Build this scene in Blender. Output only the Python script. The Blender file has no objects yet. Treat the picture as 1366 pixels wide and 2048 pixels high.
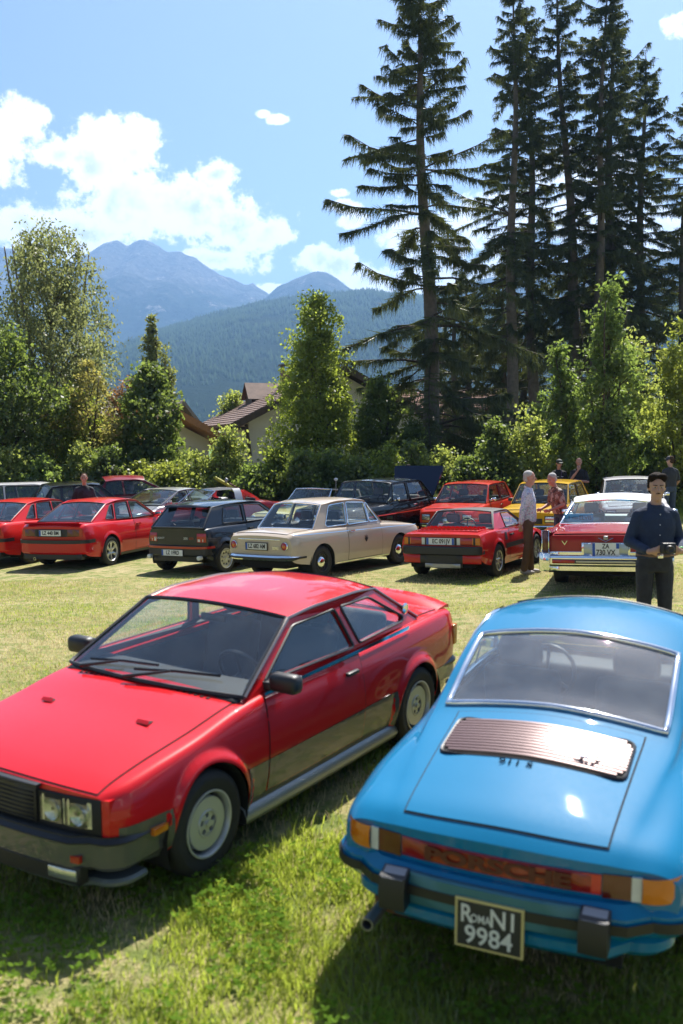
import bpy, bmesh, math, random
import numpy as np
from mathutils import Vector, Matrix
from mathutils.geometry import tessellate_polygon
R = math.radians
sc = bpy.context.scene
COL = sc.collection
random.seed(7)
# ---------------------------------------------------------------- camera
FPX, PITCH, HC = 2020.0, R(3.8), 2.45
cam_d = bpy.data.cameras.new('camera'); cam = bpy.data.objects.new('camera', cam_d); COL.objects.link(cam)
cam_d.sensor_fit = 'HORIZONTAL'; cam_d.sensor_width = 24.0; cam_d.lens = FPX / 1366 * 24.0
cam_d.clip_start = 0.1; cam_d.clip_end = 30000
cam.location = (0, 0, HC); cam.rotation_euler = (R(90) - PITCH, 0, 0)
cam_d.dof.use_dof = True; cam_d.dof.focus_distance = 18.5; cam_d.dof.aperture_fstop = 2.0
sc.camera = cam
# ---------------------------------------------------------------- sun, sky, exposure
SUN_AZ, SUN_EL = R(20), R(56)          # azimuth to the right of +Y
sun_vec = Vector((math.sin(SUN_AZ) * math.cos(SUN_EL), math.cos(SUN_AZ) * math.cos(SUN_EL), math.sin(SUN_EL)))
sd = bpy.data.lights.new('sun', 'SUN'); sd.energy = 5.0; sd.angle = R(0.53); sd.color = (1.0, 0.955, 0.88)
so = bpy.data.objects.new('sun', sd); COL.objects.link(so)
so.rotation_euler = (-sun_vec).to_track_quat('-Z', 'Y').to_euler(); so.location = sun_vec * 50
sc.view_settings.view_transform = 'Standard'; sc.view_settings.look = 'None'
sc.view_settings.exposure = 1.18; sc.view_settings.gamma = 1.0; sc.view_settings.use_curve_mapping = False
sc.cycles.use_denoising = True
sc.cycles.max_bounces = 8; sc.cycles.diffuse_bounces = 3; sc.cycles.glossy_bounces = 4
sc.cycles.transmission_bounces = 6; sc.cycles.transparent_max_bounces = 16; sc.cycles.volume_bounces = 0
sc.cycles.caustics_reflective = False; sc.cycles.caustics_refractive = False
sc.cycles.sample_clamp_indirect = 6.0

def sky_dir(px, py):
    """azimuth (to the right of +Y) and elevation of a point of the sky"""
    u, v = (px - 683) / FPX, -(py - 1024) / FPX
    y = math.cos(PITCH) + v * math.sin(PITCH); z = -math.sin(PITCH) + v * math.cos(PITCH)
    return math.atan2(u, y), math.atan2(z, math.hypot(u, y))

class NT:
    def __init__(s, tree): s.t = tree; s.n = tree.nodes; s.l = tree.links
    def new(s, ty, **kw):
        n = s.n.new(ty)
        for k, v in kw.items(): setattr(n, k, v)
        return n
    def put(s, sock, v):
        if isinstance(v, bpy.types.NodeSocket): s.l.new(v, sock)
        else: sock.default_value = v
    def math(s, op, a, b=0.0, c=None, clamp=False):
        n = s.new('ShaderNodeMath', operation=op); n.use_clamp = clamp
        s.put(n.inputs[0], a); s.put(n.inputs[1], b)
        if c is not None: s.put(n.inputs[2], c)
        return n.outputs[0]
    def vmath(s, op, a, b=(0, 0, 0)):
        n = s.new('ShaderNodeVectorMath', operation=op); s.put(n.inputs[0], a); s.put(n.inputs[1], b)
        return n.outputs['Value'] if op in ('LENGTH', 'DOT_PRODUCT', 'DISTANCE') else n.outputs[0]
    def noise(s, vec, scale, detail=4, rough=0.55, dist=0.0):
        n = s.new('ShaderNodeTexNoise'); n.inputs['Scale'].default_value = scale; n.inputs['Detail'].default_value = detail
        n.inputs['Roughness'].default_value = rough; n.inputs['Distortion'].default_value = dist
        if vec is not None: s.l.new(vec, n.inputs['Vector'])
        return n.outputs[0]
    def mixc(s, f, a, b):
        n = s.new('ShaderNodeMix', data_type='RGBA'); s.put(n.inputs['Factor'], f); s.put(n.inputs['A'], a); s.put(n.inputs['B'], b)
        return n.outputs['Result']
    def maprange(s, v, a, b, c=0.0, d=1.0, smooth=True):
        n = s.new('ShaderNodeMapRange', interpolation_type='SMOOTHSTEP' if smooth else 'LINEAR')
        s.put(n.inputs['Value'], v)
        for k, q in zip(('From Min', 'From Max', 'To Min', 'To Max'), (a, b, c, d)): s.put(n.inputs[k], q)
        return n.outputs['Result']

world = bpy.data.worlds.new('World'); sc.world = world; world.use_nodes = True
W = NT(world.node_tree); W.n.clear()
sky = W.new('ShaderNodeTexSky', sky_type='NISHITA'); sky.sun_disc = False
sky.sun_elevation = SUN_EL; sky.sun_rotation = SUN_AZ; sky.altitude = 900
sky.air_density = 1.0; sky.dust_density = 2.8; sky.ozone_density = 3.6
# clouds: cumulus heaps given by their direction in the sky, broken up by noise, plus scattered ones all round
tc = W.new('ShaderNodeTexCoord'); sep = W.new('ShaderNodeSeparateXYZ'); W.l.new(tc.outputs['Generated'], sep.inputs[0])
az = W.math('ARCTAN2', sep.outputs[0], sep.outputs[1]); el = W.math('ARCSINE', sep.outputs[2])
cmb = W.new('ShaderNodeCombineXYZ'); W.l.new(az, cmb.inputs[0]); W.l.new(el, cmb.inputs[1]); AE = cmb.outputs[0]
wob = W.noise(AE, 22, 9, 0.66); wob2 = W.noise(AE, 75, 6, 0.65)
field = None
HEAPS = [(-30, 290, 105, 75), (40, 250, 50, 38), (75, 232, 26, 22), (-10, 455, 60, 30), (60, 455, 90, 45), (160, 470, 120, 55),
         (190, 330, 70, 62), (215, 268, 55, 32), (262, 300, 62, 60), (262, 400, 130, 85), (380, 420, 140, 75), (430, 350, 48, 28),
         (470, 455, 100, 50), (540, 465, 62, 40), (410, 520, 120, 26), (100, 310, 55, 30),
         (668, 530, 70, 42), (735, 560, 60, 40), (640, 515, 45, 30), (528, 227, 15, 8), (556, 237, 24, 13), (690, 412, 40, 16), (678, 386, 24, 10),
         (710, 440, 32, 18), (545, 577, 40, 10), (820, 470, 60, 60), (900, 480, 60, 50), (1000, 430, 90, 60),
         (1130, 330, 60, 40), (1180, 420, 110, 80), (1250, 320, 40, 40), (1310, 470, 90, 60), (1375, 45, 40, 26), (950, 560, 160, 50), (1200, 560, 150, 40)]
for (px, py, rx, ry) in HEAPS:
    a0, e0 = sky_dir(px, py)
    d = W.vmath('SUBTRACT', AE, (a0, e0, 0)); d = W.vmath('MULTIPLY', d, (FPX / rx, FPX / ry, 0))
    q = W.math('SUBTRACT', 1.0, W.vmath('LENGTH', d))
    field = q if field is None else W.math('SMOOTH_MAX', field, q, 0.25)
far = W.math('ABSOLUTE', az)
outmask = W.maprange(far, 0.40, 0.6)
lowband = W.maprange(el, 0.02, 0.10); hi = W.maprange(el, 0.5, 0.85, 1.0, 0.0)
gen = W.math('SUBTRACT', W.noise(AE, 5.5, 3, 0.5), 0.60); gen = W.math('MULTIPLY', gen, 5.0)
gen = W.math('ADD', gen, W.math('MULTIPLY', W.math('SUBTRACT', W.math('MULTIPLY', W.math('MULTIPLY', outmask, lowband), hi), 1.0), 6.0))
field = W.math('MAXIMUM', field, gen)
fld = W.math('ADD', field, W.math('MULTIPLY', W.math('SUBTRACT', wob, 0.5), 2.3))
fld = W.math('ADD', fld, W.math('MULTIPLY', W.math('SUBTRACT', wob2, 0.5), 1.3))
cover = W.maprange(fld, -0.08, 0.30)
thick = W.maprange(fld, 0.45, 1.1)
grey = W.math('MULTIPLY', thick, W.maprange(W.noise(AE, 11, 4, 0.55), 0.40, 0.58))
ccol = W.mixc(grey, (12.5, 12.6, 12.8, 1), (7.2, 7.7, 8.6, 1))
skyc = W.mixc(cover, sky.outputs[0], ccol)
bg = W.new('ShaderNodeBackground'); bg.inputs['Strength'].default_value = 0.058; W.l.new(skyc, bg.inputs['Color'])
wo = W.new('ShaderNodeOutputWorld'); W.l.new(bg.outputs[0], wo.inputs[0])

# ---------------------------------------------------------------- helpers
def link(o, parent=None, **props):
    COL.objects.link(o)
    if parent is not None: o.parent = parent
    for k, v in props.items():
        if v is not None: o[k] = v
    return o
def mk(name, verts, faces, mat=None, parent=None, smooth=None, **props):
    me = bpy.data.meshes.new(name)
    if isinstance(verts, np.ndarray) and isinstance(faces, np.ndarray):
        nv, (nf, k) = len(verts), faces.shape
        me.vertices.add(nv); me.vertices.foreach_set('co', np.ascontiguousarray(verts, dtype=np.float32).ravel())
        me.loops.add(nf * k); me.loops.foreach_set('vertex_index', np.ascontiguousarray(faces, dtype=np.int32).ravel())
        me.polygons.add(nf); me.polygons.foreach_set('loop_start', np.arange(0, nf * k, k, dtype=np.int32))
        me.update(calc_edges=True)
    else:
        me.from_pydata([tuple(map(float, v)) for v in verts], [], [tuple(int(i) for i in f) for f in faces])
    if mat is not None: me.materials.append(mat)
    if smooth is not None:
        me.polygons.foreach_set('use_smooth', [True] * len(me.polygons))
        if smooth < 179: me.set_sharp_from_angle(angle=R(smooth))
    me.update()
    return link(bpy.data.objects.new(name, me), parent, **props)
def empty(name, loc=(0, 0, 0), rz=0.0, **props):
    o = bpy.data.objects.new(name, None); o.location = loc; o.rotation_euler = (0, 0, rz); o.empty_display_size = 0.2
    return link(o, None, **props)
class MB:
    """collects shapes into one mesh"""
    def __init__(s): s.v = []; s.f = []
    def add(s, vs, fs):
        n = len(s.v); s.v += [tuple(map(float, p)) for p in vs]; s.f += [tuple(i + n for i in f) for f in fs]; return s
    def box(s, x0, x1, y0, y1, z0, z1, bev=0.0, M=None):
        if bev <= 0:
            vs = [(x, y, z) for x in (x0, x1) for y in (y0, y1) for z in (z0, z1)]
            fs = [(0, 1, 3, 2), (4, 6, 7, 5), (0, 4, 5, 1), (2, 3, 7, 6), (0, 2, 6, 4), (1, 5, 7, 3)]
        else:
            bm = bmesh.new(); bmesh.ops.create_cube(bm, size=1.0)
            for v in bm.verts: v.co = ((x0 + x1) / 2 + v.co.x * (x1 - x0), (y0 + y1) / 2 + v.co.y * (y1 - y0), (z0 + z1) / 2 + v.co.z * (z1 - z0))
            b = min(bev, .49 * abs(x1 - x0), .49 * abs(y1 - y0), .49 * abs(z1 - z0))
            bmesh.ops.bevel(bm, geom=list(bm.edges), offset=b, segments=2, profile=0.5, affect='EDGES')
            bm.verts.index_update(); vs = [tuple(v.co) for v in bm.verts]; fs = [[v.index for v in f.verts] for f in bm.faces]; bm.free()
        if M is not None: vs = [tuple(M @ Vector(v)) for v in vs]
        return s.add(vs, fs)
    def tube(s, pts, r, n=6, closed=False, cap=True):
        pts = [Vector(p) for p in pts]; m = len(pts); rs = r if hasattr(r, '__len__') else [r] * m
        vs, fs = [], []; up = None
        for i, p in enumerate(pts):
            a = pts[i - 1] if (i > 0 or closed) else pts[i]; b = pts[(i + 1) % m] if (i < m - 1 or closed) else pts[i]
            t = (b - a)
            if t.length < 1e-9: t = Vector((0, 0, 1))
            t.normalize()
            if up is None: up = Vector((0, 0, 1)) if abs(t.z) < .9 else Vector((1, 0, 0))
            sx = t.cross(up)
            if sx.length < 1e-6: sx = t.cross(Vector((1, 0.3, 0)))
            sx.normalize(); sy = sx.cross(t).normalized(); up = sy
            for k in range(n):
                q = 2 * math.pi * k / n; vs.append(p + (sx * math.cos(q) + sy * math.sin(q)) * rs[i])
        for i in range(m if closed else m - 1):
            j = (i + 1) % m
            for k in range(n): fs.append((i * n + k, i * n + (k + 1) % n, j * n + (k + 1) % n, j * n + k))
        if cap and not closed: fs += [tuple(range(n))[::-1], tuple((m - 1) * n + k for k in range(n))]
        return s.add(vs, fs)
    def lathe(s, prof, n=24, axis='y', c=(0, 0, 0), closed=False):
        """prof: (radius, along) pairs; revolve about an axis through c"""
        vs, fs = [], []; m = len(prof)
        for k in range(n):
            q = 2 * math.pi * k / n; cq, sq = math.cos(q), math.sin(q)
            for (r, a) in prof:
                if axis == 'y': p = (r * cq, a, r * sq)
                elif axis == 'x': p = (a, r * cq, r * sq)
                else: p = (r * cq, r * sq, a)
                vs.append((p[0] + c[0], p[1] + c[1], p[2] + c[2]))
        for k in range(n):
            k2 = (k + 1) % n
            for i in range(m - 1 + (1 if closed else 0)):
                j = (i + 1) % m; fs.append((k * m + i, k2 * m + i, k2 * m + j, k * m + j))
        return s.add(vs, fs)
    def grid(s, P, cu=False):
        P = np.asarray(P, float); a, b = P.shape[:2]
        fs = [(i * b + j, (i + 1) * b + j, (i + 1) * b + j + 1, i * b + j + 1) for i in range(a - 1) for j in range(b - 1)]
        return s.add(P.reshape(-1, 3), fs)
    def prism(s, poly, f0, f1):
        """poly 2-D points; f0, f1 map a 2-D point to the two skins"""
        n = len(poly); tri = tessellate_polygon([[Vector((p[0], p[1], 0)) for p in poly]])
        vs = [f0(*p) for p in poly] + [f1(*p) for p in poly]
        fs = [tuple(t) for t in tri] + [tuple(i + n for i in reversed(t)) for t in tri] + [(i, (i + 1) % n, (i + 1) % n + n, i + n) for i in range(n)]
        return s.add(vs, fs)
    def build(s, name, mat, parent=None, smooth=40, **props):
        o = mk(name, s.v, s.f, mat, parent, smooth, **props)
        bm = bmesh.new(); bm.from_mesh(o.data); bmesh.ops.recalc_face_normals(bm, faces=bm.faces); bm.to_mesh(o.data); bm.free()
        if smooth is not None and smooth < 179: o.data.set_sharp_from_angle(angle=R(smooth))
        return o
def rpoly(pts, r=0.03, n=4):
    """round the corners of a 2-D polygon"""
    out = []; m = len(pts)
    for i in range(m):
        p = np.array(pts[i][:2], float); rr = pts[i][2] if len(pts[i]) > 2 else r
        a = np.array(pts[i - 1][:2], float) - p; b = np.array(pts[(i + 1) % m][:2], float) - p
        la, lb = np.linalg.norm(a), np.linalg.norm(b); d = min(rr, la * .48, lb * .48)
        A = p + a / la * d; B = p + b / lb * d
        for k in range(n + 1):
            t = k / n; out.append(tuple((1 - t) ** 2 * A + 2 * t * (1 - t) * p + t * t * B))
    return out
def pchip(xs, ys, x):
    xs = np.asarray(xs, float); ys = np.asarray(ys, float); x = np.asarray(x, float)
    o = np.argsort(xs); xs, ys = xs[o], ys[o]
    h = np.diff(xs); d = np.diff(ys) / h; m = np.zeros(len(xs))
    m[0], m[-1] = d[0], d[-1]
    for i in range(1, len(xs) - 1):
        if d[i - 1] * d[i] > 0:
            w1, w2 = 2 * h[i] + h[i - 1], h[i] + 2 * h[i - 1]; m[i] = (w1 + w2) / (w1 / d[i - 1] + w2 / d[i])
    xc = np.clip(x, xs[0], xs[-1]); k = np.clip(np.searchsorted(xs, xc) - 1, 0, len(h) - 1)
    t = (xc - xs[k]) / h[k]; hh = h[k]
    return ys[k] * (1 + 2 * t) * (1 - t) ** 2 + hh * m[k] * t * (1 - t) ** 2 + ys[k + 1] * t * t * (3 - 2 * t) + hh * m[k + 1] * t * t * (t - 1)
def sstep(a, b, x):
    t = np.clip((np.asarray(x, float) - a) / (b - a), 0, 1); return t * t * (3 - 2 * t)
_rng = np.random.RandomState(5)
_VN = _rng.rand(64, 64)
def vnoise(x, y):
    x = np.asarray(x, float); y = np.asarray(y, float); xi = np.floor(x).astype(int); yi = np.floor(y).astype(int)
    fx, fy = x - xi, y - yi; fx = fx * fx * (3 - 2 * fx); fy = fy * fy * (3 - 2 * fy)
    a = _VN[xi % 64, yi % 64]; b = _VN[(xi + 1) % 64, yi % 64]; c = _VN[xi % 64, (yi + 1) % 64]; d = _VN[(xi + 1) % 64, (yi + 1) % 64]
    return (a * (1 - fx) + b * fx) * (1 - fy) + (c * (1 - fx) + d * fx) * fy
def fbm(x, y, o=5, g=0.5):
    s, a, t = 0, 1.0, 0
    for i in range(o): s = s + a * vnoise(x * 2 ** i + 17.3 * i, y * 2 ** i + 9.1 * i); t += a; a *= g
    return s / t
def ridged(x, y, o=5, g=0.5):
    s, a, t = 0, 1.0, 0
    for i in range(o): s = s + a * (1 - np.abs(2 * vnoise(x * 2 ** i + 7.7 * i, y * 2 ** i + 3.1 * i) - 1)); t += a; a *= g
    return s / t

# ---------------------------------------------------------------- materials
def principled(name):
    m = bpy.data.materials.new(name); m.use_nodes = True; t = NT(m.node_tree)
    return m, t, m.node_tree.nodes['Principled BSDF']
def pmat(name, col, rough=0.5, metal=0.0, coat=0.0, var=0.08, scale=8.0, emit=None, spec=None, bump=0.0, bscale=60, bdist=0.01):
    m, t, b = principled(name)
    tcn = t.new('ShaderNodeTexCoord')
    f = t.noise(tcn.outputs['Object'], scale, 4)
    c2 = tuple(max(0, c * (1 - var * 2)) for c in col); c1 = tuple(min(1, c * (1 + var)) for c in col)
    t.l.new(t.mixc(f, (*c2, 1), (*c1, 1)), b.inputs['Base Color'])
    b.inputs['Roughness'].default_value = rough; b.inputs['Metallic'].default_value = metal
    b.inputs['Coat Weight'].default_value = coat; b.inputs['Coat Roughness'].default_value = 0.03
    if spec is not None: b.inputs['Specular IOR Level'].default_value = spec
    if bump:
        bn = t.new('ShaderNodeBump'); bn.inputs['Strength'].default_value = bump; bn.inputs['Distance'].default_value = bdist
        t.l.new(t.noise(tcn.outputs['Object'], bscale, 5), bn.inputs['Height']); t.l.new(bn.outputs[0], b.inputs['Normal'])
    return m
def paint(name, col, metal=0.0, rough=0.35):
    m, t, b = principled(name)
    tcn = t.new('ShaderNodeTexCoord')
    f = t.noise(tcn.outputs['Object'], 3.0, 5)
    t.l.new(t.mixc(f, (*[c * .975 for c in col], 1), (*[min(1, c * 1.015) for c in col], 1)), b.inputs['Base Color'])
    dust_sheen = t.maprange(t.noise(tcn.outputs['Object'], 40.0, 6), 0.35, 0.8, rough, rough + 0.04)
    t.l.new(dust_sheen, b.inputs['Roughness'])
    b.inputs['Metallic'].default_value = metal; b.inputs['Coat Weight'].default_value = 0.85; b.inputs['Coat Roughness'].default_value = 0.02
    b.inputs['Specular IOR Level'].default_value = 0.06
    return m
def glassmat(name, tint=(0.88, 0.94, 0.93), blend=0.18, rough=0.0, dust_sheen=(0.004, 0.02), floor=0.07):
    m = bpy.data.materials.new(name); m.use_nodes = True; t = NT(m.node_tree); t.n.clear()
    tr = t.new('ShaderNodeBsdfTransparent'); tr.inputs[0].default_value = (*tint, 1)
    gl = t.new('ShaderNodeBsdfGlossy'); gl.inputs['Roughness'].default_value = rough; gl.inputs['Color'].default_value = (0.95, 0.97, 1, 1)
    lw = t.new('ShaderNodeLayerWeight'); lw.inputs['Blend'].default_value = 0.5
    df = t.new('ShaderNodeBsdfDiffuse'); df.inputs[0].default_value = (0.75, 0.77, 0.75, 1)
    tcn = t.new('ShaderNodeTexCoord'); dirt_sheen = t.maprange(t.noise(tcn.outputs['Object'], 5, 6, .65), .35, .8, *dust_sheen)
    m1 = t.new('ShaderNodeMixShader'); t.l.new(t.math('MULTIPLY_ADD', t.math('POWER', lw.outputs['Facing'], 4.2), 0.9 - floor, floor), m1.inputs[0]); t.l.new(tr.outputs[0], m1.inputs[1]); t.l.new(gl.outputs[0], m1.inputs[2])
    m2 = t.new('ShaderNodeMixShader'); t.l.new(dirt_sheen, m2.inputs[0]); t.l.new(m1.outputs[0], m2.inputs[1]); t.l.new(df.outputs[0], m2.inputs[2])
    o = t.new('ShaderNodeOutputMaterial'); t.l.new(m2.outputs[0], o.inputs[0]); return m
def leafmat(name, col, trans=0.45, var=0.35, gloss=0.35, tcol=None, gl_f=0.06):
    """thin leaf: diffuse + light passing through + a little gloss; colour varies from clump to clump"""
    m = bpy.data.materials.new(name); m.use_nodes = True; t = NT(m.node_tree); t.n.clear()
    tcn = t.new('ShaderNodeTexCoord'); geo = t.new('ShaderNodeNewGeometry')
    f = t.noise(tcn.outputs['Object'], 1.1, 3); g = t.math('MULTIPLY', geo.outputs['Random Per Island'], 0.6)
    k = t.math('ADD', t.math('MULTIPLY', f, 0.7), g)
    lo = tuple(c * (1 - var) for c in col); hi = tuple(min(1, c * (1 + var)) for c in col)
    c = t.mixc(k, (*lo, 1), (hi[0] * 1.1, hi[1], hi[2] * .9, 1))
    d = t.new('ShaderNodeBsdfDiffuse'); t.l.new(c, d.inputs[0])
    tl = t.new('ShaderNodeBsdfTranslucent')
    tcol = tcol or (min(1, col[0] * 2.4), min(1, col[1] * 2.1), col[2] * .9)
    c2 = t.mixc(k, (*[q * (1 - var) for q in tcol], 1), (*[min(1, q * (1 + var)) for q in tcol], 1)); t.l.new(c2, tl.inputs[0])
    ms = t.new('ShaderNodeMixShader'); ms.inputs[0].default_value = trans; t.l.new(d.outputs[0], ms.inputs[1]); t.l.new(tl.outputs[0], ms.inputs[2])
    gl = t.new('ShaderNodeBsdfGlossy'); gl.inputs['Roughness'].default_value = gloss; gl.inputs['Color'].default_value = (0.9, 0.9, 0.9, 1)
    mg = t.new('ShaderNodeMixShader'); mg.inputs[0].default_value = gl_f; t.l.new(ms.outputs[0], mg.inputs[1]); t.l.new(gl.outputs[0], mg.inputs[2])
    o = t.new('ShaderNodeOutputMaterial'); t.l.new(mg.outputs[0], o.inputs[0]); return m
# ================================================================ ground
def ground_z(x, y):
    x = np.asarray(x, float); y = np.asarray(y, float)
    s = sstep(9, 17, y) * (1 - sstep(60, 140, y))
    g = pchip([-30, -5, 3, 4.5, 7, 10, 13, 17, 22, 40, 80], [-.35, -.3, -.2, -.1, .08, .2, .16, .05, .03, .25, .3], y)
    g = g + 0.026 * np.clip(x, -14, 14) * s + 0.02 * (fbm(x * .35, y * .35, 3) - .5)
    g = g + 30 * sstep(150, 900, y) * 0.5
    return g
def gz(x, y): return float(ground_z(x, y))
def _gmat():
    m, t, b = principled('dry_meadow_grass'); geo = t.new('ShaderNodeNewGeometry'); P = geo.outputs['Position']
    straw, green, olive, soil = (0.50, 0.42, 0.22, 1), (0.20, 0.25, 0.06, 1), (0.38, 0.34, 0.13, 1), (0.26, 0.19, 0.10, 1)
    n1 = t.noise(P, .55, 5, .6); n2 = t.noise(P, 5, 6, .65); n3 = t.noise(P, 38, 5, .7)
    c = t.mixc(t.maprange(n1, .36, .64), olive, straw); c = t.mixc(t.maprange(n2, .43, .62), c, green)
    c = t.mixc(t.maprange(t.noise(P, 1.7, 6, .7), .60, .72), c, soil)
    sp = t.new('ShaderNodeSeparateXYZ'); t.l.new(P, sp.inputs[0])
    c = t.mixc(t.maprange(n3, .3, .75), t.mixc(.45, c, (0.05, 0.055, .015, 1)), c)
    c = t.mixc(t.maprange(sp.outputs[1], 45, 200), c, (0.10, 0.20, 0.035, 1))
    t.l.new(c, b.inputs['Base Color']); b.inputs['Roughness'].default_value = 0.9; b.inputs['Specular IOR Level'].default_value = 0.2
    bn = t.new('ShaderNodeBump'); bn.inputs['Strength'].default_value = 0.7; bn.inputs['Distance'].default_value = 0.05
    t.l.new(t.math('ADD', n3, n2), bn.inputs['Height']); t.l.new(bn.outputs[0], b.inputs['Normal']); return m
MGROUND = _gmat()
_ys = np.concatenate([np.linspace(-30, -2, 12), np.arange(-1, 34, .4), np.geomspace(34, 9000, 60)])
_xs = np.concatenate([-np.geomspace(9000, 14, 34), np.arange(-13.6, 13.7, .4), np.geomspace(14, 9000, 34)])
_X, _Y = np.meshgrid(_xs, _ys, indexing='ij'); _P = np.stack([_X, _Y, ground_z(_X, _Y)], -1); _a, _b = _X.shape
_i = np.arange(_a * _b).reshape(_a, _b)
mk('ground', _P.reshape(-1, 3), np.stack([_i[:-1, :-1], _i[1:, :-1], _i[1:, 1:], _i[:-1, 1:]], -1).reshape(-1, 4), MGROUND, None, 180, kind='structure',
   label='dry mown meadow the cars stand on')

# ---------------------------------------------------------------- mountains
def unproj(px, py, Y):
    u, v = (px - 683) / FPX, -(py - 1024) / FPX
    y = math.cos(PITCH) + v * math.sin(PITCH); z = -math.sin(PITCH) + v * math.cos(PITCH)
    return u / y * Y, HC + z / y * Y
def _rock(name, rock, veg, zlo, zhi, scree):
    m, t, b = principled(name); geo = t.new('ShaderNodeNewGeometry'); P = geo.outputs['Position']
    sp = t.new('ShaderNodeSeparateXYZ'); t.l.new(P, sp.inputs[0])
    n = t.noise(P, .006, 8, .68); h = t.math('ADD', sp.outputs[2], t.math('MULTIPLY', t.math('SUBTRACT', n, .5), 500))
    c = t.mixc(t.maprange(h, zlo, zhi), (*veg, 1), (*rock, 1))
    c = t.mixc(t.math('MULTIPLY', t.maprange(t.noise(P, .012, 6, .7), .60, .66), t.maprange(h, zlo - 60, zlo + 40)), c, (*scree, 1))
    n2 = t.noise(P, .05, 6, .7); c = t.mixc(t.maprange(n2, .3, .7), t.mixc(.6, c, (0.02, 0.03, .02, 1)), c)
    t.l.new(c, b.inputs['Base Color']); b.inputs['Roughness'].default_value = 1; b.inputs['Specular IOR Level'].default_value = 0.0
    bn = t.new('ShaderNodeBump'); bn.inputs['Strength'].default_value = 1; bn.inputs['Distance'].default_value = 30
    t.l.new(t.noise(P, .02, 8, .7), bn.inputs['Height']); t.l.new(bn.outputs[0], b.inputs['Normal']); return m
def mountain(name, prof, Yr, depth_f, depth_b, rough, mat, zfoot=5.0, nx=260, ny=70, power=1.25, label=''):
    """ridge line given as points at distance Yr; slopes run down to both sides, carved by ridged noise"""
    pts = np.array([(lambda q: (q[0], q[1]))(unproj(px, py, Yr)) for px, py in prof])
    xs = np.linspace(pts[0, 0], pts[-1, 0], nx); H = np.interp(xs, pts[:, 0], pts[:, 1]) - zfoot
    ts = np.concatenate([np.linspace(0, 1, ny), 1 - np.linspace(0, 1, 14)[1:]]); V = np.zeros((nx, len(ts), 3))
    for j, t in enumerate(ts):
        back = j >= ny; y = Yr - depth_f * (1 - t) if not back else Yr + depth_b * (1 - t)
        base = H * t ** power
        nz = (ridged(xs / 700 + 3.3, np.full(nx, y / 900.), 6) - .62) * rough * (t * (1 - t) * 3.2 + .05 * (1 - t))
        fine = (ridged(xs / 160, np.full(nx, y / 160.), 4) - .6) * rough * .16 * min(1, 4 * t)
        V[:, j] = np.stack([xs + (ridged(xs / 500, np.full(nx, y / 400.), 3) - .6) * rough * .6 * (1 - t), np.full(nx, y), zfoot + base + nz + fine], -1)
    i = np.arange(nx * len(ts)).reshape(nx, -1)
    o = mk(name, V.reshape(-1, 3), np.stack([i[:-1, :-1], i[1:, :-1], i[1:, 1:], i[:-1, 1:]], -1).reshape(-1, 4), mat, None, 180, kind='structure', label=label)
    return V
MROCK = _rock('alpine_rock', (0.17, 0.165, 0.16), (0.035, 0.05, 0.025), 520, 760, (0.34, 0.30, 0.26))
MHILL = _rock('forest_floor', (0.07, 0.08, 0.04), (0.03, 0.045, 0.02), 900, 1200, (0.2, 0.19, 0.1))
mountain('mountain_massif', [(-500, 560), (-250, 500), (-120, 520), (-40, 512), (0, 500), (25, 497), (60, 520), (110, 535), (150, 522), (180, 506), (205, 492), (235, 486), (243, 489), (254, 497), (268, 489), (290, 484),
         (306, 489), (322, 497), (333, 505), (352, 508), (378, 508), (394, 515), (410, 527), (424, 540), (436, 547), (448, 553), (470, 564), (490, 574), (506, 572), (528, 584), (600, 640), (700, 690), (900, 760)],
         4600, 2100, 900, 320, MROCK, nx=340, ny=90, label='bare rocky massif with a double summit')
mountain('mountain_peak', [(380, 700), (470, 640), (530, 596), (562, 571), (590, 556), (610, 549), (622, 544), (636, 540), (652, 541), (664, 547), (680, 559), (705, 577), (740, 592), (820, 600), (950, 560), (1100, 540), (1300, 520), (1600, 500), (1900, 560)],
         4000, 1400, 900, 180, MROCK, nx=320, ny=80, label='pointed lower peak right of the massif')
HV = mountain('forest_hill', [(-700, 760), (-350, 745), (-100, 752), (60, 745), (190, 728), (260, 690), (330, 660), (430, 628), (520, 606), (600, 592), (660, 586), (730, 583), (820, 585), (950, 600), (1150, 600), (1400, 590), (1700, 600), (2000, 650)],
         2500, 1250, 700, 95, MHILL, zfoot=14, nx=300, ny=60, power=1.0, label='wooded hillside in front of the peaks')
# the wood on the hillside: a mass of small conifers
def far_wood(V, n, seed, hgt):
    rg = np.random.RandomState(seed); a, b = V.shape[0], 60
    u = rg.rand(n) * (a - 2); w = np.sqrt(rg.rand(n)) * (b - 2); i, j = u.astype(int), w.astype(int); fu, fw = (u - i)[:, None], (w - j)[:, None]
    P = (V[i, j] * (1 - fu) * (1 - fw) + V[i + 1, j] * fu * (1 - fw) + V[i, j + 1] * (1 - fu) * fw + V[i + 1, j + 1] * fu * fw)
    keep = (fbm(P[:, 0] / 130, P[:, 1] / 130, 4) > .36) & (np.abs(P[:, 0] / P[:, 1] + .05) < .42); P = P[keep]; n = len(P)
    h = hgt * (.6 + .8 * rg.rand(n)); r = h * (.26 + .12 * rg.rand(n)); k = 5
    vs = np.zeros((n, k + 1, 3)); ph = rg.rand(n) * 6.28
    for q in range(k):
        an = ph + 6.283 * q / k; vs[:, q] = P + np.stack([r * np.cos(an), r * np.sin(an), -1.5 + 0 * r], -1)
    vs[:, k] = P + np.stack([0 * h, 0 * h, h], -1)
    base = (np.arange(n) * (k + 1))[:, None, None]
    tri = np.array([(q, (q + 1) % k, k) for q in range(k)])[None]
    return vs.reshape(-1, 3), (base + tri).reshape(-1, 3)
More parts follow.
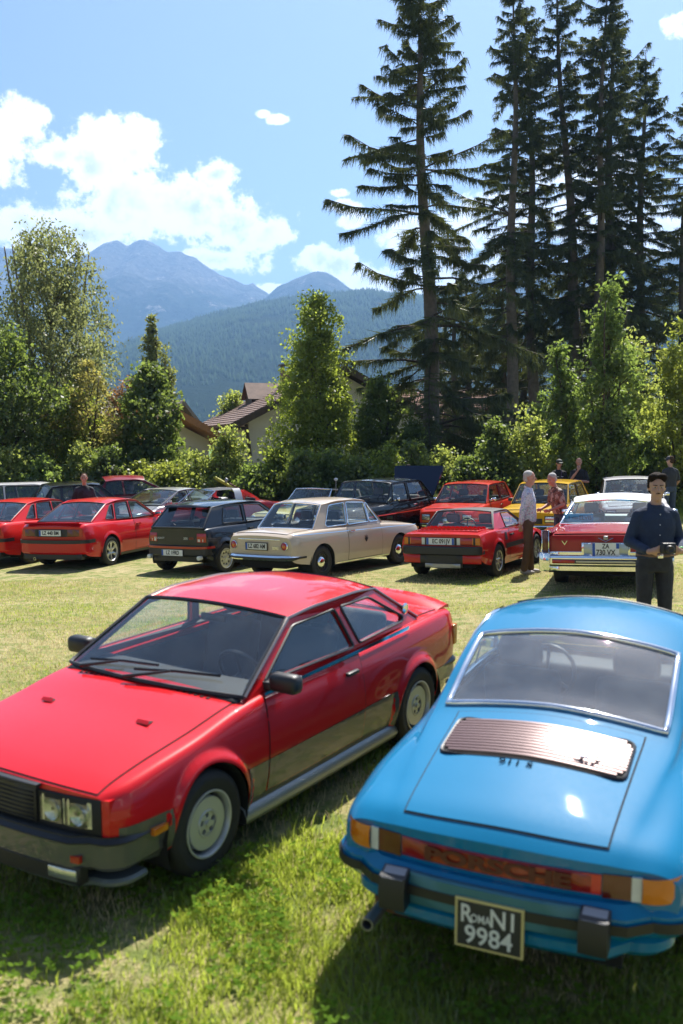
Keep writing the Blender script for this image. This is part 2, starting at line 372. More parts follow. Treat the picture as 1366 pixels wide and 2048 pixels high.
MFAR = leafmat('far_conifer', (0.035, 0.06, 0.03), trans=.1, var=.5, gl_f=0.0)
mk('hillside_wood', *far_wood(HV, 45000, 3, 9), MFAR, None, None, kind='stuff', label='dark conifer wood covering the hillside', category='wood')
# ---------------------------------------------------------------- haze
def haze_box():
    mb = MB().box(-7000, 7000, -60, 6200, -12, 1060)
    m = bpy.data.materials.new('valley_haze'); m.use_nodes = True; t = NT(m.node_tree); t.n.clear()
    v = t.new('ShaderNodeVolumePrincipled'); v.inputs['Color'].default_value = (0.30, 0.56, 1.0, 1); v.inputs['Density'].default_value = HAZE
    v.inputs['Anisotropy'].default_value = 0.35
    o = t.new('ShaderNodeOutputMaterial'); t.l.new(v.outputs[0], o.inputs['Volume'])
    mb.build('haze', m, None, None, kind='stuff', label='pale blue haze hanging in the valley')
HAZE = 0.00017
haze_box()
# ================================================================ materials for vehicles and people
BLACK = pmat('black_plastic', (0.018, 0.018, 0.02), .45, var=.1, bump=.1, bscale=200)
SEAM = pmat('panel_gap', (0.008, 0.008, 0.008), .9)
RUBBER = pmat('tyre_rubber', (0.022, 0.021, 0.02), .75, var=.25, scale=20, bump=.2, bscale=90)
CHROME = pmat('chrome', (0.82, 0.83, 0.85), .09, metal=1.0, var=.02)
ALLOY = pmat('alloy', (0.55, 0.56, 0.57), .32, metal=.9, var=.05)
SILVER = pmat('silver_paint_wheel', (0.50, 0.50, 0.48), .4, metal=.35, coat=.4, var=.05)
DARKIN = pmat('dark_trim', (0.012, 0.012, 0.014), .7, var=.2)
SEATM = pmat('black_seat_cloth', (0.03, 0.032, 0.037), .8, var=.2, scale=30)
SEATG = pmat('grey_seat_cloth', (0.22, 0.21, 0.2), .8, var=.15, scale=30)
SEATW = pmat('cream_vinyl', (0.55, 0.52, 0.46), .5, var=.1)
UNDER = pmat('underbody', (0.012, 0.012, 0.012), .95)
WHITEP = pmat('plate_white', (0.75, 0.76, 0.76), .35, var=.03)
BLUEP = pmat('plate_blue', (0.02, 0.09, 0.42), .4, var=.03)
INK = pmat('plate_ink', (0.012, 0.012, 0.014), .5)
REDLENS = pmat('red_lens', (0.42, 0.012, 0.01), .12, coat=.6, var=.15)
AMBER = pmat('amber_lens', (0.62, 0.17, 0.01), .12, coat=.6, var=.12)
CLEARL = pmat('clear_lens', (0.62, 0.64, 0.62), .12, coat=.8, var=.1, scale=30)
SMOKE = pmat('dark_red_lens', (0.11, 0.012, 0.01), .15, coat=.7, var=.1)
LAMP = pmat('headlamp_reflector', (0.72, 0.74, 0.72), .16, metal=.75, var=.25, scale=14)
MIRROR = pmat('mirror_glass', (0.8, 0.82, 0.85), .03, metal=1, var=0)
GLASS = glassmat('car_glass'); GLASSD = glassmat('dark_car_glass', (0.30, 0.36, 0.38)); GLASSB = glassmat('blue_tint_glass', (0.62, 0.74, 0.78), .22)
STEEL = pmat('dull_steel', (0.33, 0.33, 0.34), .4, metal=.8)

def text_mesh(s, size, bold=0.0):
    cu = bpy.data.curves.new('t', 'FONT'); cu.body = s; cu.size = size; cu.align_x = 'CENTER'; cu.align_y = 'CENTER'; cu.extrude = 0.0008; cu.offset = bold
    cu.resolution_u = 3
    o = bpy.data.objects.new('t', cu); me = bpy.data.meshes.new_from_object(o)
    bpy.data.objects.remove(o); bpy.data.curves.remove(cu); return me
def put_text(name, s, size, mat, parent, loc, right, up, sx=1.0, bold=0.0, **pr):
    """flat lettering: 'right' and 'up' are the reading directions in the parent's space"""
    me = text_mesh(s, size, bold); me.materials.clear(); me.materials.append(mat)
    r = Vector(right).normalized(); u = Vector(up).normalized(); n = r.cross(u).normalized(); u = n.cross(r)
    M = Matrix(((r.x * sx, u.x, n.x, loc[0]), (r.y * sx, u.y, n.y, loc[1]), (r.z * sx, u.z, n.z, loc[2]), (0, 0, 0, 1)))
    me.transform(M); o = bpy.data.objects.new(name, me); return link(o, parent, **pr)

# ================================================================ wheels
def disc_holes(ro, holes, n=40):
    outer = [(ro * math.cos(2 * math.pi * k / n), ro * math.sin(2 * math.pi * k / n)) for k in range(n)]
    loops = [outer] + holes; L = [[Vector((p[0], p[1], 0)) for p in l] for l in loops]
    flat = [p for l in loops for p in l]; return loops, flat, tessellate_polygon(L)
def holed_disc(mb, ro, holes, y0, y1, sgn, n=40, dish=0.0):
    """a disc in the x-z plane with holes through it, facing sgn*y"""
    loops, flat, tri = disc_holes(ro, holes, n); m = len(flat)
    f = lambda p, y: (p[0], sgn * (y + dish * (math.hypot(*p) / ro) ** 2), p[1])
    vs = [f(p, y1) for p in flat] + [f(p, y0) for p in flat]; fs = [tuple(t) for t in tri]
    k = 0
    for l in loops:
        for i in range(len(l)): a, b = k + i, k + (i + 1) % len(l); fs.append((a, b, b + m, a + m))
        k += len(l)
    mb.add(vs, fs)
def ring_pts(cx, cz, r, n=10, ph=0): return [(cx + r * math.cos(2 * math.pi * k / n + ph), cz + r * math.sin(2 * math.pi * k / n + ph)) for k in range(n)]
def wheel(parent, x, y, r, w, rr, style, rimmat=None, turn=0.0):
    """y sign gives the outer side"""
    s = 1 if y > 0 else -1; root = bpy.data.objects.new('wheel', None); link(root, parent); root.location = (x, y, r); root.empty_display_size = .1
    root.rotation_euler = (0, 0, turn)
    h = w / 2; t = MB()
    t.lathe([(rr * .94, -h * .8 * s), (rr * 1.04, -h * .95 * s), (rr + (r - rr) * .55, -h * s), (r * .965, -h * .86 * s), (r, -h * .6 * s), (r * 1.003, 0), (r, h * .6 * s), (r * .967, h * .86 * s),
             (rr + (r - rr) * .62, h * 1.0 * s), (rr + (r - rr) * .58, h * 1.0 * s), (rr * 1.05, h * .93 * s), (rr * .96, h * .80 * s)], 40, closed=True)
    t.build('tyre', RUBBER, root, 60)
    rm = rimmat or ALLOY; m = MB()
    m.lathe([(rr * 1.035, h * .90 * s), (rr * 1.04, h * .99 * s), (rr * .985, h * 1.0 * s), (rr * .95, h * .9 * s), (rr * .93, h * .45 * s), (rr * .9, -h * .6 * s)], 40)
    d = MB(); d.lathe([(0.001, h * .18 * s), (rr * .93, h * .18 * s)], 24)  # plain dark disc as backing behind the rim openings
    holes = []
    if style == 'disc':         # flat turbine disc with a ring of holes round the nut boss
        holes = [ring_pts(rr * .27 * math.cos(q), rr * .27 * math.sin(q), rr * .085, 10) for q in [2 * math.pi * k / 5 + .3 for k in range(5)]]
        holed_disc(m, rr * .80, holes, h * .62, h * .80, s)
        m.lathe([(rr * .43, h * .80 * s), (rr * .41, h * .86 * s), (rr * .36, h * .86 * s)], 30)
        m.lathe([(rr * .80, h * .8 * s), (rr * .825, h * .72 * s), (rr * .82, h * .3 * s)], 40)
        m.lathe([(rr * .09, h * .8 * s), (rr * .09, h * .9 * s), (0.001, h * .92 * s)], 14)
    elif style in ('spoke5', 'spoke6', 'spoke8'):
        n = int(style[-1])
        for k in range(n):
            q = 2 * math.pi * k / n; wd = math.pi / n * .60; pts = []
            for (rad, f) in ((.36, .62), (.6, .84), (.86, .98)):
                pts.append((rad * rr, q - wd * f))
            poly = [(a * math.cos(b), a * math.sin(b)) for a, b in pts]
            poly += [(.88 * rr * math.cos(q), .88 * rr * math.sin(q))]
            poly += [(a * math.cos(2 * q - b), a * math.sin(2 * q - b)) for a, b in reversed(pts)]
            holes.append(rpoly(poly, rr * .07, 2))
        holed_disc(m, rr * .94, holes, h * .50, h * .72, s, dish=h * .18)
        m.lathe([(rr * .17, h * .7 * s), (rr * .15, h * .82 * s), (0.001, h * .84 * s)], 16)
    elif style == 'pepper':     # steel-look alloy with a ring of drilled holes
        holes = [ring_pts(rr * .62 * math.cos(q), rr * .62 * math.sin(q), rr * .12, 10) for q in [2 * math.pi * k / 9 for k in range(9)]]
        holed_disc(m, rr * .94, holes, h * .5, h * .7, s, dish=h * .1)
        m.lathe([(rr * .26, h * .7 * s), (rr * .22, h * .86 * s), (0.001, h * .9 * s)], 20)
    elif style == 'cap':        # painted steel wheel with a domed chrome cap
        holes = [ring_pts(rr * .76 * math.cos(q), rr * .76 * math.sin(q), rr * .07, 8) for q in [2 * math.pi * k / 12 for k in range(12)]]
        holed_disc(m, rr * .95, holes, h * .35, h * .5, s, dish=h * .2)
        c = MB(); c.lathe([(rr * .62, h * .55 * s), (rr * .60, h * .72 * s), (rr * .45, h * .9 * s), (rr * .2, h * 1.02 * s), (0.001, h * 1.05 * s)], 28); c.build('hub_cap', CHROME, root, 50)
    m.build('rim', rm, root, 40); d.build('rim_backing', DARKIN, root, None)
    return root

# ================================================================ car bodies
class Car:
    def __init__(s, name, label, x, y, yaw, paintm, st, wb, arch, group=None, re=.06, zm=.45, flare=0.0, bow=(.06, .05), cabin=None, under=.22, glass=None, roll=True, tilt=None):
        s.root = bpy.data.objects.new(name, None); link(s.root, None, label=label, category='car', group=group)
        a = R(yaw); z = gz(x, y); e = .6
        n = Vector((-(gz(x + e, y) - gz(x - e, y)) / (2 * e), -(gz(x, y + e) - gz(x, y - e)) / (2 * e), 1)).normalized()
        f = Vector((math.cos(a), math.sin(a), 0)); f = (f - n * f.dot(n)).normalized(); l = n.cross(f)
        s.root.matrix_world = Matrix(((f.x, l.x, n.x, x), (f.y, l.y, n.y, y), (f.z, l.z, n.z, z), (0, 0, 0, 1)))
        s.paint = paintm; s.st = np.array(st, float); s.wb = wb; s.arch = arch; s.re = re; s.zm = zm; s.flare = flare; s.bow = bow; s.cabin = cabin; s.glass = glass or GLASS
        s.x0, s.x1 = s.st[:, 0].min(), s.st[:, 0].max(); s.W = s.st[:, 5].max()
    def par(s, x):
        return [pchip(s.st[:, 0], s.st[:, k], x) for k in range(1, 7)]      # zs zb zt ws wm wb
    def zlow(s, x):
        zs = s.par(x)[0]; z = np.array(zs, float)
        for (xa, za, r) in s.arch:
            d = np.abs(x - xa); q = np.where(d < r, za + np.sqrt(np.maximum(r * r - d * d, 0)), -1); z = np.maximum(z, q)
        return z
    def side(s, x, z):
        """half width of the body side at (x, z)"""
        zs, zb, zt, ws, wm, wb = s.par(x); t = np.clip((z - zs) / np.maximum(zb - zs, 1e-3), 0, 1)
        a = np.clip(t / s.zm, 0, 1); b = np.clip((t - s.zm) / (1 - s.zm), 0, 1)
        y = np.where(t < s.zm, ws + (wm - ws) * (1 - (1 - a) ** 2), wm + (wb - wm) * b ** 2)
        if s.flare:
            for (xa, za, r) in s.arch:
                d = np.hypot(x - xa, z - za) - r; y = y + s.flare * (1 - sstep(.012, .075, d)) * (z > za - .05)
        return y
    def top(s, x, y):
        zs, zb, zt, ws, wm, wb = s.par(x); return zt - (zt - zb) * np.clip(np.abs(y) / wb, 0, 1) ** 2.2
    def bend(s, x, y):
        f = sstep(.55, 1.0, (x - 0) / s.x1) if s.x1 > 0 else 0; g = sstep(.55, 1.0, x / s.x0)
        q = np.clip(np.abs(y) / s.W, 0, 1.1) ** 2.4
        return x - s.bow[0] * q * f * (x > 0) + s.bow[1] * q * g * (x < 0)
    def section(s, x, ns=12, nc=5, nt=9):
        zs, zb, zt, ws, wm, wb = [float(v) for v in s.par(x)]; zl = float(s.zlow(np.array([x]))[0]); re = s.re
        z = zl + (zb - re - zl) * np.linspace(0, 1, ns); Y = s.side(np.full(ns, x), z); P = [(a, b) for a, b in zip(Y, z)]
        a = np.array(P[-1]); ye = wb - re * 1.2; b = np.array((ye, float(s.top(x, ye)))); c = np.array((wb + (a[0] - wb) * .3, zb + .1 * re))
        for k in range(1, nc + 1):
            t = k / nc; P.append(tuple((1 - t) ** 2 * a + 2 * t * (1 - t) * c + t * t * b))
        for k in range(1, nt + 1):
            y = ye * (1 - k / nt); P.append((y, float(s.top(x, y))))
        return P
    def body(s, dx=.06, name='body', mat=None):
        xs = set(np.round(np.arange(s.x0, s.x1, dx), 4)) | {s.x1}
        for (xa, za, r) in s.arch:
            for k in range(21): xs.add(round(xa + r * 1.0 * math.cos(math.pi * k / 20), 4))
        if s.cabin: xs |= set(s.cabin[:2])
        xs = np.array(sorted(q for q in xs if s.x0 - 1e-6 <= q <= s.x1 + 1e-6)); secs = np.array([s.section(q) for q in xs])
        n, m = secs.shape[:2]; X = np.repeat(xs[:, None], m, 1)
        full = []
        for sg in (1, -1):
            Y = secs[:, :, 0] * sg; full.append(np.stack([s.bend(X, Y), Y, secs[:, :, 1]], -1))
        mb = MB(); ci = 16
        for sg, P in zip((1, -1), full):
            V = P.reshape(-1, 3); F = []
            for i in range(n - 1):
                for j in range(m - 1):
                    if s.cabin and j >= ci + 1 and xs[i] >= s.cabin[0] - 1e-6 and xs[i + 1] <= s.cabin[1] + 1e-6: continue
                    F.append((i * m + j, (i + 1) * m + j, (i + 1) * m + j + 1, i * m + j + 1))
            mb.add(V, F)
        for i, x in ((0, xs[0]), (n - 1, xs[-1])):                             # end faces
            rows = []
            for (y, z) in secs[i]:
                yy = np.linspace(-y, y, 13); rows.append(np.stack([s.bend(np.full(13, x), yy), yy, np.full(13, z)], -1))
            mb.grid(rows)
        bm = bmesh.new(); me = bpy.data.meshes.new(name)
        vs = [bm.verts.new(v) for v in mb.v]
        for f in mb.f:
            try: bm.faces.new([vs[i] for i in f])
            except ValueError: pass
        bmesh.ops.remove_doubles(bm, verts=bm.verts, dist=.0012); bmesh.ops.dissolve_degenerate(bm, edges=bm.edges, dist=.0005)
        bmesh.ops.recalc_face_normals(bm, faces=bm.faces)
        bm.to_mesh(me); bm.free(); me.materials.append(mat or s.paint); me.polygons.foreach_set('use_smooth', [True] * len(me.polygons)); me.set_sharp_from_angle(angle=R(38))
        s.bodyo = link(bpy.data.objects.new(name, me), s.root)
        # wheel wells and underside
        u = MB(); xa = sorted(a[0] for a in s.arch)
        zs = [float(v) for v in s.par(0.0)][0]
        u.box(s.x0 + .12, s.x1 - .12, -.55 * s.W / .8, .55 * s.W / .8, zs + .03, zs + .12)
        u.box(xa[0] + .36, xa[1] - .36, -s.W + .07, s.W - .07, zs + .03, zs + .10)
        u.box(s.x0 + .08, xa[0] - .36, -s.W + .12, s.W - .12, zs + .10, zs + .16); u.box(xa[1] + .36, s.x1 - .08, -s.W + .12, s.W - .12, zs + .10, zs + .16)
        u.build('underbody', UNDER, s.root, None)
        for (a, za, r) in s.arch:
            for sg in (1, -1):
                w = float(s.side(np.array([a]), np.array([za + r]))[0]); rows = []; wl = MB()
                for k in range(17):
                    q = math.pi * (k / 16 * 1.24 - .12); rows.append([(a + r * 1.005 * math.cos(q), sg * (w - .012), za + r * 1.005 * math.sin(q)), (a + r * 1.005 * math.cos(q), sg * (w - .33), za + r * 1.005 * math.sin(q))])
                wl.grid(rows); wl.add([(a, sg * (w - .33), za)] + [r_[1] for r_ in rows], [(0, i, i + 1) for i in range(1, 17)])
                wl.build('wheel_well', UNDER, s.root, None)
        return s
    # ---- panels laid over the body
    def spatch(s, name, q, off, mat, sg, parent=None, nx=14, nz=8, smooth=180, **pr):
        """q: four (x, z) corners: rear-bottom, front-bottom, front-top, rear-top; clipped at the wheel arches"""
        q = np.array(q, float); u, v = np.meshgrid(np.linspace(0, 1, nx), np.linspace(0, 1, nz), indexing='ij'); u, v = u[..., None], v[..., None]
        xz = (1 - v) * ((1 - u) * q[0] + u * q[1]) + v * ((1 - u) * q[3] + u * q[2]); x, z = xz[..., 0].ravel(), xz[..., 1].ravel()
        y = s.side(x, z) + off; P = np.stack([s.bend(x, y), sg * y, z], -1).reshape(nx, nz, 3)
        return MB().grid(P).build(name, mat, parent or s.root, smooth, **pr)
    def lowpanel(s, name, ztop, off, mat, sg, zbot=None, xr=None, n=90, nz=6):
        """band along the lower side, following the arches"""
        xs = np.linspace(*(xr or (s.x0 + .02, s.x1 - .02)), n); xs = np.array(sorted(set(xs) | {q for q in (a + r * math.cos(math.pi * k / 16) for (a, _, r) in s.arch for k in range(17)) if xs[0] < q < xs[-1]})); rows = []
        zl = s.zlow(xs)
        P = []
        for x, z0 in zip(xs, zl):
            zt = ztop(x) if callable(ztop) else ztop; z0 = max(z0, zbot(x) if callable(zbot) else (zbot or 0)); z0 = min(z0, zt); z = np.linspace(z0, zt, nz); y = s.side(np.full(nz, x), z) + off
            P.append(np.stack([s.bend(np.full(nz, x), y), sg * y, z], -1))
        mb = MB(); P = np.array(P); F = []
        for i in range(len(xs) - 1):
            if np.ptp(P[i, :, 2]) + np.ptp(P[i + 1, :, 2]) < .004: continue
            mb.grid(P[i:i + 2])
        return mb.build(name, mat, s.root, 180)
    def door(s, q, sg, handle=(.0, .0), hmat=None, sub=True, off=.004):
        q = np.array(q, float); c = q.mean(0); g = q + np.sign(q - c) * .007
        d = s.spatch('door', q, off, s.paint, sg); s.spatch('door_gap', g, off * .5, SEAM, sg, d)
        if handle:
            hx, hz = handle; y = float(s.side(np.array([hx]), np.array([hz]))[0]); MB().box(hx - .07, hx + .07, sg * (y - .005), sg * (y + .03), hz - .012, hz + .014, .006).build('door_handle', hmat or BLACK, d, 30)
        return d
    def tpatch(s, name, x0, x1, w0, w1, off, mat, parent=None, nx=16, ny=13, gap=True, wmid=None):
        """bonnet or boot lid: patch of the top between x0 and x1, half width w0 at x0 and w1 at x1"""
        def grid(e, o):
            u = np.linspace(0, 1, nx)[:, None]; x = x0 - e + (x1 - x0 + 2 * e) * u + np.zeros((1, ny)); w = w0 + (w1 - w0) * u + e; y = w * np.linspace(-1, 1, ny)[None]
            zt_ = s.top(x.ravel(), y.ravel()).reshape(nx, ny); P = np.stack([s.bend(x, y), y, zt_ + o], -1)
            return P
        o = MB().grid(grid(0, off)).build(name, mat, parent or s.root, 180)
        if gap: MB().grid(grid(.007, off * .5)).build(name + '_gap', SEAM, o, 180)
        return o
    def xend(s, end, y, z, lean=0.0): x = s.x1 if end > 0 else s.x0; return float(s.bend(x, y)) + lean * z
    def strip(s, name, end, y0, y1, z0, z1, out, depth, mat, parent=None, n=None, bev=.008, lean=0.0, **pr):
        """box that follows the curve of the nose or tail; 'out' = how far its face stands proud"""
        n = n or max(2, int(abs(y1 - y0) / .08) + 1); mb = MB(); vs = []; ys = np.linspace(y0, y1, n); b = min(bev, (z1 - z0) * .3, depth * .4); e = end
        ring = [(0, z0), (depth - b, z0), (depth, z0 + b), (depth, z1 - b), (depth - b, z1), (0, z1)]
        for k, y in enumerate(ys):
            ins = b if k in (0, n - 1) else 0
            for (d, z) in ring:
                dd = d - (b if (k in (0, n - 1) and d > depth - b * .5) else 0)
                vs.append((s.xend(end, y, z) + lean * (z - z0) * e + e * (out - depth + dd), y, z))
        m = len(ring); fs = [(k * m + i, (k + 1) * m + i, (k + 1) * m + (i + 1) % m, k * m + (i + 1) % m) for k in range(n - 1) for i in range(m)]
        fs += [tuple(range(m)), tuple((n - 1) * m + i for i in range(m))]
        return mb.add(vs, fs).build(name, mat, parent or s.root, 30, **pr)
    def bumper(s, name, end, z0, z1, proud, wrap, mat, depth=.07, hw=None, bev=.015, sides=.015, rubber=None, parent=None):
        """bar across the end, wrapping round both corners"""
        W = hw or s.W; e = end; xe = s.x1 if e > 0 else s.x0; pts = []
        pc = [(xe - e * wrap, W + sides)]
        for k in range(0, 9):
            q = math.pi / 2 * k / 8; rr = .16; cx, cy = xe + e * (proud - s.bow[0 if e > 0 else 1] * 1.0 - rr), W + sides - rr
            pc.append((cx + e * rr * math.sin(q), cy + rr * math.cos(q)))
        for k in range(1, 8):
            y = (W + sides - .16) * (1 - k / 7); pc.append((s.xend(e, y, 0) + e * proud, y))
        full = pc + [(a, -b) for a, b in reversed(pc[:-1])]; b = bev
        def sweep(o, za, zb, dep):
            mb = MB(); vs = []; ring = [(-dep, za), (o - b, za), (o, za + b), (o, zb - b), (o - b, zb), (-dep, zb)]; m = len(ring); N = len(full)
            for i in range(N):
                A = Vector(full[max(i - 1, 0)]); B = Vector(full[min(i + 1, N - 1)]); t = (B - A).normalized(); nn = Vector((t.y, -t.x))
                if nn.dot(Vector((full[i][0] - 0, full[i][1]))) < 0: nn = -nn
                for (d, z) in ring: vs.append((full[i][0] + nn.x * d, full[i][1] + nn.y * d, z))
            fs = [(k * m + i, (k + 1) * m + i, (k + 1) * m + (i + 1) % m, k * m + (i + 1) % m) for k in range(N - 1) for i in range(m)] + [tuple(range(m)), tuple((N - 1) * m + i for i in range(m))]
            return mb.add(vs, fs)
        o = sweep(0, z0, z1, depth).build(name, mat, parent or s.root, 30)
        if rubber: sweep(.014, rubber[0], rubber[1], .01).build('rubber_strip', rubber[2] if len(rubber) > 2 else BLACK, o, 30)
        return o
    def plate(s, end, y, z, w, h, txt, proud=.03, lines=None, bg=None, ink=None, band=True, frame=None, tilt=0.0, sz=None, sx=.8, rband=False):
        e = end; x = s.xend(e, y, z) + e * proud; rt = (0, e, 0) if False else ((0, -1, 0) if e < 0 else (0, 1, 0))
        rgt = Vector((0, 1, 0)) if e > 0 else Vector((0, -1, 0)); up = Vector((-e * math.sin(tilt), 0, math.cos(tilt))); nn = rgt.cross(up)
        C = Vector((x, y, z))
        def quad(r0, r1, u0, u1, o, name, mat, par, dep=.004):
            vs = []
            for d in (o - dep, o):
                for (a, b) in ((r0, u0), (r1, u0), (r1, u1), (r0, u1)): vs.append(C + rgt * a + up * b + nn * d)
            return MB().add(vs, [(0, 1, 2, 3), (4, 5, 6, 7), (0, 1, 5, 4), (1, 2, 6, 5), (2, 3, 7, 6), (3, 0, 4, 7)]).build(name, mat, par, None)
        if nn.x * e < 0: nn = -nn
        p = quad(-w / 2, w / 2, -h / 2, h / 2, 0, 'number_plate', bg or WHITEP, s.root, .012)
        if frame: quad(-w / 2 - .012, w / 2 + .012, -h / 2 - .012, h / 2 + .012, -.004, 'plate_frame', frame, p, .012)
        if band: quad(-w / 2 + .002, -w / 2 + .042, -h / 2 + .002, h / 2 - .002, .0025, 'blue_band', BLUEP, p, .002)
        if rband: quad(w / 2 - .042, w / 2 - .002, -h / 2 + .002, h / 2 - .002, .0025, 'blue_band', BLUEP, p, .002)
        for (t, cx, cz, size, wx) in (lines if lines is not None else [(txt, .018, 0, sz or h * .95, sx)]):
            put_text('plate_lettering', t, size, ink or INK, p, C + rgt * cx + up * cz + nn * .004, rgt, up, wx, .016 * size)
        return p
    def roundlamp(s, name, end, y, z, r, mat, rim=CHROME, proud=.02, dome=.02, parent=None):
        x = s.xend(end, y, z); e = end
        o = MB().lathe([(r, (-.03) * e), (r, (proud) * e), (r * .7, (proud + dome * .6) * e), (0.001, (proud + dome) * e)], 22, 'x', (x, y, z)).build(name, mat, parent or s.root, 50)
        if rim: MB().lathe([(r * 1.0, -.03 * e), (r * 1.13, -.02 * e), (r * 1.13, proud * e), (r * 1.0, (proud + .01) * e)], 22, 'x', (x, y, z)).build('lamp_rim', rim, o, 50)
        return o
    # ---- greenhouse
    def house(s, belt, roof, wins, crown=.05, bows=(.10, .04, .03, .07), roofmat=None, trim=BLACK, gutter=None, wtrim=None, roofcut=False, glass=None, thick=.035, rearglass=None, nopillar=False):
        """belt / roof: (x, z, half width) from the windscreen to the rear window; wins: (name, [(x, z)], corner radius)"""
        B = np.array(belt, float); T = np.array(roof, float); rm = roofmat or s.paint; gl = glass or s.glass
        def zlo(x): return np.interp(-x, -B[:, 0], B[:, 1])
        def yy(x, z):
            zb = zlo(x); zr = np.interp(-x, -T[:, 0], T[:, 1]); wb_ = np.interp(-x, -B[:, 0], B[:, 2]); wr = np.interp(-x, -T[:, 0], T[:, 2])
            t = np.clip((z - zb) / np.maximum(zr - zb, .01), -.3, 1.05); return float(wb_ + (wr - wb_) * (t * .85 + .15 * t * abs(t)))
        s.yy = yy
        outer = [(b[0], b[1] - .03) for b in B] + [(t[0], t[1]) for t in T[::-1]]
        for sg in (1, -1):
            loops = [outer] + [rpoly(w[1], w[2]) for w in wins]; flat = [p for l in loops for p in l]; m = len(flat)
            tri = tessellate_polygon([[Vector((p[0], p[1], 0)) for p in l] for l in loops])
            vs = [(p[0], sg * yy(*p), p[1]) for p in flat] + [(p[0], sg * (yy(*p) - thick), p[1]) for p in flat]
            fs = [tuple(t) for t in tri] + [tuple(i + m for i in reversed(t)) for t in tri]; k = 0
            for l in loops:
                for i in range(len(l)): a, b = k + i, k + (i + 1) % len(l); fs.append((a, b, b + m, a + m))
                k += len(l)
            if not nopillar:
                po = MB().add(vs, fs).build('pillar_frame', rm, s.root, 25); po.data.materials.append(DARKIN)      # inner lining
                for i_ in range(len(tri), 2 * len(tri)): po.data.polygons[i_].material_index = 1
            for w in wins:
                l = rpoly(w[1], w[2]); t3 = tessellate_polygon([[Vector((p[0], p[1], 0)) for p in l]])
                g = MB().add([(p[0], sg * (yy(*p) - .012), p[1]) for p in l], [tuple(t) for t in t3]).build(w[0], w[3] if len(w) > 3 and w[3] else gl, s.root, None)
                MB().tube([(p[0], sg * (yy(*p) + .001), p[1]) for p in l], .011, 5, True).build('window_trim', wtrim or trim, g, 60)
        def screen(nm, b, t, bb, bt, sgn, bulge, gmat):
            nu, nv = 17, 9; P = np.zeros((nu, nv, 3))
            for i in range(nu):
                u = 2 * i / (nu - 1) - 1; c = 1 - u * u
                for j in range(nv):
                    v = j / (nv - 1); x = (b[0] + sgn * bb * c) * (1 - v) + (t[0] + sgn * bt * c) * v + sgn * bulge * 4 * v * (1 - v) * .5
                    w = (b[2] - .012) * (1 - v) + (t[2] - .012) * v; z = b[1] * (1 - v) + t[1] * v + (crown * .9) * c * v + .012 * c * (1 - v)
                    P[i, j] = (x, u * w, z)
            g = MB().grid(P).build(nm, gmat, s.root, 180)
            edge = [P[i, 0] for i in range(nu)] + [P[-1, j] for j in range(1, nv)] + [P[i, -1] for i in range(nu - 2, -1, -1)] + [P[0, j] for j in range(nv - 2, 0, -1)]
            MB().tube(edge, .015, 5, True).build('window_trim', wtrim if (wtrim and nm != 'x') else trim, g, 60); return P
        s.wsP = screen('windscreen', B[0], T[0], bows[0], bows[1], 1, .02, gl)
        if rearglass is not False: s.rwP = screen('rear_window', B[-1], T[-1], bows[3], bows[2], -1, .015, rearglass or gl)
        nu, nx = 17, 16; P = np.zeros((nx, nu, 3))
        if not roofcut:
            for k in range(nx):
                q = k / (nx - 1); xb = T[0, 0] + (T[-1, 0] - T[0, 0]) * q; zr = float(pchip(-T[:, 0], T[:, 1], -xb)); wr = float(pchip(-T[:, 0], T[:, 2], -xb))
                for i in range(nu):
                    u = 2 * i / (nu - 1) - 1; c = 1 - u * u; P[k, i] = (xb + bows[1] * c * (1 - q) - bows[2] * c * q, u * wr, zr + crown * (1 - abs(u) ** 2.6))
            MB().grid(P).build('roof', rm, s.root, 180); Q_ = P * np.array((1, .97, 1)) - np.array((0, 0, .018)); MB().grid(Q_).build('headliner', SEATG, s.root, 180)
            for sg in (0, -1):
                ln = [P[k, sg] + np.array([0, (0.004 if sg else -.004), .0]) for k in range(nx)]
                MB().tube([(B[0, 0], (1 if sg else -1) * B[0, 2], B[0, 1])] + [tuple(p) for p in ln] + [(B[-1, 0], (1 if sg else -1) * B[-1, 2], B[-1, 1])], .011, 5).build('roof_gutter', gutter or rm, s.root, 60)
        return s
    def seats(s, xs, z, mat, dash=None, wheel_side=1, yo=.36, h=.55, col=None, rest=True):
        zs = float(s.par(0.0)[0])
        t = MB(); x0, x1 = s.cabin[0], s.cabin[1]; w = s.W - .10
        t.add([(x0, -w, zs + .1), (x1, -w, zs + .1), (x1, w, zs + .1), (x0, w, zs + .1)], [(0, 1, 2, 3)])
        zb = float(s.par(0.0)[1]) - .05
        for sg in (1, -1): t.add([(x0, sg * w, zs + .1), (x1, sg * w, zs + .1), (x1, sg * (w - .02), zb), (x0, sg * (w - .02), zb)], [(0, 1, 2, 3)])
        for x in (x0, x1): t.add([(x, -w, zs + .1), (x, w, zs + .1), (x, w, zb), (x, -w, zb)], [(0, 1, 2, 3)])
        t.build('cabin_tub', col or DARKIN, s.root, None)
        for i, x in enumerate(xs):
            for sg in (1, -1):
                M = Matrix.Translation((x - .22, sg * yo, z + .02)) @ Matrix.Rotation(R(-14), 4, 'Y')
                b = MB().box(x - .22, x + .28, sg * yo - .24, sg * yo + .24, z - .12, z + .04, .05); b.box(-.06, .06, -.23, .23, 0, h, .05, M); o = b.build('seat', mat, s.root, 50)
                if rest and i == 0: MB().box(-.045, .045, -.13, .13, h + .03, h + .2, .04, M).build('headrest', mat, o, 50)
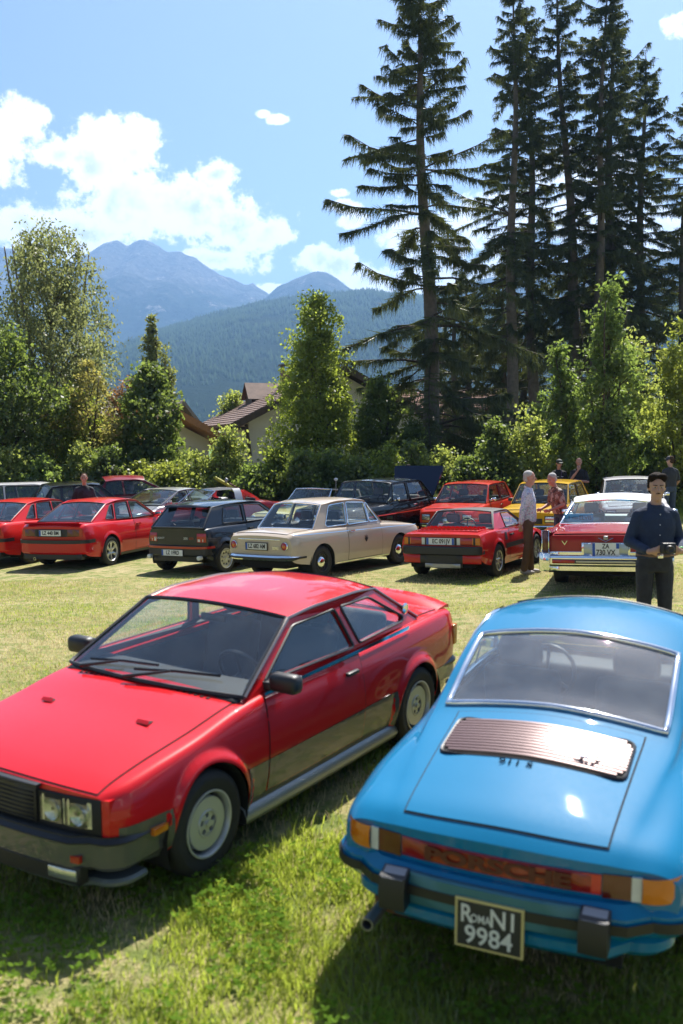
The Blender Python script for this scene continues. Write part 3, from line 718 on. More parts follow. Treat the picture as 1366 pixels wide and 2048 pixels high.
        if dash:
            xd, zd = dash; MB().box(xd - .18, xd + .25, -s.W + .12, s.W - .12, zd - .3, zd, .05).build('dashboard', col or DARKIN, s.root, 50)
            M = Matrix.Translation((xd - .32, wheel_side * yo, zd - .03)) @ Matrix.Rotation(R(-62), 4, 'Y')
            sw = MB(); ring = [tuple(M @ Vector((.185 * math.cos(q), .185 * math.sin(q), 0))) for q in [2 * math.pi * k / 24 for k in range(24)]]
            sw.tube(ring, .014, 6, True)
            for q in (0, 2.1, 4.2): sw.tube([tuple(M @ Vector((0, 0, -.02))), tuple(M @ Vector((.18 * math.cos(q), .18 * math.sin(q), 0)))], .012, 5)
            sw.tube([tuple(M @ Vector((0, 0, -.02))), tuple(M @ Vector((0, 0, -.3)))], .03, 8); sw.build('steering_wheel', BLACK, s.root, 60)
    def wheels(s, r, w, rr, style, track, rimmat=None, front_turn=0.0):
        for (xa, za, ra) in s.arch:
            for sg in (1, -1): wheel(s.root, xa, sg * track / 2, r, w, rr, style, rimmat, front_turn if xa > 0 else 0)
    def mirror(s, x, y, z, sg, mat, size=(.10, .19, .11)):
        a, b, c = size
        m = MB().box(x - a / 2, x + a / 2, sg * (y + .02) if sg > 0 else -(y + .02 + b), sg * (y + .02 + b) if sg > 0 else -(y + .02), z - c / 2, z + c / 2, .035).box(x - .03, x + .05, min(sg * (y - .03), sg * (y + .04)), max(sg * (y - .03), sg * (y + .04)), z - c / 2, z, .01).build('door_mirror', mat, s.root, 50)
        MB().box(x - a / 2 - .003, x - a / 2 + .01, min(sg * (y + .04), sg * (y + b)), max(sg * (y + .04), sg * (y + b)), z - c * .38, z + c * .38, .01).build('mirror_glass', MIRROR, m, 30)
        return m
    def wiper(s, P, u0, u1, v=0.02, v1=.16, mat=None):
        """arm lying on the lower windscreen from grid position u0 to u1"""
        nu, nv = P.shape[:2]
        f = lambda u, v: P[min(int(u * (nu - 1)), nu - 1), min(int(v * (nv - 1)), nv - 1)]
        def at(u, v):
            a = u * (nu - 1); i = min(int(a), nu - 2); fa = a - i; b = v * (nv - 1); j = min(int(b), nv - 2); fb = b - j
            return P[i, j] * (1 - fa) * (1 - fb) + P[i + 1, j] * fa * (1 - fb) + P[i, j + 1] * (1 - fa) * fb + P[i + 1, j + 1] * fa * fb
        o = np.array((.03, 0, .03)); m = MB()
        pb = at(u0, v) + np.array((.05, 0, .01)); mid = at((u0 * .4 + u1 * .6), v1 * .8) + o
        m.tube([pb, mid], [.013, .008], 6)
        a = at(u1 - (u1 - u0) * .95, v1 * .55) + o * .7; b = at(u1 + (u1 - u0) * .25, v1 * 1.1) + o * .7
        m.tube([a, (a + b) / 2 + np.array((.005, 0, .008)), b], .009, 5); m.build('wiper', mat or BLACK, s.root, 60)
# ================================================================ the red coupe in the foreground
RED = paint('coupe_red', (0.60, 0.012, 0.016)); GUN = paint('gunmetal', (0.105, 0.107, 0.10), metal=.3, rough=.4)
def red_coupe():
    st = [  # x   zs   zb   zt    ws   wm   wb
        (2.00, .40, .665, .690, .72, .745, .70), (1.93, .30, .690, .715, .76, .80, .745), (1.70, .25, .735, .765, .78, .83, .775), (1.257, .22, .795, .835, .79, .845, .795),
        (.85, .20, .865, .905, .79, .85, .795), (.60, .19, .885, .92, .79, .852, .795), (0, .19, .895, .93, .79, .855, .795), (-.8, .19, .91, .94, .79, .855, .79),
        (-1.257, .21, .92, .95, .79, .85, .785), (-1.8, .27, .925, .955, .77, .83, .765), (-2.02, .34, .92, .95, .74, .80, .745), (-2.08, .42, .90, .93, .72, .775, .725)]
    c = Car('coupe', 'red two-tone coupe in the foreground with grey lower sides and disc wheels', -.79, 7.13, -122.3, RED, st, 2.514,
            [(1.257, .30, .355), (-1.257, .30, .35)], re=.045, zm=.5, flare=.028, bow=(.10, .08), cabin=(-1.30, .80))
    c.body(.05)
    c.house([(.80, .905, .75), (.1, .915, .775), (-.7, .92, .765), (-1.50, .945, .70)],
            [(.17, 1.255, .625), (-.15, 1.285, .64), (-.6, 1.287, .635), (-.99, 1.25, .595)],
            [('door_window', [(.60, .945), (.155, 1.205), (-.33, 1.225), (-.44, .945)], .03), ('quarter_window', [(-.52, .955), (-.41, 1.228), (-.84, 1.218, .06), (-1.25, 1.0, .04), (-1.23, .965, .03)], .03)],
            crown=.045, gutter=pmat('satin_drip_rail', (.26, .22, .21), .38, metal=.8), wtrim=BLACK, glass=glassmat('coupe_glass', (.90, .95, .95), .24, dust_sheen=(.006, .025), floor=.09))
    for sg in (1, -1):
        [c.lowpanel('lower_side_panel', lambda x: .505 + .012 * (x < 0), .003, GUN, sg, zbot=.2, xr=xr_) for xr_ in ((-2.05, -1.61), (-.905, .90), (1.615, 1.97))]
        c.lowpanel('waist_moulding', lambda x: .762 - .02 * (x - .5), .005, RED, sg, zbot=lambda x: .742 - .02 * (x - .5), xr=(-2.0, 1.1), nz=4)
        d = c.door([(-.44, .30), (.70, .30), (.66, .885), (-.44, .895)], sg, (-.30, .80), BLACK)
        c.spatch('lower_door_panel', [(-.43, .305), (.69, .305), (.69, .507), (-.43, .515)], .0075, GUN, sg, d)
        c.spatch('belt_strip', [(-1.2, .915), (.66, .885), (.66, .905), (-1.2, .945)], .004, CHROME, sg, None, 20, 3)
        # side skirt
        sk = MB(); P = []
        for x in np.linspace(-.92, .92, 18):
            y = float(c.side(np.array([x]), np.array([.22]))[0]); P.append([(x, sg * (y - .02), .275), (x, sg * (y + .03), .25), (x, sg * (y + .055), .195), (x, sg * (y + .03), .155), (x, sg * (y - .06), .155)])
        sk.grid(P).build('side_skirt', pmat('grey_skirt', (.30, .31, .30), .4, metal=.3, coat=.4), c.root, 60)
        # badge on the rear pillar
        MB().lathe([(.045, 0), (.045, .008), (.036, .012), (0.001, .012)], 20, 'y', (0, 0, 0)).build('pillar_badge', CHROME, c.root, 40).location = (-1.33, sg * (c.yy(-1.33, 1.04) + (0 if sg > 0 else .012)), 1.04)
        c.mirror(.56, .76, .955, sg, BLACK, (.11, .21, .12))
        c.strip('side_marker', 1, sg * .70, sg * .775, .475, .525, .035, .05, AMBER) if False else None
    bonnet = c.tpatch('bonnet', .80, 1.985, .70, .665, .006, RED)
    for sg in (1, -1):  # slots in the bonnet
        x, y = 1.32, sg * .40; z = float(c.top(x, y)) + .009
        MB().add([(x + .0, y - .045, z + .005), (x - .19, y - .02, z + .007), (x - .19, y + .02, z + .007), (x, y + .045, z + .005)], [(0, 1, 2, 3)]).build('bonnet_duct', SEAM, bonnet, None)
        MB().add([(x - .0, y - .05, z + .003), (x - .0, y + .05, z + .003), (x - .02, y + .045, z + .022), (x - .02, y - .045, z + .022)], [(0, 1, 2, 3)]).build('duct_lip', RED, bonnet, None)
    for k in range(24):  # row of small air slots ahead of the windscreen
        y = -.55 + k * .047; MB().box(.875, .90, y, y + .02, float(c.top(.89, y)) + .004, float(c.top(.89, y)) + .0085).build('air_slot', SEAM, bonnet, None)
    boot = c.tpatch('boot_lid', -2.03, -1.54, .68, .66, .006, RED)
    sp = MB(); P = []
    for y in np.linspace(-.70, .70, 15):
        z = float(c.top(-1.95, y)); q = abs(y) / .7; b = .065 - .04 * q ** 4
        P.append([(-1.84, y, z + .0), (-1.90, y, z + b * .62), (-2.06 + .03 * q * q, y, z + b), (-2.09 + .03 * q * q, y, z + b - .012), (-2.06, y, z + b - .035), (-1.98, y, z + .0)])
    sp.grid(P); sp.add([p for p in P[0]], [tuple(range(6))]); sp.add([p for p in P[-1]], [tuple(range(6))]); sp.build('boot_spoiler', RED, c.root, 40)
    # nose
    face = c.strip('front_panel', 1, -.70, .70, .455, .655, .012, .03, DARKIN)
    gr = c.strip('grille', 1, -.30, .30, .475, .672, .035, .05, BLACK)
    for k in range(7): c.strip('grille_bar', 1, -.285, .285, .49 + k * .024, .497 + k * .024, .041, .012, DARKIN, gr)
    c.strip('grille_frame', 1, -.315, .315, .668, .685, .04, .05, BLACK, gr)
    for sg in (1, -1):
        for yy_ in (.405, .575):
            a, b = sorted((sg * (yy_ - .075), sg * (yy_ + .075)))
            l = c.strip('headlamp', 1, a, b, .495, .635, .028, .04, LAMP, bev=.02); c.strip('lamp_glass', 1, a + .004, b - .004, .5, .63, .034, .006, glassmat('lamp_glass', (.9, .92, .9), .3), l)
            c.roundlamp('bulb_bowl', 1, sg * yy_, .565, .055, LAMP, None, .03, -.02, l)
        a, b = sorted((sg * .655, sg * .745))
        c.strip('corner_panel', 1, a, b, .47, .655, .006, .05, RED)
    bp = c.bumper('front_bumper', 1, .27, .455, .075, .52, GUN, .10, hw=.80, bev=.03, rubber=(.405, .462, BLACK))
    c.bumper('front_spoiler', 1, .165, .21, .035, .30, pmat('grey_spoiler', (.12, .14, .135), .4, coat=.4), .14, hw=.77, bev=.015)
    c.strip('air_intake', 1, -.62, .62, .205, .30, .075, .06, BLACK, bp)
    for sg in (1, -1):
        a, b = sorted((sg * .42, sg * .60)); c.strip('fog_lamp', 1, a, b, .225, .285, .085, .05, LAMP, bp)
        a, b = sorted((sg * .52, sg * .62)); c.strip('parking_lamp', 1, a, b, .325, .362, .082, .03, REDLENS, bp)
        a, b = sorted((sg * .42, sg * .52)); c.strip('parking_lamp', 1, a, b, .325, .362, .082, .03, CLEARL, bp)
        MB().box(1.60, 1.71, sg * .835 - .018, sg * .835 + .018, .405, .447, .008).build('side_marker', AMBER, bp, 30)
    # tail
    c.bumper('rear_bumper', -1, .36, .535, .06, .55, GUN, .09, hw=.80, bev=.025, rubber=(.475, .54, BLACK))
    for sg in (1, -1):
        a, b = sorted((sg * .38, sg * .74)); t = c.strip('tail_lamp', -1, a, b, .62, .80, .012, .05, REDLENS); c.strip('indicator', -1, *sorted((sg * .62, sg * .745)), .622, .798, .018, .09, AMBER, t)
        MB().box(-2.02, -1.95, sg * .785 - .02, sg * .785 + .02, .63, .80, .01).build('tail_lamp_side', AMBER, c.root, 30)
    c.plate(-1, 0, .70, .52, .11, '', .02, lines=[])
    c.seats((-.15, -.85), .42, SEATM, (.62, .905), 1, .35, .60)
    c.wiper(c.wsP, .42, .78); c.wiper(c.wsP, .80, .40) if False else c.wiper(c.wsP, .12, .46)
    MB().box(.16, .19, -.11, .11, 1.155, 1.21, .015).build('rear_view_mirror', BLACK, c.root, 40)
    c.wheels(.305, .20, .188, 'disc', 1.50, SILVER)
    return c
red_coupe()
# ================================================================ cars with one flowing skin (body and roof lofted together)
class Loft(Car):
    def __init__(s, name, label, x, y, yaw, paintm, ctrl, arch, sub=6, **kw):
        s.cx = np.array([c[0] for c in ctrl], float); s.cp = np.array([c[1] for c in ctrl], float); s.sub = sub    # stations x columns x (y, z)
        st = [(c[0], c[1][0][1], c[1][4][1], c[1][-1][1], c[1][0][0], max(p[0] for p in c[1]), c[1][4][0]) for c in ctrl]
        super().__init__(name, label, x, y, yaw, paintm, st, 0, arch, **kw)
    def raw(s, x):
        k_ = round(float(x), 5); s.__dict__.setdefault('_c', {})
        if k_ not in s._c: s._c[k_] = s._raw(float(x))
        return s._c[k_]
    def _raw(s, x):
        P = np.stack([np.stack([pchip(s.cx, s.cp[:, k, d], x) for d in (0, 1)], -1) for k in range(s.cp.shape[1])], 0).reshape(-1, 2)
        Q = np.concatenate([[2 * P[0] - P[1]], P, [[-P[-2, 0], P[-2, 1]]]]); out = []
        for k in range(1, len(Q) - 2):
            a, b, c, d = Q[k - 1:k + 3]
            for j in range(s.sub):
                t = j / s.sub; out.append(.5 * (2 * b + (c - a) * t + (2 * a - 5 * b + 4 * c - d) * t * t + (3 * b - a - 3 * c + d) * t ** 3))
        out.append(P[-1]); o = np.array(out); o[:, 0] = np.maximum(o[:, 0], 0); return o
    def section(s, x):
        o = s.raw(x); zl = float(s.zlow(np.array([x]))[0]); k = 3 * s.sub; lo = o[:k + 1]
        if zl > lo[0, 1] + 1e-4:
            d = np.linspace(max(zl, lo[0, 1]), lo[-1, 1], k + 1); zz = np.maximum.accumulate(lo[:, 1]); y = np.interp(d, zz, lo[:, 0]); lo = np.stack([y, d], -1)
        if s.flare:
            for (xa, za, r) in s.arch:
                dd = np.hypot(x - xa, lo[:, 1] - za) - r; lo = lo + np.stack([s.flare * (1 - sstep(.01, .06, dd)), 0 * dd], -1)
        return np.concatenate([lo, o[k + 1:]])
    def side(s, x, z):
        x = np.atleast_1d(x); z = np.atleast_1d(z); r = []
        for a, b in zip(x, z):
            o = s.raw(float(a))[:4 * s.sub + 1]; r.append(np.interp(b, np.maximum.accumulate(o[:, 1]), o[:, 0]))
        return np.array(r)
    def top(s, x, y):
        def one(a, b): o = s.raw(float(a))[3 * s.sub:][::-1]; return float(np.interp(abs(float(b)), np.maximum.accumulate(o[:, 0]), o[:, 1]))
        return np.array([one(a, b) for a, b in zip(x, y)]) if np.ndim(x) else one(x, y)
    def body(s, dx=.04, regions=(), extra=()):
        """regions: (part name, test(x, column, y, z), material) cut out of the skin as panes of glass"""
        xs = set(np.round(np.arange(s.x0, s.x1, dx), 4)) | {s.x1} | set(extra)
        for (xa, za, r) in s.arch:
            for k in range(21): xs.add(round(xa + r * math.cos(math.pi * k / 20), 4))
        xs = np.array(sorted(q for q in xs if s.x0 - 1e-6 <= q <= s.x1 + 1e-6)); secs = np.array([s.section(q) for q in xs]); n, m = secs.shape[:2]; X = np.repeat(xs[:, None], m, 1)
        parts = {}
        main = MB()
        for sg in (1, -1):
            Y = secs[:, :, 0] * sg; V = np.stack([s.bend(X, Y), Y, secs[:, :, 1]], -1).reshape(-1, 3); F = {None: []}
            for i in range(n - 1):
                for j in range(m - 1):
                    f = (i * m + j, (i + 1) * m + j, (i + 1) * m + j + 1, i * m + j + 1); c = V[list(f)].mean(0); key = None
                    for q, (nm, test, mt, both) in enumerate(regions):
                        if test(.5 * (xs[i] + xs[i + 1]), (j + .5) / s.sub, c[1], c[2]): key = (q, 0 if both else sg); break
                    F.setdefault(key, []).append(f)
            main.add(V, F.pop(None))
            for k, fs in F.items(): parts.setdefault(k, MB()).add(V, fs)
        for i, x in ((0, xs[0]), (n - 1, xs[-1])):
            rows = []
            for (y, z) in secs[i]:
                yy = np.linspace(-y, y, 13); rows.append(np.stack([s.bend(np.full(13, x), yy), yy, np.full(13, z)], -1))
            main.grid(rows)
        def clean(mb, nm, mt, par, ang):
            bm = bmesh.new(); me = bpy.data.meshes.new(nm); vs = [bm.verts.new(v) for v in mb.v]
            for f in mb.f:
                try: bm.faces.new([vs[i] for i in f])
                except ValueError: pass
            bmesh.ops.delete(bm, geom=[v for v in bm.verts if not v.link_faces], context='VERTS')
            bmesh.ops.remove_doubles(bm, verts=bm.verts, dist=.0012); bmesh.ops.dissolve_degenerate(bm, edges=bm.edges, dist=.0005); bmesh.ops.recalc_face_normals(bm, faces=bm.faces)
            bm.to_mesh(me); bm.free(); me.materials.append(mt); me.polygons.foreach_set('use_smooth', [True] * len(me.polygons)); me.set_sharp_from_angle(angle=R(ang))
            return link(bpy.data.objects.new(nm, me), par)
        s.bodyo = clean(main, 'body', s.paint, s.root, 40)
        s.panes = {}
        for (q, sg), mb in parts.items(): s.panes[(q, sg)] = clean(mb, regions[q][0], regions[q][2], s.root, 180)
        u = MB(); xa = sorted(a[0] for a in s.arch); zs = s.cp[:, 0, 1].min()
        u.box(s.x0 + .12, s.x1 - .12, -.52, .52, zs + .02, zs + .12); u.box(xa[0] + .36, xa[1] - .36, -s.W + .08, s.W - .08, zs + .02, zs + .10); u.build('underbody', UNDER, s.root, None)
        for (a, za, r) in s.arch:
            for sg in (1, -1):
                w = float(s.side(a, za + r)[0]); rows = []; wl = MB()
                for k in range(17):
                    q = math.pi * (k / 16 * 1.24 - .12); rows.append([(a + r * 1.005 * math.cos(q), sg * (w - .012), za + r * 1.005 * math.sin(q)), (a + r * 1.005 * math.cos(q), sg * (w - .3), za + r * 1.005 * math.sin(q))])
                wl.grid(rows); wl.add([(a, sg * (w - .3), za)] + [r_[1] for r_ in rows], [(0, i, i + 1) for i in range(1, 17)]); wl.build('wheel_well', UNDER, s.root, None)
        return s
    def surf(s, x, col, sg, off=0.0):
        """point of the skin at station x and column position col"""
        o = s.section(x); a = col * s.sub; i = int(min(a, len(o) - 2)); f = a - i; p = o[i] * (1 - f) + o[i + 1] * f
        d = o[i + 1] - o[i]; nn = np.array((d[1], -d[0])); nn = nn / max(np.linalg.norm(nn), 1e-6); p = p + nn * off
        return (float(s.bend(x, p[0])), sg * p[0], p[1])

BLUE = paint('metallic_blue', (0.0015, 0.165, 0.335), metal=0.0, rough=.5)
def blue_car():
    C = [(-2.10, [(.60, .44), (.71, .48), (.745, .56), (.735, .65), (.66, .695), (.52, .71), (.40, .718), (0, .728)]),
         (-2.03, [(.64, .38), (.745, .46), (.775, .57), (.765, .67), (.69, .73), (.55, .755), (.42, .765), (0, .78)]),
         (-1.8, [(.69, .30), (.785, .45), (.81, .58), (.795, .69), (.715, .77), (.59, .80), (.46, .825), (0, .855)]),
         (-1.5, [(.73, .26), (.81, .42), (.828, .58), (.81, .715), (.73, .805), (.62, .85), (.50, .88), (0, .925)]),
         (-1.136, [(.74, .24), (.82, .42), (.83, .58), (.81, .73), (.735, .83), (.645, .90), (.56, .94), (0, .995)]),
         (-.95, [(.74, .23), (.815, .40), (.825, .58), (.80, .74), (.73, .845), (.65, .95), (.565, 1.0), (0, 1.06)]),
         (-.7, [(.735, .22), (.805, .38), (.815, .58), (.79, .75), (.725, .86), (.655, 1.03), (.56, 1.115), (0, 1.18)]),
         (-.4, [(.73, .21), (.795, .38), (.805, .58), (.785, .76), (.725, .865), (.655, 1.11), (.55, 1.225), (0, 1.295)]),
         (0, [(.73, .20), (.795, .38), (.80, .58), (.785, .76), (.725, .87), (.645, 1.15), (.54, 1.285), (0, 1.365)]),
         (.3, [(.73, .20), (.795, .38), (.80, .58), (.785, .76), (.725, .865), (.63, 1.13), (.53, 1.265), (0, 1.345)]),
         (.55, [(.73, .20), (.795, .38), (.80, .58), (.785, .755), (.72, .86), (.635, 1.01), (.55, 1.10), (0, 1.17)]),
         (.85, [(.73, .20), (.79, .40), (.795, .58), (.775, .74), (.70, .83), (.64, .865), (.56, .885), (0, .925)]),
         (1.136, [(.74, .24), (.80, .42), (.81, .58), (.80, .72), (.70, .80), (.60, .785), (.5, .785), (0, .80)]),
         (1.7, [(.70, .26), (.77, .42), (.785, .56), (.77, .66), (.68, .72), (.56, .68), (.42, .67), (0, .67)]),
         (2.05, [(.60, .36), (.66, .42), (.68, .5), (.66, .56), (.58, .6), (.48, .58), (.36, .58), (0, .58)])]
    c = Loft('sports_car', 'blue rear-engined sports car seen from behind in the right foreground', 1.58, 6.42, 65.8, BLUE, C, [(1.136, .31, .335), (-1.136, .31, .345)], flare=.02, bow=(.18, .13))
    xb0, xb1, xf0, xf1 = -1.04, -.44, .32, .80
    G = glassmat('rear_glass', (.80, .88, .9), .34, dust_sheen=(.03, .10), floor=.17)  # denser pale diffuse film paints a sky reflection into the rear pane
    rnd = lambda x, a, b, col, lim: not ((x < a + .045 or x > b - .045) and col < lim + .45 * (1 - abs(0)))
    regs = [('rear_window', lambda x, col, y, z: xb0 < x < xb1 and col > 6.0, G, True), ('windscreen', lambda x, col, y, z: xf0 < x < xf1 and col > 6.0, GLASS, True),
            ('side_window', lambda x, col, y, z: -.62 + .0 < x < .62 and 4.15 < col < 5.72 and (col - 4.15) < (x + .66) * 3.2 and (col - 4.15) < (.66 - x) * 3.6 and abs(x + .02) > .025, GLASS, False)]
    ex = [xb0, xb1, xf0, xf1] + [round(q, 4) for q in np.arange(-1.1, .86, .02)]
    c.body(.04, regs, ex)
    # bright mouldings round the glass
    def loop(x0, x1, col, rc=.06):
        P = []; xs = np.linspace(x0, x1, 14); half = []
        for x in xs: half.append(c.surf(x, col, 1, .004))
        def across(x):
            return [c.surf(x, q, 1, .004) for q in np.linspace(col, 7, 10)] + [c.surf(x, q, -1, .004) for q in np.linspace(7, col, 10)][1:]
        return half[1:-1] + across(x1) + [c.surf(x, col, -1, .004) for x in xs[::-1]][1:-1] + across(x0)[::-1]
    MB().tube(loop(xb0, xb1, 6.0), .019, 8, True).build('chrome_moulding', CHROME, c.panes[(0, 0)], 60)
    MB().tube(loop(xf0, xf1, 6.0), .006, 6, True).build('rubber_moulding', BLACK, c.panes[(1, 0)], 60)
    for sg in (1, -1):
        P = [c.surf(x, q, sg, .004) for x, q in [(-.6, 4.15), (-.3, 4.15), (0, 4.15), (.3, 4.15), (.6, 4.15), (.5, 4.65), (.32, 5.2), (.2, 5.66), (0, 5.74), (-.1, 5.7), (-.25, 5.3), (-.45, 4.75), (-.6, 4.3)]]
        MB().tube(P, .014, 6, True).build('window_moulding', CHROME, c.panes[(2, sg)], 60)
        # door shut lines
        d = [c.surf(-.36, q, sg, .002) for q in np.linspace(.4, 4.1, 16)] + [c.surf(x, .4, sg, .002) for x in np.linspace(-.36, .72, 12)] + [c.surf(.72, q, sg, .002) for q in np.linspace(.4, 4.0, 14)]
        MB().tube(d[:16], .003, 4).build('door_gap', SEAM, c.root, 60); MB().tube(d[28:], .003, 4).build('door_gap', SEAM, c.root, 60)
        p = c.surf(-.22, 3.3, sg, .02); MB().box(p[0] - .08, p[0] + .08, p[1] - .012, p[1] + .012, p[2] - .012, p[2] + .012, .006).build('door_handle', CHROME, c.root, 40)
        c.mirror(.55, .70, .92, sg, BLUE, (.08, .13, .10))
    # engine lid
    lid = c.tpatch('engine_lid', -2.035, -1.12, .45, .475, .006, BLUE, nx=26, ny=17)
    MAROON = pmat('brown_black_grille', (0.19, 0.12, 0.12), .35, metal=.3, coat=.2)
    gx0, gx1 = -1.56, -1.205
    def gp(x, y, o): return (float(c.bend(x, y)), y, c.top(x, y) + o)
    bed = c.tpatch('grille_bed', gx0, gx1, .44, .435, .010, SEAM, lid, 10, 13, False)
    ns = 12
    for k in range(ns):
        x = gx0 + .012 + (gx1 - gx0 - .024) * (k + .5) / ns; w = .44 - (.035 if k in (0, ns - 1) else .012 if k in (1, ns - 2) else 0); hw = .0075; rows = []
        for y in np.linspace(-w, w, 15): rows.append([gp(x - hw, y, .010), gp(x - hw * .8, y, .021), gp(x + hw * .8, y, .023), gp(x + hw, y, .012)])
        MB().grid(rows).build('grille_slat', MAROON, lid, 60)
    o = MB().tube([gp(x, y, .012) for x, y in rpoly([(gx0, -.445), (gx1, -.445), (gx1, .445), (gx0, .445)], .05, 4)], .009, 5, True).build('grille_frame', BLACK, lid, 60)
    up = (Vector(gp(-1.30, -.28, 0)) - Vector(gp(-1.36, -.28, 0)))
    put_text('grille_badge', '2.7', .075, CHROME, lid, Vector(gp(-1.47, -.26, .042)), (0, -1, 0), up, 1.3, .002)
    up = (Vector(gp(-1.57, 0, 0)) - Vector(gp(-1.63, 0, 0)))
    put_text('model_badge', '911 S', .06, pmat('matt_black_badge', (.006, .006, .008), 1.0, spec=0.0), lid, Vector(gp(-1.60, .05, .012)), (0, -1, 0), up, 1.25, 0.0)
    # tail
    strip = c.strip('reflector_strip', -1, -.44, .44, .585, .675, .012, .05, pmat('red_reflector', (.33, .018, .012), .18, coat=.5, var=.3, scale=25))
    put_text('reflector_lettering', 'PORSCHE', .085, pmat('dark_lettering', (.10, .014, .011), .4), strip, (c.x0 - .016, 0, .631), (0, -1, 0), (0, 0, 1), 1.75, .004)
    c.strip('reflector_end', -1, -.44, -.36, .587, .673, .016, .05, pmat('bright_red_reflector', (.62, .02, .015), .2, coat=.6), strip)
    for sg in (1, -1):
        l = c.strip('tail_lamp', -1, *sorted((sg * .445, sg * .56)), .575, .68, .016, .06, SMOKE); c.strip('reversing_lamp', -1, *sorted((sg * .56, sg * .60)), .575, .68, .02, .06, CLEARL, l)
        rows = []
        for k in range(9):       # indicator wraps round the corner
            y = .60 + .155 * math.sin(k / 8 * math.pi / 2); x = c.xend(-1, .60, 0) - .018 + (1 - math.cos(k / 8 * math.pi / 2)) * .16; rows.append([(x, sg * y, .573), (x - .006, sg * (y + .004), .60), (x - .006, sg * (y + .004), .655), (x, sg * y, .682)])
        MB().grid(rows).build('indicator_lamp', AMBER, l, 60)
    b = c.bumper('rear_bumper', -1, .405, .565, .075, .62, BLUE, .10, hw=.775, bev=.045, sides=.03, rubber=(.455, .50, BLACK))
    c.bumper('rear_apron', -1, .30, .40, .045, .30, BLUE, .12, hw=.72, bev=.03, sides=.0)
    c.strip('bumper_infill', -1, -.37, .37, .41, .555, .085, .03, pmat('teal_grey_panel', (.05, .17, .22), .45, metal=.2), b)
    for sg in (1, -1):
        x = c.xend(-1, .45, 0) - .07; m = MB()
        prof = [(0, .40), (-.075, .385), (-.085, .47), (-.07, .535), (0.0, .56)]
        vs = []
        for y in (sg * .375, sg * .495): vs += [(x + p[0], y, p[1]) for p in prof]
        n = len(prof); m.add(vs, [tuple(range(n)), tuple(range(n, 2 * n))] + [(i, (i + 1) % n, (i + 1) % n + n, i + n) for i in range(n)]).build('bumper_overrider', BLACK, b, 30)
        MB().add([(x - .073, sg * .435 - .05, .532), (x - .073, sg * .435 + .05, .532), (x - .008, sg * .435 + .05, .560), (x - .008, sg * .435 - .05, .560)], [(0, 1, 2, 3)]).build('overrider_highlight', pmat('painted_highlight', (.30, .30, .32), .5), b, None)  # pale sheet laid on top: the overrider's highlight put in as colour
    YEL = pmat('yellowed_frame', (.62, .52, .22), .5); BLK = pmat('old_plate_black', (.03, .03, .032), .5, var=.3); LET = pmat('old_plate_white', (.72, .72, .68), .5)
    c.plate(-1, .0, .395, .275, .20, '', .10, [('R', -.098, .045, .115, .8), ('OMA', -.035, .032, .052, .75), ('N1', .065, .045, .115, .85), ('9984', 0, -.047, .115, .92)], BLK, LET, False, YEL)
    MB().lathe([(.030, .12), (.030, -.16), (.024, -.16), (.024, .1)], 16, 'x', (-2.06, .55, .29)).build('exhaust_pipe', STEEL, c.root, 50)
    MB().box(-2.0, -1.6, .15, .62, .22, .34, .05).build('silencer', pmat('rusty_silencer', (.22, .09, .05), .8, var=.4), c.root, 50)
    c.cabin = (-.95, .75)
    c.seats((.0,), .40, SEATM, (.62, .84), 1, .33, .62); MB().box(-.95, -.55, -.5, .5, .3, .78, .06).build('rear_bench', SEATM, c.root, 40)
    c.wheels(.315, .20, .195, 'spoke5', 1.40, ALLOY)
    c.root.scale = (1.03, 1.045, 1.03)
blue_car()
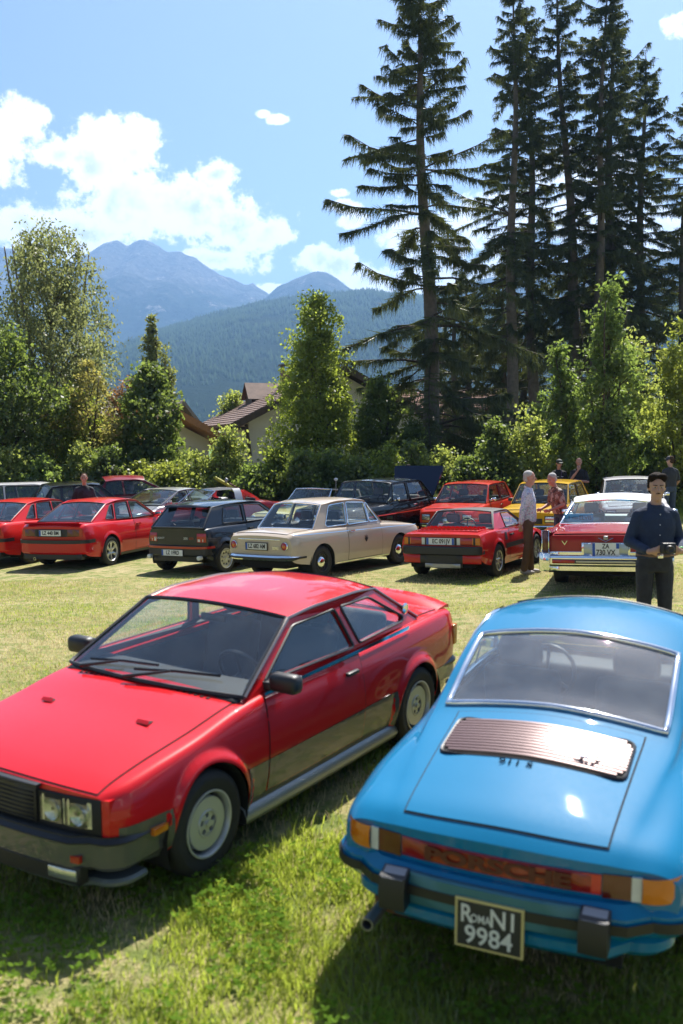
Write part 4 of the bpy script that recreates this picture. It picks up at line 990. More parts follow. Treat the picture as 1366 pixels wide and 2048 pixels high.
# ================================================================ the middle row
def lamps(c, end, name, y0, y1, z0, z1, mat, out=.012, dep=.05, parent=None):
    return [c.strip(name, end, *sorted((sg * y0, sg * y1)), z0, z1, out, dep, mat, parent) for sg in (1, -1)]
BEIGE = paint('beige_paint', (0.52, 0.43, 0.34))
def beige_saloon():
    st = [(2.06, .42, .70, .74, .70, .73, .68), (1.98, .36, .745, .775, .74, .775, .725), (1.6, .28, .80, .835, .755, .79, .74), (1.25, .25, .83, .865, .76, .795, .745), (.72, .22, .865, .905, .76, .795, .745),
          (0, .22, .88, .91, .76, .80, .745), (-.8, .22, .885, .91, .76, .80, .745), (-1.25, .25, .885, .915, .76, .795, .74), (-1.7, .30, .875, .91, .75, .785, .73), (-2.05, .36, .85, .885, .73, .765, .70), (-2.13, .42, .80, .835, .71, .74, .67)]
    c = Car('saloon', 'beige two-door saloon with chrome bumper and round tail lamps in the middle row', -.186, 19.63, 52.8, BEIGE, st, 2.5, [(1.25, .30, .34), (-1.25, .30, .345)], re=.05, zm=.55, bow=(.08, .07), cabin=(-1.12, .60))
    c.body(.07)
    c.house([(.72, .895, .70), (.1, .90, .725), (-.6, .90, .725), (-1.38, .90, .67)], [(.30, 1.33, .58), (-.1, 1.37, .60), (-.55, 1.37, .595), (-1.0, 1.32, .56)],
            [('vent_window', [(.60, .925), (.34, 1.285), (.30, 1.29), (.30, .925)], .02), ('door_window', [(.26, .925), (.26, 1.30), (-.32, 1.335), (-.40, .925)], .03), ('quarter_window', [(-.45, .925), (-.38, 1.33), (-.82, 1.305, .06), (-1.04, .96, .10), (-1.0, .925, .05)], .04)],
            crown=.045, wtrim=CHROME, gutter=BEIGE)
    for sg in (1, -1):
        c.door([(-.48, .27), (.62, .27), (.60, .865), (-.48, .87)], sg, (-.36, .80), CHROME)
        c.spatch('waist_moulding', [(-2.06, .835), (1.95, .755), (1.95, .765), (-2.06, .85)], .008, CHROME, sg, None, 40, 3)
        c.spatch('sill_moulding', [(-.85, .235), (.85, .235), (.85, .25), (-.85, .25)], .008, CHROME, sg, None, 20, 3)
        p = c.side(np.array([-1.86]), np.array([.67]))[0]; MB().lathe([(.035, .0), (.03, .012), (0.001, .014)], 14, 'y', (-1.86, sg * p, .67)).build('round_badge', CHROME, c.root, 40) if sg < 0 else None
        c.mirror(.52, .74, .96, sg, CHROME, (.05, .12, .08)) if sg > 0 else None
        l = c.roundlamp('tail_lamp', -1, sg * .60, .655, .068, REDLENS, CHROME); c.roundlamp('lamp_centre', -1, sg * .60, .655, .03, AMBER, None, .04, .012, l)
        c.roundlamp('headlamp', 1, sg * .58, .60, .085, LAMP, CHROME)
    y = float(c.side(np.array([.06]), np.array([.62]))[0]); logo = MB()       # dark emblem on the door
    for q, L in ((-40, .09), (-20, .12), (0, .13), (20, .12), (40, .09)): logo.tube([(.06, -(y + .010), .57), (.06 + L * math.sin(R(q)), -(y + .010), .57 + L * math.cos(R(q)))], [.012, .003], 5)
    logo.build('door_emblem', INK, c.root, None)
    c.tpatch('boot_lid', -2.06, -1.42, .60, .60, .005, BEIGE); c.tpatch('bonnet', .78, 2.0, .66, .62, .005, BEIGE)
    c.bumper('rear_bumper', -1, .40, .49, .10, .42, CHROME, .05, hw=.75, bev=.03, rubber=(.43, .455, BLACK)); c.bumper('front_bumper', 1, .40, .49, .09, .4, CHROME, .05, hw=.75, bev=.03)
    c.strip('rear_trim', -1, -.50, .50, .755, .775, .008, .02, CHROME); gr = c.strip('grille', 1, -.5, .5, .53, .68, .012, .03, BLACK)
    for sg in (1, -1): c.strip('grille_kidney', 1, *sorted((sg * .015, sg * .10)), .51, .70, .03, .03, CHROME, gr)
    lamps(c, 1, 'indicator', .70, .75, .66, .70, AMBER, .0, .03)
    c.plate(-1, .02, .645, .50, .115, 'LZ 682 AM', .03, bg=pmat('black_framed_plate', (.62, .63, .62), .4), frame=BLACK)
    put_text('boot_script', '2002', .07, CHROME, c.root, (c.x0 - .012, -.42, .62), (0, -1, 0), (0, 0, 1), 1.1)
    MB().lathe([(.02, .1), (.02, -.1)], 10, 'x', (-2.1, .45, .25)).build('exhaust_pipe', STEEL, c.root, 50)
    c.seats((.05, -.72), .46, SEATM, (.52, .90), 1, .33, .5)
    c.wheels(.30, .17, .175, 'cap', 1.36, BLACK)
beige_saloon()

XRED = paint('wedge_red', (0.52, 0.012, 0.014))
def wedge_sports():
    st = [(1.96, .36, .50, .52, .66, .70, .64), (1.85, .28, .55, .575, .72, .76, .70), (1.4, .22, .66, .68, .74, .785, .73), (1.1, .20, .70, .725, .745, .785, .735), (.60, .19, .78, .81, .75, .785, .735), (0, .19, .80, .82, .75, .785, .735),
          (-.6, .19, .81, .83, .75, .785, .735), (-1.1, .21, .83, .845, .75, .785, .735), (-1.7, .28, .815, .83, .745, .775, .72), (-1.88, .36, .80, .81, .72, .76, .70)]
    c = Car('wedge_sports_car', 'small red wedge-shaped sports car with a louvred engine cover in the middle row', 2.636, 19.17, 61.7, XRED, st, 2.2, [(1.10, .29, .335), (-1.10, .29, .335)], re=.03, zm=.5, bow=(.08, .05), cabin=(-.62, .45), flare=.012)
    c.body(.07)
    c.house([(.72, .80, .68), (.1, .815, .705), (-.4, .82, .70), (-1.02, .845, .66)], [(.02, 1.12, .55), (-.2, 1.135, .555), (-.5, 1.135, .55), (-.72, 1.13, .54)],
            [('door_window', [(.55, .84), (.05, 1.085), (-.42, 1.10), (-.46, .84)], .025)], crown=.03, wtrim=BLACK, gutter=BLACK, bows=(.1, .04, .0, .0), roofmat=None)
    for o in [q for q in c.root.children if q.name.startswith('roof') and 'gutter' not in q.name]: o.data.materials[0] = BLACK
    for sg in (1, -1):
        c.door([(-.46, .26), (.52, .26), (.50, .79), (-.46, .80)], sg, (-.36, .70), BLACK)
        c.lowpanel('rubbing_strip', .56, .012, BLACK, sg, zbot=.475, xr=(-.72, .74))
        c.spatch('air_scoop', [(-.74, .62), (-.60, .62), (-.60, .76), (-.70, .76)], .006, BLACK, sg)
        # flat tail-lamp clusters
    cov = MB().box(-1.58, -.98, -.57, .57, .83, .852, .01).build('engine_cover', XRED, c.root, 30)
    for k in range(13):
        y = -.50 + k * .0835
        for j in range(4):
            x = -1.52 + j * .14; MB().add([(x, y - .03, .853), (x, y + .03, .853), (x + .09, y + .03, .853), (x + .09, y - .03, .853), (x, y - .025, .89), (x, y + .025, .89)], [(0, 1, 5, 4), (4, 5, 2, 3), (0, 4, 3), (1, 2, 5)]).build('louvre', XRED, cov, None)
    tail = c.strip('tail_panel', -1, -.71, .71, .615, .755, .006, .03, BLACK)
    for sg in (1, -1):
        l = c.strip('tail_lamp', -1, *sorted((sg * .36, sg * .58)), .625, .745, .014, .03, REDLENS); c.strip('indicator', -1, *sorted((sg * .58, sg * .71)), .625, .745, .014, .03, AMBER, l); c.strip('reversing_lamp', -1, *sorted((sg * .30, sg * .36)), .625, .745, .014, .03, CLEARL, l)
    c.bumper('rear_bumper', -1, .455, .60, .10, .16, BLACK, .1, hw=.745, bev=.015, sides=.02); c.bumper('front_bumper', 1, .38, .48, .06, .2, BLACK, .1, hw=.70)
    c.strip('lower_grille', -1, -.40, .40, .30, .45, .012, .04, BLACK)
    lamps(c, -1, 'rear_valance', .40, .72, .30, .455, XRED, .012, .05)
    c.strip('silencer', -1, -.36, .30, .22, .30, .02, .12, STEEL)
    c.plate(-1, 0, .685, .52, .115, 'EC 091JV', .025, rband=True)
    c.seats((-.12,), .36, SEATG, (.50, .80), 1, .32, .52); c.wiper(c.wsP, .4, .75)
    c.mirror(.42, .70, .86, 1, BLACK); c.mirror(.42, .70, .86, -1, BLACK)
    c.wheels(.29, .18, .18, 'spoke8', 1.40, ALLOY)
wedge_sports()

ARED = paint('saloon_red', (0.55, 0.010, 0.016)); ARED2 = paint('saloon_red_bright', (0.60, 0.018, 0.014))
def fast_saloon(name, label, x, y, yaw, pt, txt, wst):
    st = [(2.10, .36, .62, .65, .72, .75, .70), (2.0, .28, .67, .70, .78, .82, .76), (1.27, .20, .79, .83, .80, .845, .785), (.95, .19, .85, .88, .80, .845, .785), (0, .18, .89, .92, .80, .847, .785),
          (-.8, .18, .915, .94, .80, .847, .78), (-1.27, .20, .93, .955, .80, .845, .77), (-1.9, .25, .94, .965, .785, .83, .755), (-2.14, .30, .93, .95, .76, .80, .73), (-2.2, .36, .88, .90, .735, .775, .70)]
    c = Car(name, label, x, y, yaw, pt, st, 2.546, [(1.27, .31, .355), (-1.27, .31, .36)], re=.06, zm=.5, bow=(.12, .09), cabin=(-1.35, .75), flare=.012)
    c.body(.07)
    c.house([(1.0, .88, .72), (.3, .90, .755), (-.6, .93, .75), (-1.72, .955, .66)], [(.20, 1.30, .59), (-.2, 1.345, .60), (-.6, 1.34, .59), (-.98, 1.285, .56)],
            [('front_side_window', [(.78, .925), (.18, 1.265), (-.18, 1.295), (-.22, .935)], .03), ('rear_side_window', [(-.28, .94), (-.24, 1.297), (-.72, 1.28), (-.86, .955)], .03), ('quarter_window', [(-.92, .965), (-.79, 1.27), (-.90, 1.25), (-1.22, .985)], .03)],
            crown=.045, wtrim=BLACK, gutter=pt, glass=GLASSB)
    for sg in (1, -1):
        c.door([(-.25, .26), (.86, .26), (.82, .87), (-.25, .90)], sg, (-.12, .80), pt); c.door([(-1.0, .62), (-.27, .26), (-.27, .90), (-1.0, .915)], sg, (-.88, .82), pt) if False else None
        c.lowpanel('rubbing_strip', .50, .012, pt, sg, zbot=.43, xr=(-.85, .88)); c.lowpanel('dark_sill', .235, .006, BLACK, sg, zbot=.17, xr=(-.86, .86))
        c.mirror(.74, .76, .96, sg, pt)
        l = c.strip('tail_lamp', -1, *sorted((sg * .34, sg * .72)), .69, .84, .012, .05, SMOKE); c.strip('reversing_lamp', -1, *sorted((sg * .33, sg * .40)), .69, .84, .016, .05, CLEARL if False else BLACK, l); c.strip('indicator', -1, *sorted((sg * .60, sg * .72)), .69, .84, .018, .05, REDLENS, l)
    c.strip('lamp_panel', -1, -.35, .35, .685, .845, .008, .03, BLACK)
    c.bumper('rear_bumper', -1, .33, .60, .09, .50, pt, .12, hw=.80, bev=.04, rubber=(.585, .592, BLACK)); c.bumper('front_bumper', 1, .30, .52, .07, .5, pt, .12, hw=.80, bev=.04)
    c.strip('lower_apron', -1, -.70, .70, .22, .33, .03, .1, BLACK)
    P = []
    for yy_ in np.linspace(-.66, .66, 11): P.append([(-2.0, yy_, .96), (-2.08, yy_, .975), (-2.16, yy_, .982), (-2.165, yy_, .968), (-2.14, yy_, .945)])
    MB().grid(P).build('boot_spoiler', pt, c.root, 40)
    lamps(c, 1, 'headlamp', .35, .70, .53, .64, LAMP); c.strip('grille', 1, -.34, .34, .53, .64, .012, .03, BLACK); c.tpatch('bonnet', 1.0, 2.02, .70, .66, .005, pt)
    c.plate(-1, 0, .765, .52, .115, txt, .035, lines=None if txt else [])
    c.seats((.05, -.78), .42, SEATM, (.72, .90), 1, .35, .55)
    c.wheels(.31, .205, .21, wst, 1.50, ALLOY)
    MB().lathe([(.03, .1), (.03, -.14), (.025, -.14)], 12, 'x', (-2.15, .35, .24)).build('exhaust_pipe', CHROME, c.root, 50)
fast_saloon('fastback_saloon', 'red fastback saloon with six-spoke wheels left of the black hatchback', -5.238, 22.75, 71.0, ARED, 'LZ 440 BM', 'spoke6')
fast_saloon('fastback_saloon', 'red fastback car cut off by the left edge of the picture', -7.15, 23.5, 71.0, ARED2, '', 'spoke8')

NAVY = paint('black_blue', (0.012, 0.016, 0.026), rough=.3)
def hatchback():
    st = [(1.90, .36, .62, .64, .66, .70, .64), (1.8, .30, .68, .70, .72, .76, .70), (1.21, .22, .79, .83, .74, .78, .73), (.95, .21, .85, .88, .74, .78, .73), (0, .20, .89, .92, .745, .785, .73), (-.8, .20, .90, .93, .745, .785, .73),
          (-1.21, .22, .90, .93, .745, .785, .72), (-1.65, .28, .89, .91, .735, .77, .70), (-1.74, .34, .87, .89, .70, .74, .68)]
    c = Car('hatchback', 'black three-door hot hatch with sloping tailgate between the red and beige cars', -2.296, 21.02, 59.1, NAVY, st, 2.42, [(1.21, .285, .33), (-1.21, .285, .335)], re=.05, zm=.5, flare=.03, bow=(.10, .06), cabin=(-1.5, .75))
    c.body(.07)
    c.house([(.98, .88, .68), (.3, .90, .715), (-.6, .92, .71), (-1.70, .90, .66)], [(.28, 1.28, .57), (-.2, 1.325, .59), (-.8, 1.32, .58), (-1.32, 1.275, .555)],
            [('door_window', [(.72, .925), (.22, 1.25), (-.36, 1.28), (-.40, .94)], .03), ('quarter_window', [(-.47, .945), (-.44, 1.28), (-1.0, 1.26), (-1.14, .955)], .04, GLASSD)], crown=.04, wtrim=BLACK, gutter=NAVY, rearglass=GLASSD)
    lip = []
    for y in np.linspace(-.54, .54, 9): lip.append([(-1.22, y, 1.317), (-1.42, y, 1.305), (-1.44, y, 1.28), (-1.34, y, 1.28)])
    MB().grid(lip).build('roof_spoiler', NAVY, c.root, 40)
    for sg in (1, -1):
        c.door([(-.43, .26), (.80, .26), (.76, .87), (-.43, .90)], sg, (-.32, .80), BLACK); c.lowpanel('rubbing_strip', .50, .012, BLACK, sg, zbot=.42, xr=(-.84, .84))
        c.lowpanel('wheel_arch_trim', .70, .012, BLACK, sg, zbot=.60, xr=(-1.5, -.95)) if False else None
        c.mirror(.68, .72, .95, sg, BLACK)
        l = c.strip('tail_lamp', -1, *sorted((sg * .50, sg * .70)), .63, .80, .014, .05, REDLENS); c.strip('reversing_lamp', -1, *sorted((sg * .52, sg * .64)), .64, .69, .02, .05, CLEARL, l)
        MB().lathe([(.045, .03), (.045, -.05), (.0, -.06)], 14, 'x', (c.x0 - .06, sg * .62, .34)).build('fog_lamp', CLEARL, c.root, 50)
    c.bumper('rear_bumper', -1, .36, .56, .10, .46, BLACK, .12, hw=.745, bev=.03, rubber=(.525, .54, REDLENS)); c.bumper('front_bumper', 1, .32, .52, .08, .4, BLACK, .12, hw=.745, bev=.03)
    c.strip('lower_apron', -1, -.60, .60, .25, .36, .02, .08, BLACK)
    lamps(c, 1, 'headlamp', .34, .66, .52, .64, LAMP); c.strip('grille', 1, -.33, .33, .52, .63, .012, .03, BLACK); c.tpatch('bonnet', 1.0, 1.82, .66, .60, .005, NAVY)
    c.plate(-1, .02, .43, .52, .115, 'LZ 1FRD', .12)
    put_text('tailgate_lettering', 'GTI', .06, REDLENS, c.root, (c.x0 - .01, -.38, .70), (0, -1, 0), (0, 0, 1), 1.2); put_text('tailgate_lettering', '205', .06, WHITEP, c.root, (c.x0 - .01, -.24, .70), (0, -1, 0), (0, 0, 1), 1.2)
    put_text('maker_lettering', 'PEUGEOT', .05, WHITEP, c.root, (c.x0 - .01, .42, .70), (0, -1, 0), (0, 0, 1), 1.2)
    MB().tube([(-1.74, .0, .95), (-1.60, .28, 1.02)], .012, 6).build('rear_wiper', BLACK, c.root, 60)
    c.seats((.05, -.75), .42, SEATG, (.68, .90), 1, .33, .55)
    c.wheels(.285, .185, .19, 'pepper', 1.42, ALLOY)
hatchback()

CRED = paint('limousine_red', (0.36, 0.022, 0.034)); VINYL = pmat('white_vinyl', (0.72, 0.70, 0.68), .45, coat=.15, var=.05, bump=.1, bscale=120)
def big_saloon():
    st = [(2.78, .42, .76, .80, .86, .90, .84), (2.6, .34, .82, .86, .94, .98, .92), (1.65, .28, .88, .93, .96, 1.005, .95), (1.1, .26, .91, .97, .96, 1.01, .95), (0, .24, .925, .98, .96, 1.01, .95), (-.9, .25, .935, .99, .96, 1.01, .95), (-1.65, .29, .935, .985, .955, 1.0, .945),
          (-2.6, .36, .93, .95, .94, .985, .93), (-2.95, .42, .92, .935, .93, .97, .92), (-3.0, .50, .90, .915, .92, .96, .91)]
    c = Car('limousine', 'long dark red saloon with a white roof and chrome-tipped tail fins on the right', 5.0, 18.25, 71.9, CRED, st, 3.3, [(1.65, .34, .39), (-1.65, .34, .36)], re=.035, zm=.5, bow=(.06, .03), cabin=(-1.15, 1.0))
    c.body(.09)
    c.house([(1.2, .96, .86), (.4, .97, .90), (-.7, .97, .90), (-1.55, .975, .84)], [(.52, 1.33, .68), (0, 1.355, .70), (-.6, 1.355, .69), (-1.02, 1.30, .655)],
            [('front_side_window', [(.98, .995), (.46, 1.30), (.02, 1.315), (-.02, .995)], .03), ('rear_side_window', [(-.08, .995), (-.04, 1.315), (-.62, 1.305), (-.80, .995)], .04)], crown=.055, roofmat=VINYL, wtrim=CHROME, gutter=CHROME, glass=glassmat('limo_glass', (.72, .82, .84), .2))
    for sg in (1, -1):
        c.door([(-.05, .33), (1.05, .33), (1.0, .905), (-.05, .91)], sg, (.08, .82), CHROME); c.door([(-.95, .33), (-.07, .33), (-.07, .91), (-.88, .915)], sg, (-.75, .82), CHROME)
        c.spatch('side_moulding', [(-2.9, .60), (2.6, .60), (2.6, .625), (-2.9, .625)], .01, CHROME, sg, None, 50, 3); c.spatch('sill_moulding', [(-1.2, .29), (1.2, .29), (1.2, .34), (-1.2, .34)], .006, CHROME, sg, None, 20, 3)
        # tall tail-fin lamp housings
        fin = MB(); P = []
        for (x, z) in ((-2.1, .955), (-2.5, .975), (-2.9, .985), (-3.06, .985)): P.append([(x, sg * .80, z - .03), (x, sg * .83, z + .01), (x, sg * .93, z + .01), (x, sg * .965, z - .05)])
        fin.grid(P).build('tail_fin', CRED, c.root, 40)
        l = MB().box(-3.07, -2.98, min(sg * .86, sg * .95), max(sg * .86, sg * .95), .62, .985, .015).build('fin_lamp', SMOKE, c.root, 30)
        MB().tube([(-3.075, sg * .855, .60), (-3.085, sg * .855, .99), (-3.075, sg * .955, .99), (-3.075, sg * .955, .60)], .010, 5, True).build('lamp_surround', CHROME, l, 60)
        MB().box(-3.16, -3.0, min(sg * .83, sg * 1.0), max(sg * .83, sg * 1.0), .36, .66, .03).build('bumper_end', CHROME, c.root, 40)
        c.mirror(.95, .90, 1.02, sg, CHROME, (.06, .14, .09))
        put_text('wing_badge', 'V', .10, CHROME, c.root, (c.x0 - .008, sg * .62, .79), (0, -1, 0), (0, 0, 1), 1.6)
    b = c.bumper('rear_bumper', -1, .44, .60, .14, .5, CHROME, .12, hw=.96, bev=.03)
    c.strip('bumper_channel', -1, -.80, .80, .485, .555, .152, .03, pmat('bumper_recess', (.04, .04, .05), .3, metal=.4), b)
    for sg in (1, -1): c.strip('bumper_lamp', -1, *sorted((sg * .46, sg * .80)), .495, .545, .16, .03, REDLENS, b)
    c.strip('bumper_inlay', -1, -.46, .46, .50, .535, .158, .02, pmat('cream_inlay', (.55, .5, .34), .3), b)
    c.strip('chrome_shelf', -1, -.86, .86, .605, .66, .03, .05, CHROME); c.strip('lower_apron', -1, -.85, .85, .36, .44, .06, .05, CHROME)
    pl = c.strip('plate_recess', -1, -.36, .36, .60, .80, .035, .04, CHROME); c.strip('recess_panel', -1, -.33, .33, .615, .785, .040, .02, pmat('recess_silver', (.45, .5, .5), .3, metal=.4), pl)
    c.plate(-1, 0, .70, .40, .20, '', .06, [('ZA', 0, .048, .10, .8), ('730 VX', 0, -.048, .115, .8)], None, None, True, rband=False)
    c.strip('blue_plate_corner', -1, -.20, -.155, .715, .795, .066, .005, BLUEP)
    crest = MB().box(c.x0 - .035, c.x0 - .01, -.035, .035, .845, .905, .01).build('boot_crest', STEEL, c.root, 30); MB().tube([(c.x0 - .03, .11, .875), (c.x0 - .035, 0, .82), (c.x0 - .03, -.11, .875)], .006, 5).build('crest_chevron', CHROME, crest, 60)
    c.tpatch('boot_lid', -2.97, -1.62, .78, .74, .012, CRED); c.tpatch('bonnet', 1.25, 2.7, .80, .76, .01, CRED)
    lamps(c, 1, 'headlamp', .48, .84, .58, .72, LAMP); c.strip('grille', 1, -.45, .45, .55, .76, .03, .05, CHROME); c.bumper('front_bumper', 1, .40, .54, .12, .5, CHROME, .12, hw=.95)
    # blue sign on the parcel shelf behind the rear window
    SG = pmat('sign_blue', (.10, .48, .75), .5, var=.05)
    sgn = MB().box(-1.40, -1.39, .30, .78, 1.0, 1.135, .003).build('shelf_sign', SG, c.root, 30, label='pale blue card reading I ELVIS behind the rear window')
    put_text('sign_lettering', 'I', .10, INK, sgn, (-1.403, .70, 1.065), (0, -1, 0), (0, 0, 1), 1.0); put_text('sign_lettering', 'ELVIS', .095, INK, sgn, (-1.403, .43, 1.065), (0, -1, 0), (0, 0, 1), .95)
    MB().add([(-1.403, .60 + .06 * math.cos(q), 1.065 + .025 * math.sin(q)) for q in [k * math.pi / 8 for k in range(16)]], [tuple(range(16))]).build('sign_guitar', pmat('sign_teal', (.02, .2, .35), .5), sgn, None)
    c.seats((.25, -.75), .50, SEATW, (.85, .97), 1, .42, .55, SEATW); c.wheels(.345, .22, .20, 'cap', 1.62, CHROME)
    MB().box(-1.5, -1.1, -.8, .8, .93, .975, .01).build('parcel_shelf', SEATW, c.root, 30)
    MB().box(-.55, -.50, -.46, -.26, 1.0, 1.16, .03).build('child_headrest', SEATM, c.root, 30)
big_saloon()
# ================================================================ the back row
def small_car(name, label, x, y, yaw, pt, L=(1.8, -1.8), W=.76, zb=.86, H=1.36, wbase=2.2, r=.27, wst='cap', hood=.82, ws=(.85, .32), rear=(-1.0, -1.45), tail=.86, seat=SEATM, glass=None, roofmat=None, wins=None, round_l=False, rimmat=None, bump=CHROME, re=.05, boxy=.0, mir=CHROME, crown=.04, plate=None, grille=True, top=True, bowf=.07):
    f, b = L; h0 = hood; n = .06 if not round_l else .0
    st = [(f, .40, h0 - .12, h0 - .09, W - .09, W - .06, W - .10), (f - .1, .33, h0 - .05, h0 - .02, W - .03, W, W - .045), (wbase / 2, .24, h0 - .0, h0 + .03, W - .03, W + .005, W - .045), (ws[0] + .05, .22, zb - .02, zb + .01, W - .03, W + .01, W - .045), (0, .21, zb, zb + .02, W - .03, W + .01, W - .045),
          (-wbase / 2, .24, zb, zb + .02, W - .03, W + .005, W - .05), (b + .25, .30, tail, tail + .02, W - .04, W - .01, W - .06), (b + .06, .35, tail - .02, tail, W - .06, W - .03, W - .08), (b, .42, tail - .10, tail - .08, W - .09, W - .06, W - .11)]
    c = Car(name, label, x, y, yaw, pt, st, wbase, [(wbase / 2, r, r + .05), (-wbase / 2, r, r + .05)], re=re, zm=.5, bow=(bowf, .06), cabin=(rear[1] + .28, ws[0] - .12))
    c.body(.09)
    zr = H - crown; hwr = W - .17
    if top:
        mid = .5 * (ws[1] + rear[0])
        wl = wins or [('door_window', [(ws[0] - .22, zb + .035), (ws[1] - .02, zr - .05), (mid + .12, zr - .03), (mid + .08, zb + .035)], .03), ('quarter_window', [(mid + .01, zb + .035), (mid + .05, zr - .03), (rear[0] + .10, zr - .05), (rear[1] + .32, zb + .05)], .05)]
        c.house([(ws[0], zb + .01, W - .08), (.1, zb + .015, W - .055), (-.6, zb + .015, W - .06), (rear[1], tail + .03 if tail < zb else zb + .02, W - .11)], [(ws[1], zr - .03, hwr), (ws[1] - .3, zr, hwr + .015), (rear[0] + .3, zr, hwr + .01), (rear[0], zr - .04, hwr - .02)], wl, crown=crown, wtrim=BLACK, gutter=pt if roofmat is None else roofmat, roofmat=roofmat, glass=glass)
        c.wiper(c.wsP, .3, .62); c.wiper(c.wsP, .6, .9)
    c.bumper('front_bumper', 1, .38, .46, .08, .25, bump, .05, hw=W - .03, bev=.02); c.bumper('rear_bumper', -1, .38, .46, .08, .25, bump, .05, hw=W - .03, bev=.02)
    if grille: c.strip('grille', 1, -.36, .36, .50, .62, .012, .03, BLACK)
    for sg in (1, -1):
        if round_l: c.roundlamp('headlamp', 1, sg * (W - .20), .62, .085, LAMP, CHROME)
        else:
            l = c.strip('headlamp', 1, *sorted((sg * (W - .33), sg * (W - .13))), .545, .665, .02, .05, LAMP); c.strip('lamp_rim', 1, *sorted((sg * (W - .35), sg * (W - .11))), .53, .68, .012, .05, BLACK, l)
        c.strip('indicator', 1, *sorted((sg * (W - .33), sg * (W - .13))), .475, .52, .014, .04, AMBER)
        c.strip('tail_lamp', -1, *sorted((sg * (W - .26), sg * (W - .11))), .55, .70, .012, .04, REDLENS)
        d = c.door([(-.30 - .0, .28), (ws[0] - .18, .28), (ws[0] - .2, zb - .03), (-.30, zb - .02)], sg, (-.2, zb - .09), CHROME)
        c.mirror(ws[0] - .28, W - .06, zb + .08, sg, mir, (.05, .13, .085))
    c.tpatch('bonnet', ws[0] + .08, f - .08, W - .15, W - .18, .005, pt)
    c.seats((0, -.62), zb - .44, seat, (ws[0] - .28, zb + .02), 1, .33, .52); c.wheels(r, .15, r * .62, wst, 2 * (W - .11), rimmat or STEEL)
    return c
ORED = paint('orange_red', (0.56, 0.035, 0.014)); YEL = paint('sun_yellow', (0.62, 0.36, 0.012)); LBLUE = paint('pale_blue', (0.24, 0.34, 0.46)); BLK = paint('gloss_black', (0.008, 0.008, 0.01), rough=.25)
MAR = paint('maroon', (0.22, 0.018, 0.028)); SILV = paint('silver', (0.42, 0.42, 0.43), metal=.6); TRED = paint('open_car_red', (0.56, 0.012, 0.018)); PYEL = paint('pale_yellow', (0.62, 0.52, 0.20)); WHT = paint('off_white', (0.66, 0.64, 0.66))
small_car('supermini', 'small orange-red two-box car facing left behind the red wedge sports car', 3.35, 25.9, 243, ORED, H=1.37, zb=.88, hood=.84, ws=(.80, .36), rear=(-1.05, -1.5), seat=SEATM, wst='pepper')
small_car('supermini', 'small yellow two-box car parked beside the orange-red one', 5.1, 24.8, 243, YEL, H=1.40, zb=.89, hood=.85, ws=(.80, .36), rear=(-1.05, -1.6), wst='spoke8', rimmat=ALLOY, mir=BLACK)
small_car('estate_car', 'pale blue car with a white roof at the far left', -9.9, 29.0, 185, LBLUE, L=(2.1, -2.1), W=.80, H=1.52, zb=.95, wbase=2.6, r=.30, ws=(.95, .55), rear=(-1.5, -1.85), tail=.95, hood=.90, roofmat=pmat('white_roof_paint', (.74, .73, .75), .3, coat=.8), seat=SEATG)
small_car('old_saloon', 'black old-timer behind the man in the black T-shirt', -7.75, 28.0, 212, BLK, L=(1.95, -1.95), W=.74, H=1.55, zb=1.0, wbase=2.4, r=.30, ws=(.72, .40), rear=(-.95, -1.5), tail=.88, hood=.92, round_l=True, re=.12, crown=.09, seat=SEATG)
small_car('old_saloon', 'maroon round-roofed old-timer right of the black old-timer', -6.75, 30.6, 200, MAR, L=(1.95, -1.95), W=.74, H=1.58, zb=1.0, wbase=2.4, r=.30, ws=(.70, .42), rear=(-.72, -1.6), tail=.92, hood=.92, round_l=True, re=.14, crown=.12, seat=SEATG)
small_car('silver_coupe', 'silver coupe behind the bonnet of the red open-top car', -5.0, 28.6, 236, SILV, L=(2.1, -2.0), W=.84, H=1.27, zb=.85, wbase=2.45, r=.30, ws=(.95, .15), rear=(-.75, -1.55), tail=.90, hood=.74, bump=SILV, mir=SILV, wst='spoke5', seat=SEATM)
small_car('pale_saloon', 'off-white saloon half hidden behind the long saloon with the white roof', 7.55, 26.3, 258, WHT, L=(2.1, -2.1), W=.82, H=1.36, zb=.88, wbase=2.6, r=.30, ws=(.95, .4), rear=(-1.0, -1.5), tail=.88, hood=.80, seat=SEATG)

def open_car(name, label, x, y, yaw, pt, **kw):
    c = small_car(name, label, x, y, yaw, pt, top=False, **kw); W = kw.get('W', .78); zb = kw.get('zb', .86); ws = kw.get('ws', (.7, .25)); zt = kw.get('H', 1.25)
    b0, t0 = (ws[0], zb + .01, W - .10), (ws[1], zt, W - .20); nu, nv = 13, 7; P = np.zeros((nu, nv, 3))
    for i in range(nu):
        u = 2 * i / (nu - 1) - 1; q = 1 - u * u
        for j in range(nv):
            v = j / (nv - 1); P[i, j] = ((b0[0] + .10 * q) * (1 - v) + (t0[0] + .05 * q) * v, u * (b0[2] * (1 - v) + t0[2] * v), b0[1] * (1 - v) + t0[1] * v + .02 * q)
    g = MB().grid(P).build('windscreen', GLASSB, c.root, 180); e = [P[i, 0] for i in range(nu)] + [P[-1, j] for j in range(1, nv)] + [P[i, -1] for i in range(nu - 2, -1, -1)] + [P[0, j] for j in range(nv - 2, 0, -1)]
    MB().tube(e, .018, 6, True).build('windscreen_frame', CHROME, g, 60); c.wiper(P, .35, .6); c.wiper(P, .62, .88)
    MB().box(ws[1] - .05, ws[1] - .02, -.1, .1, zt - .10, zt - .05, .015).build('rear_view_mirror', BLACK, c.root, 40); return c
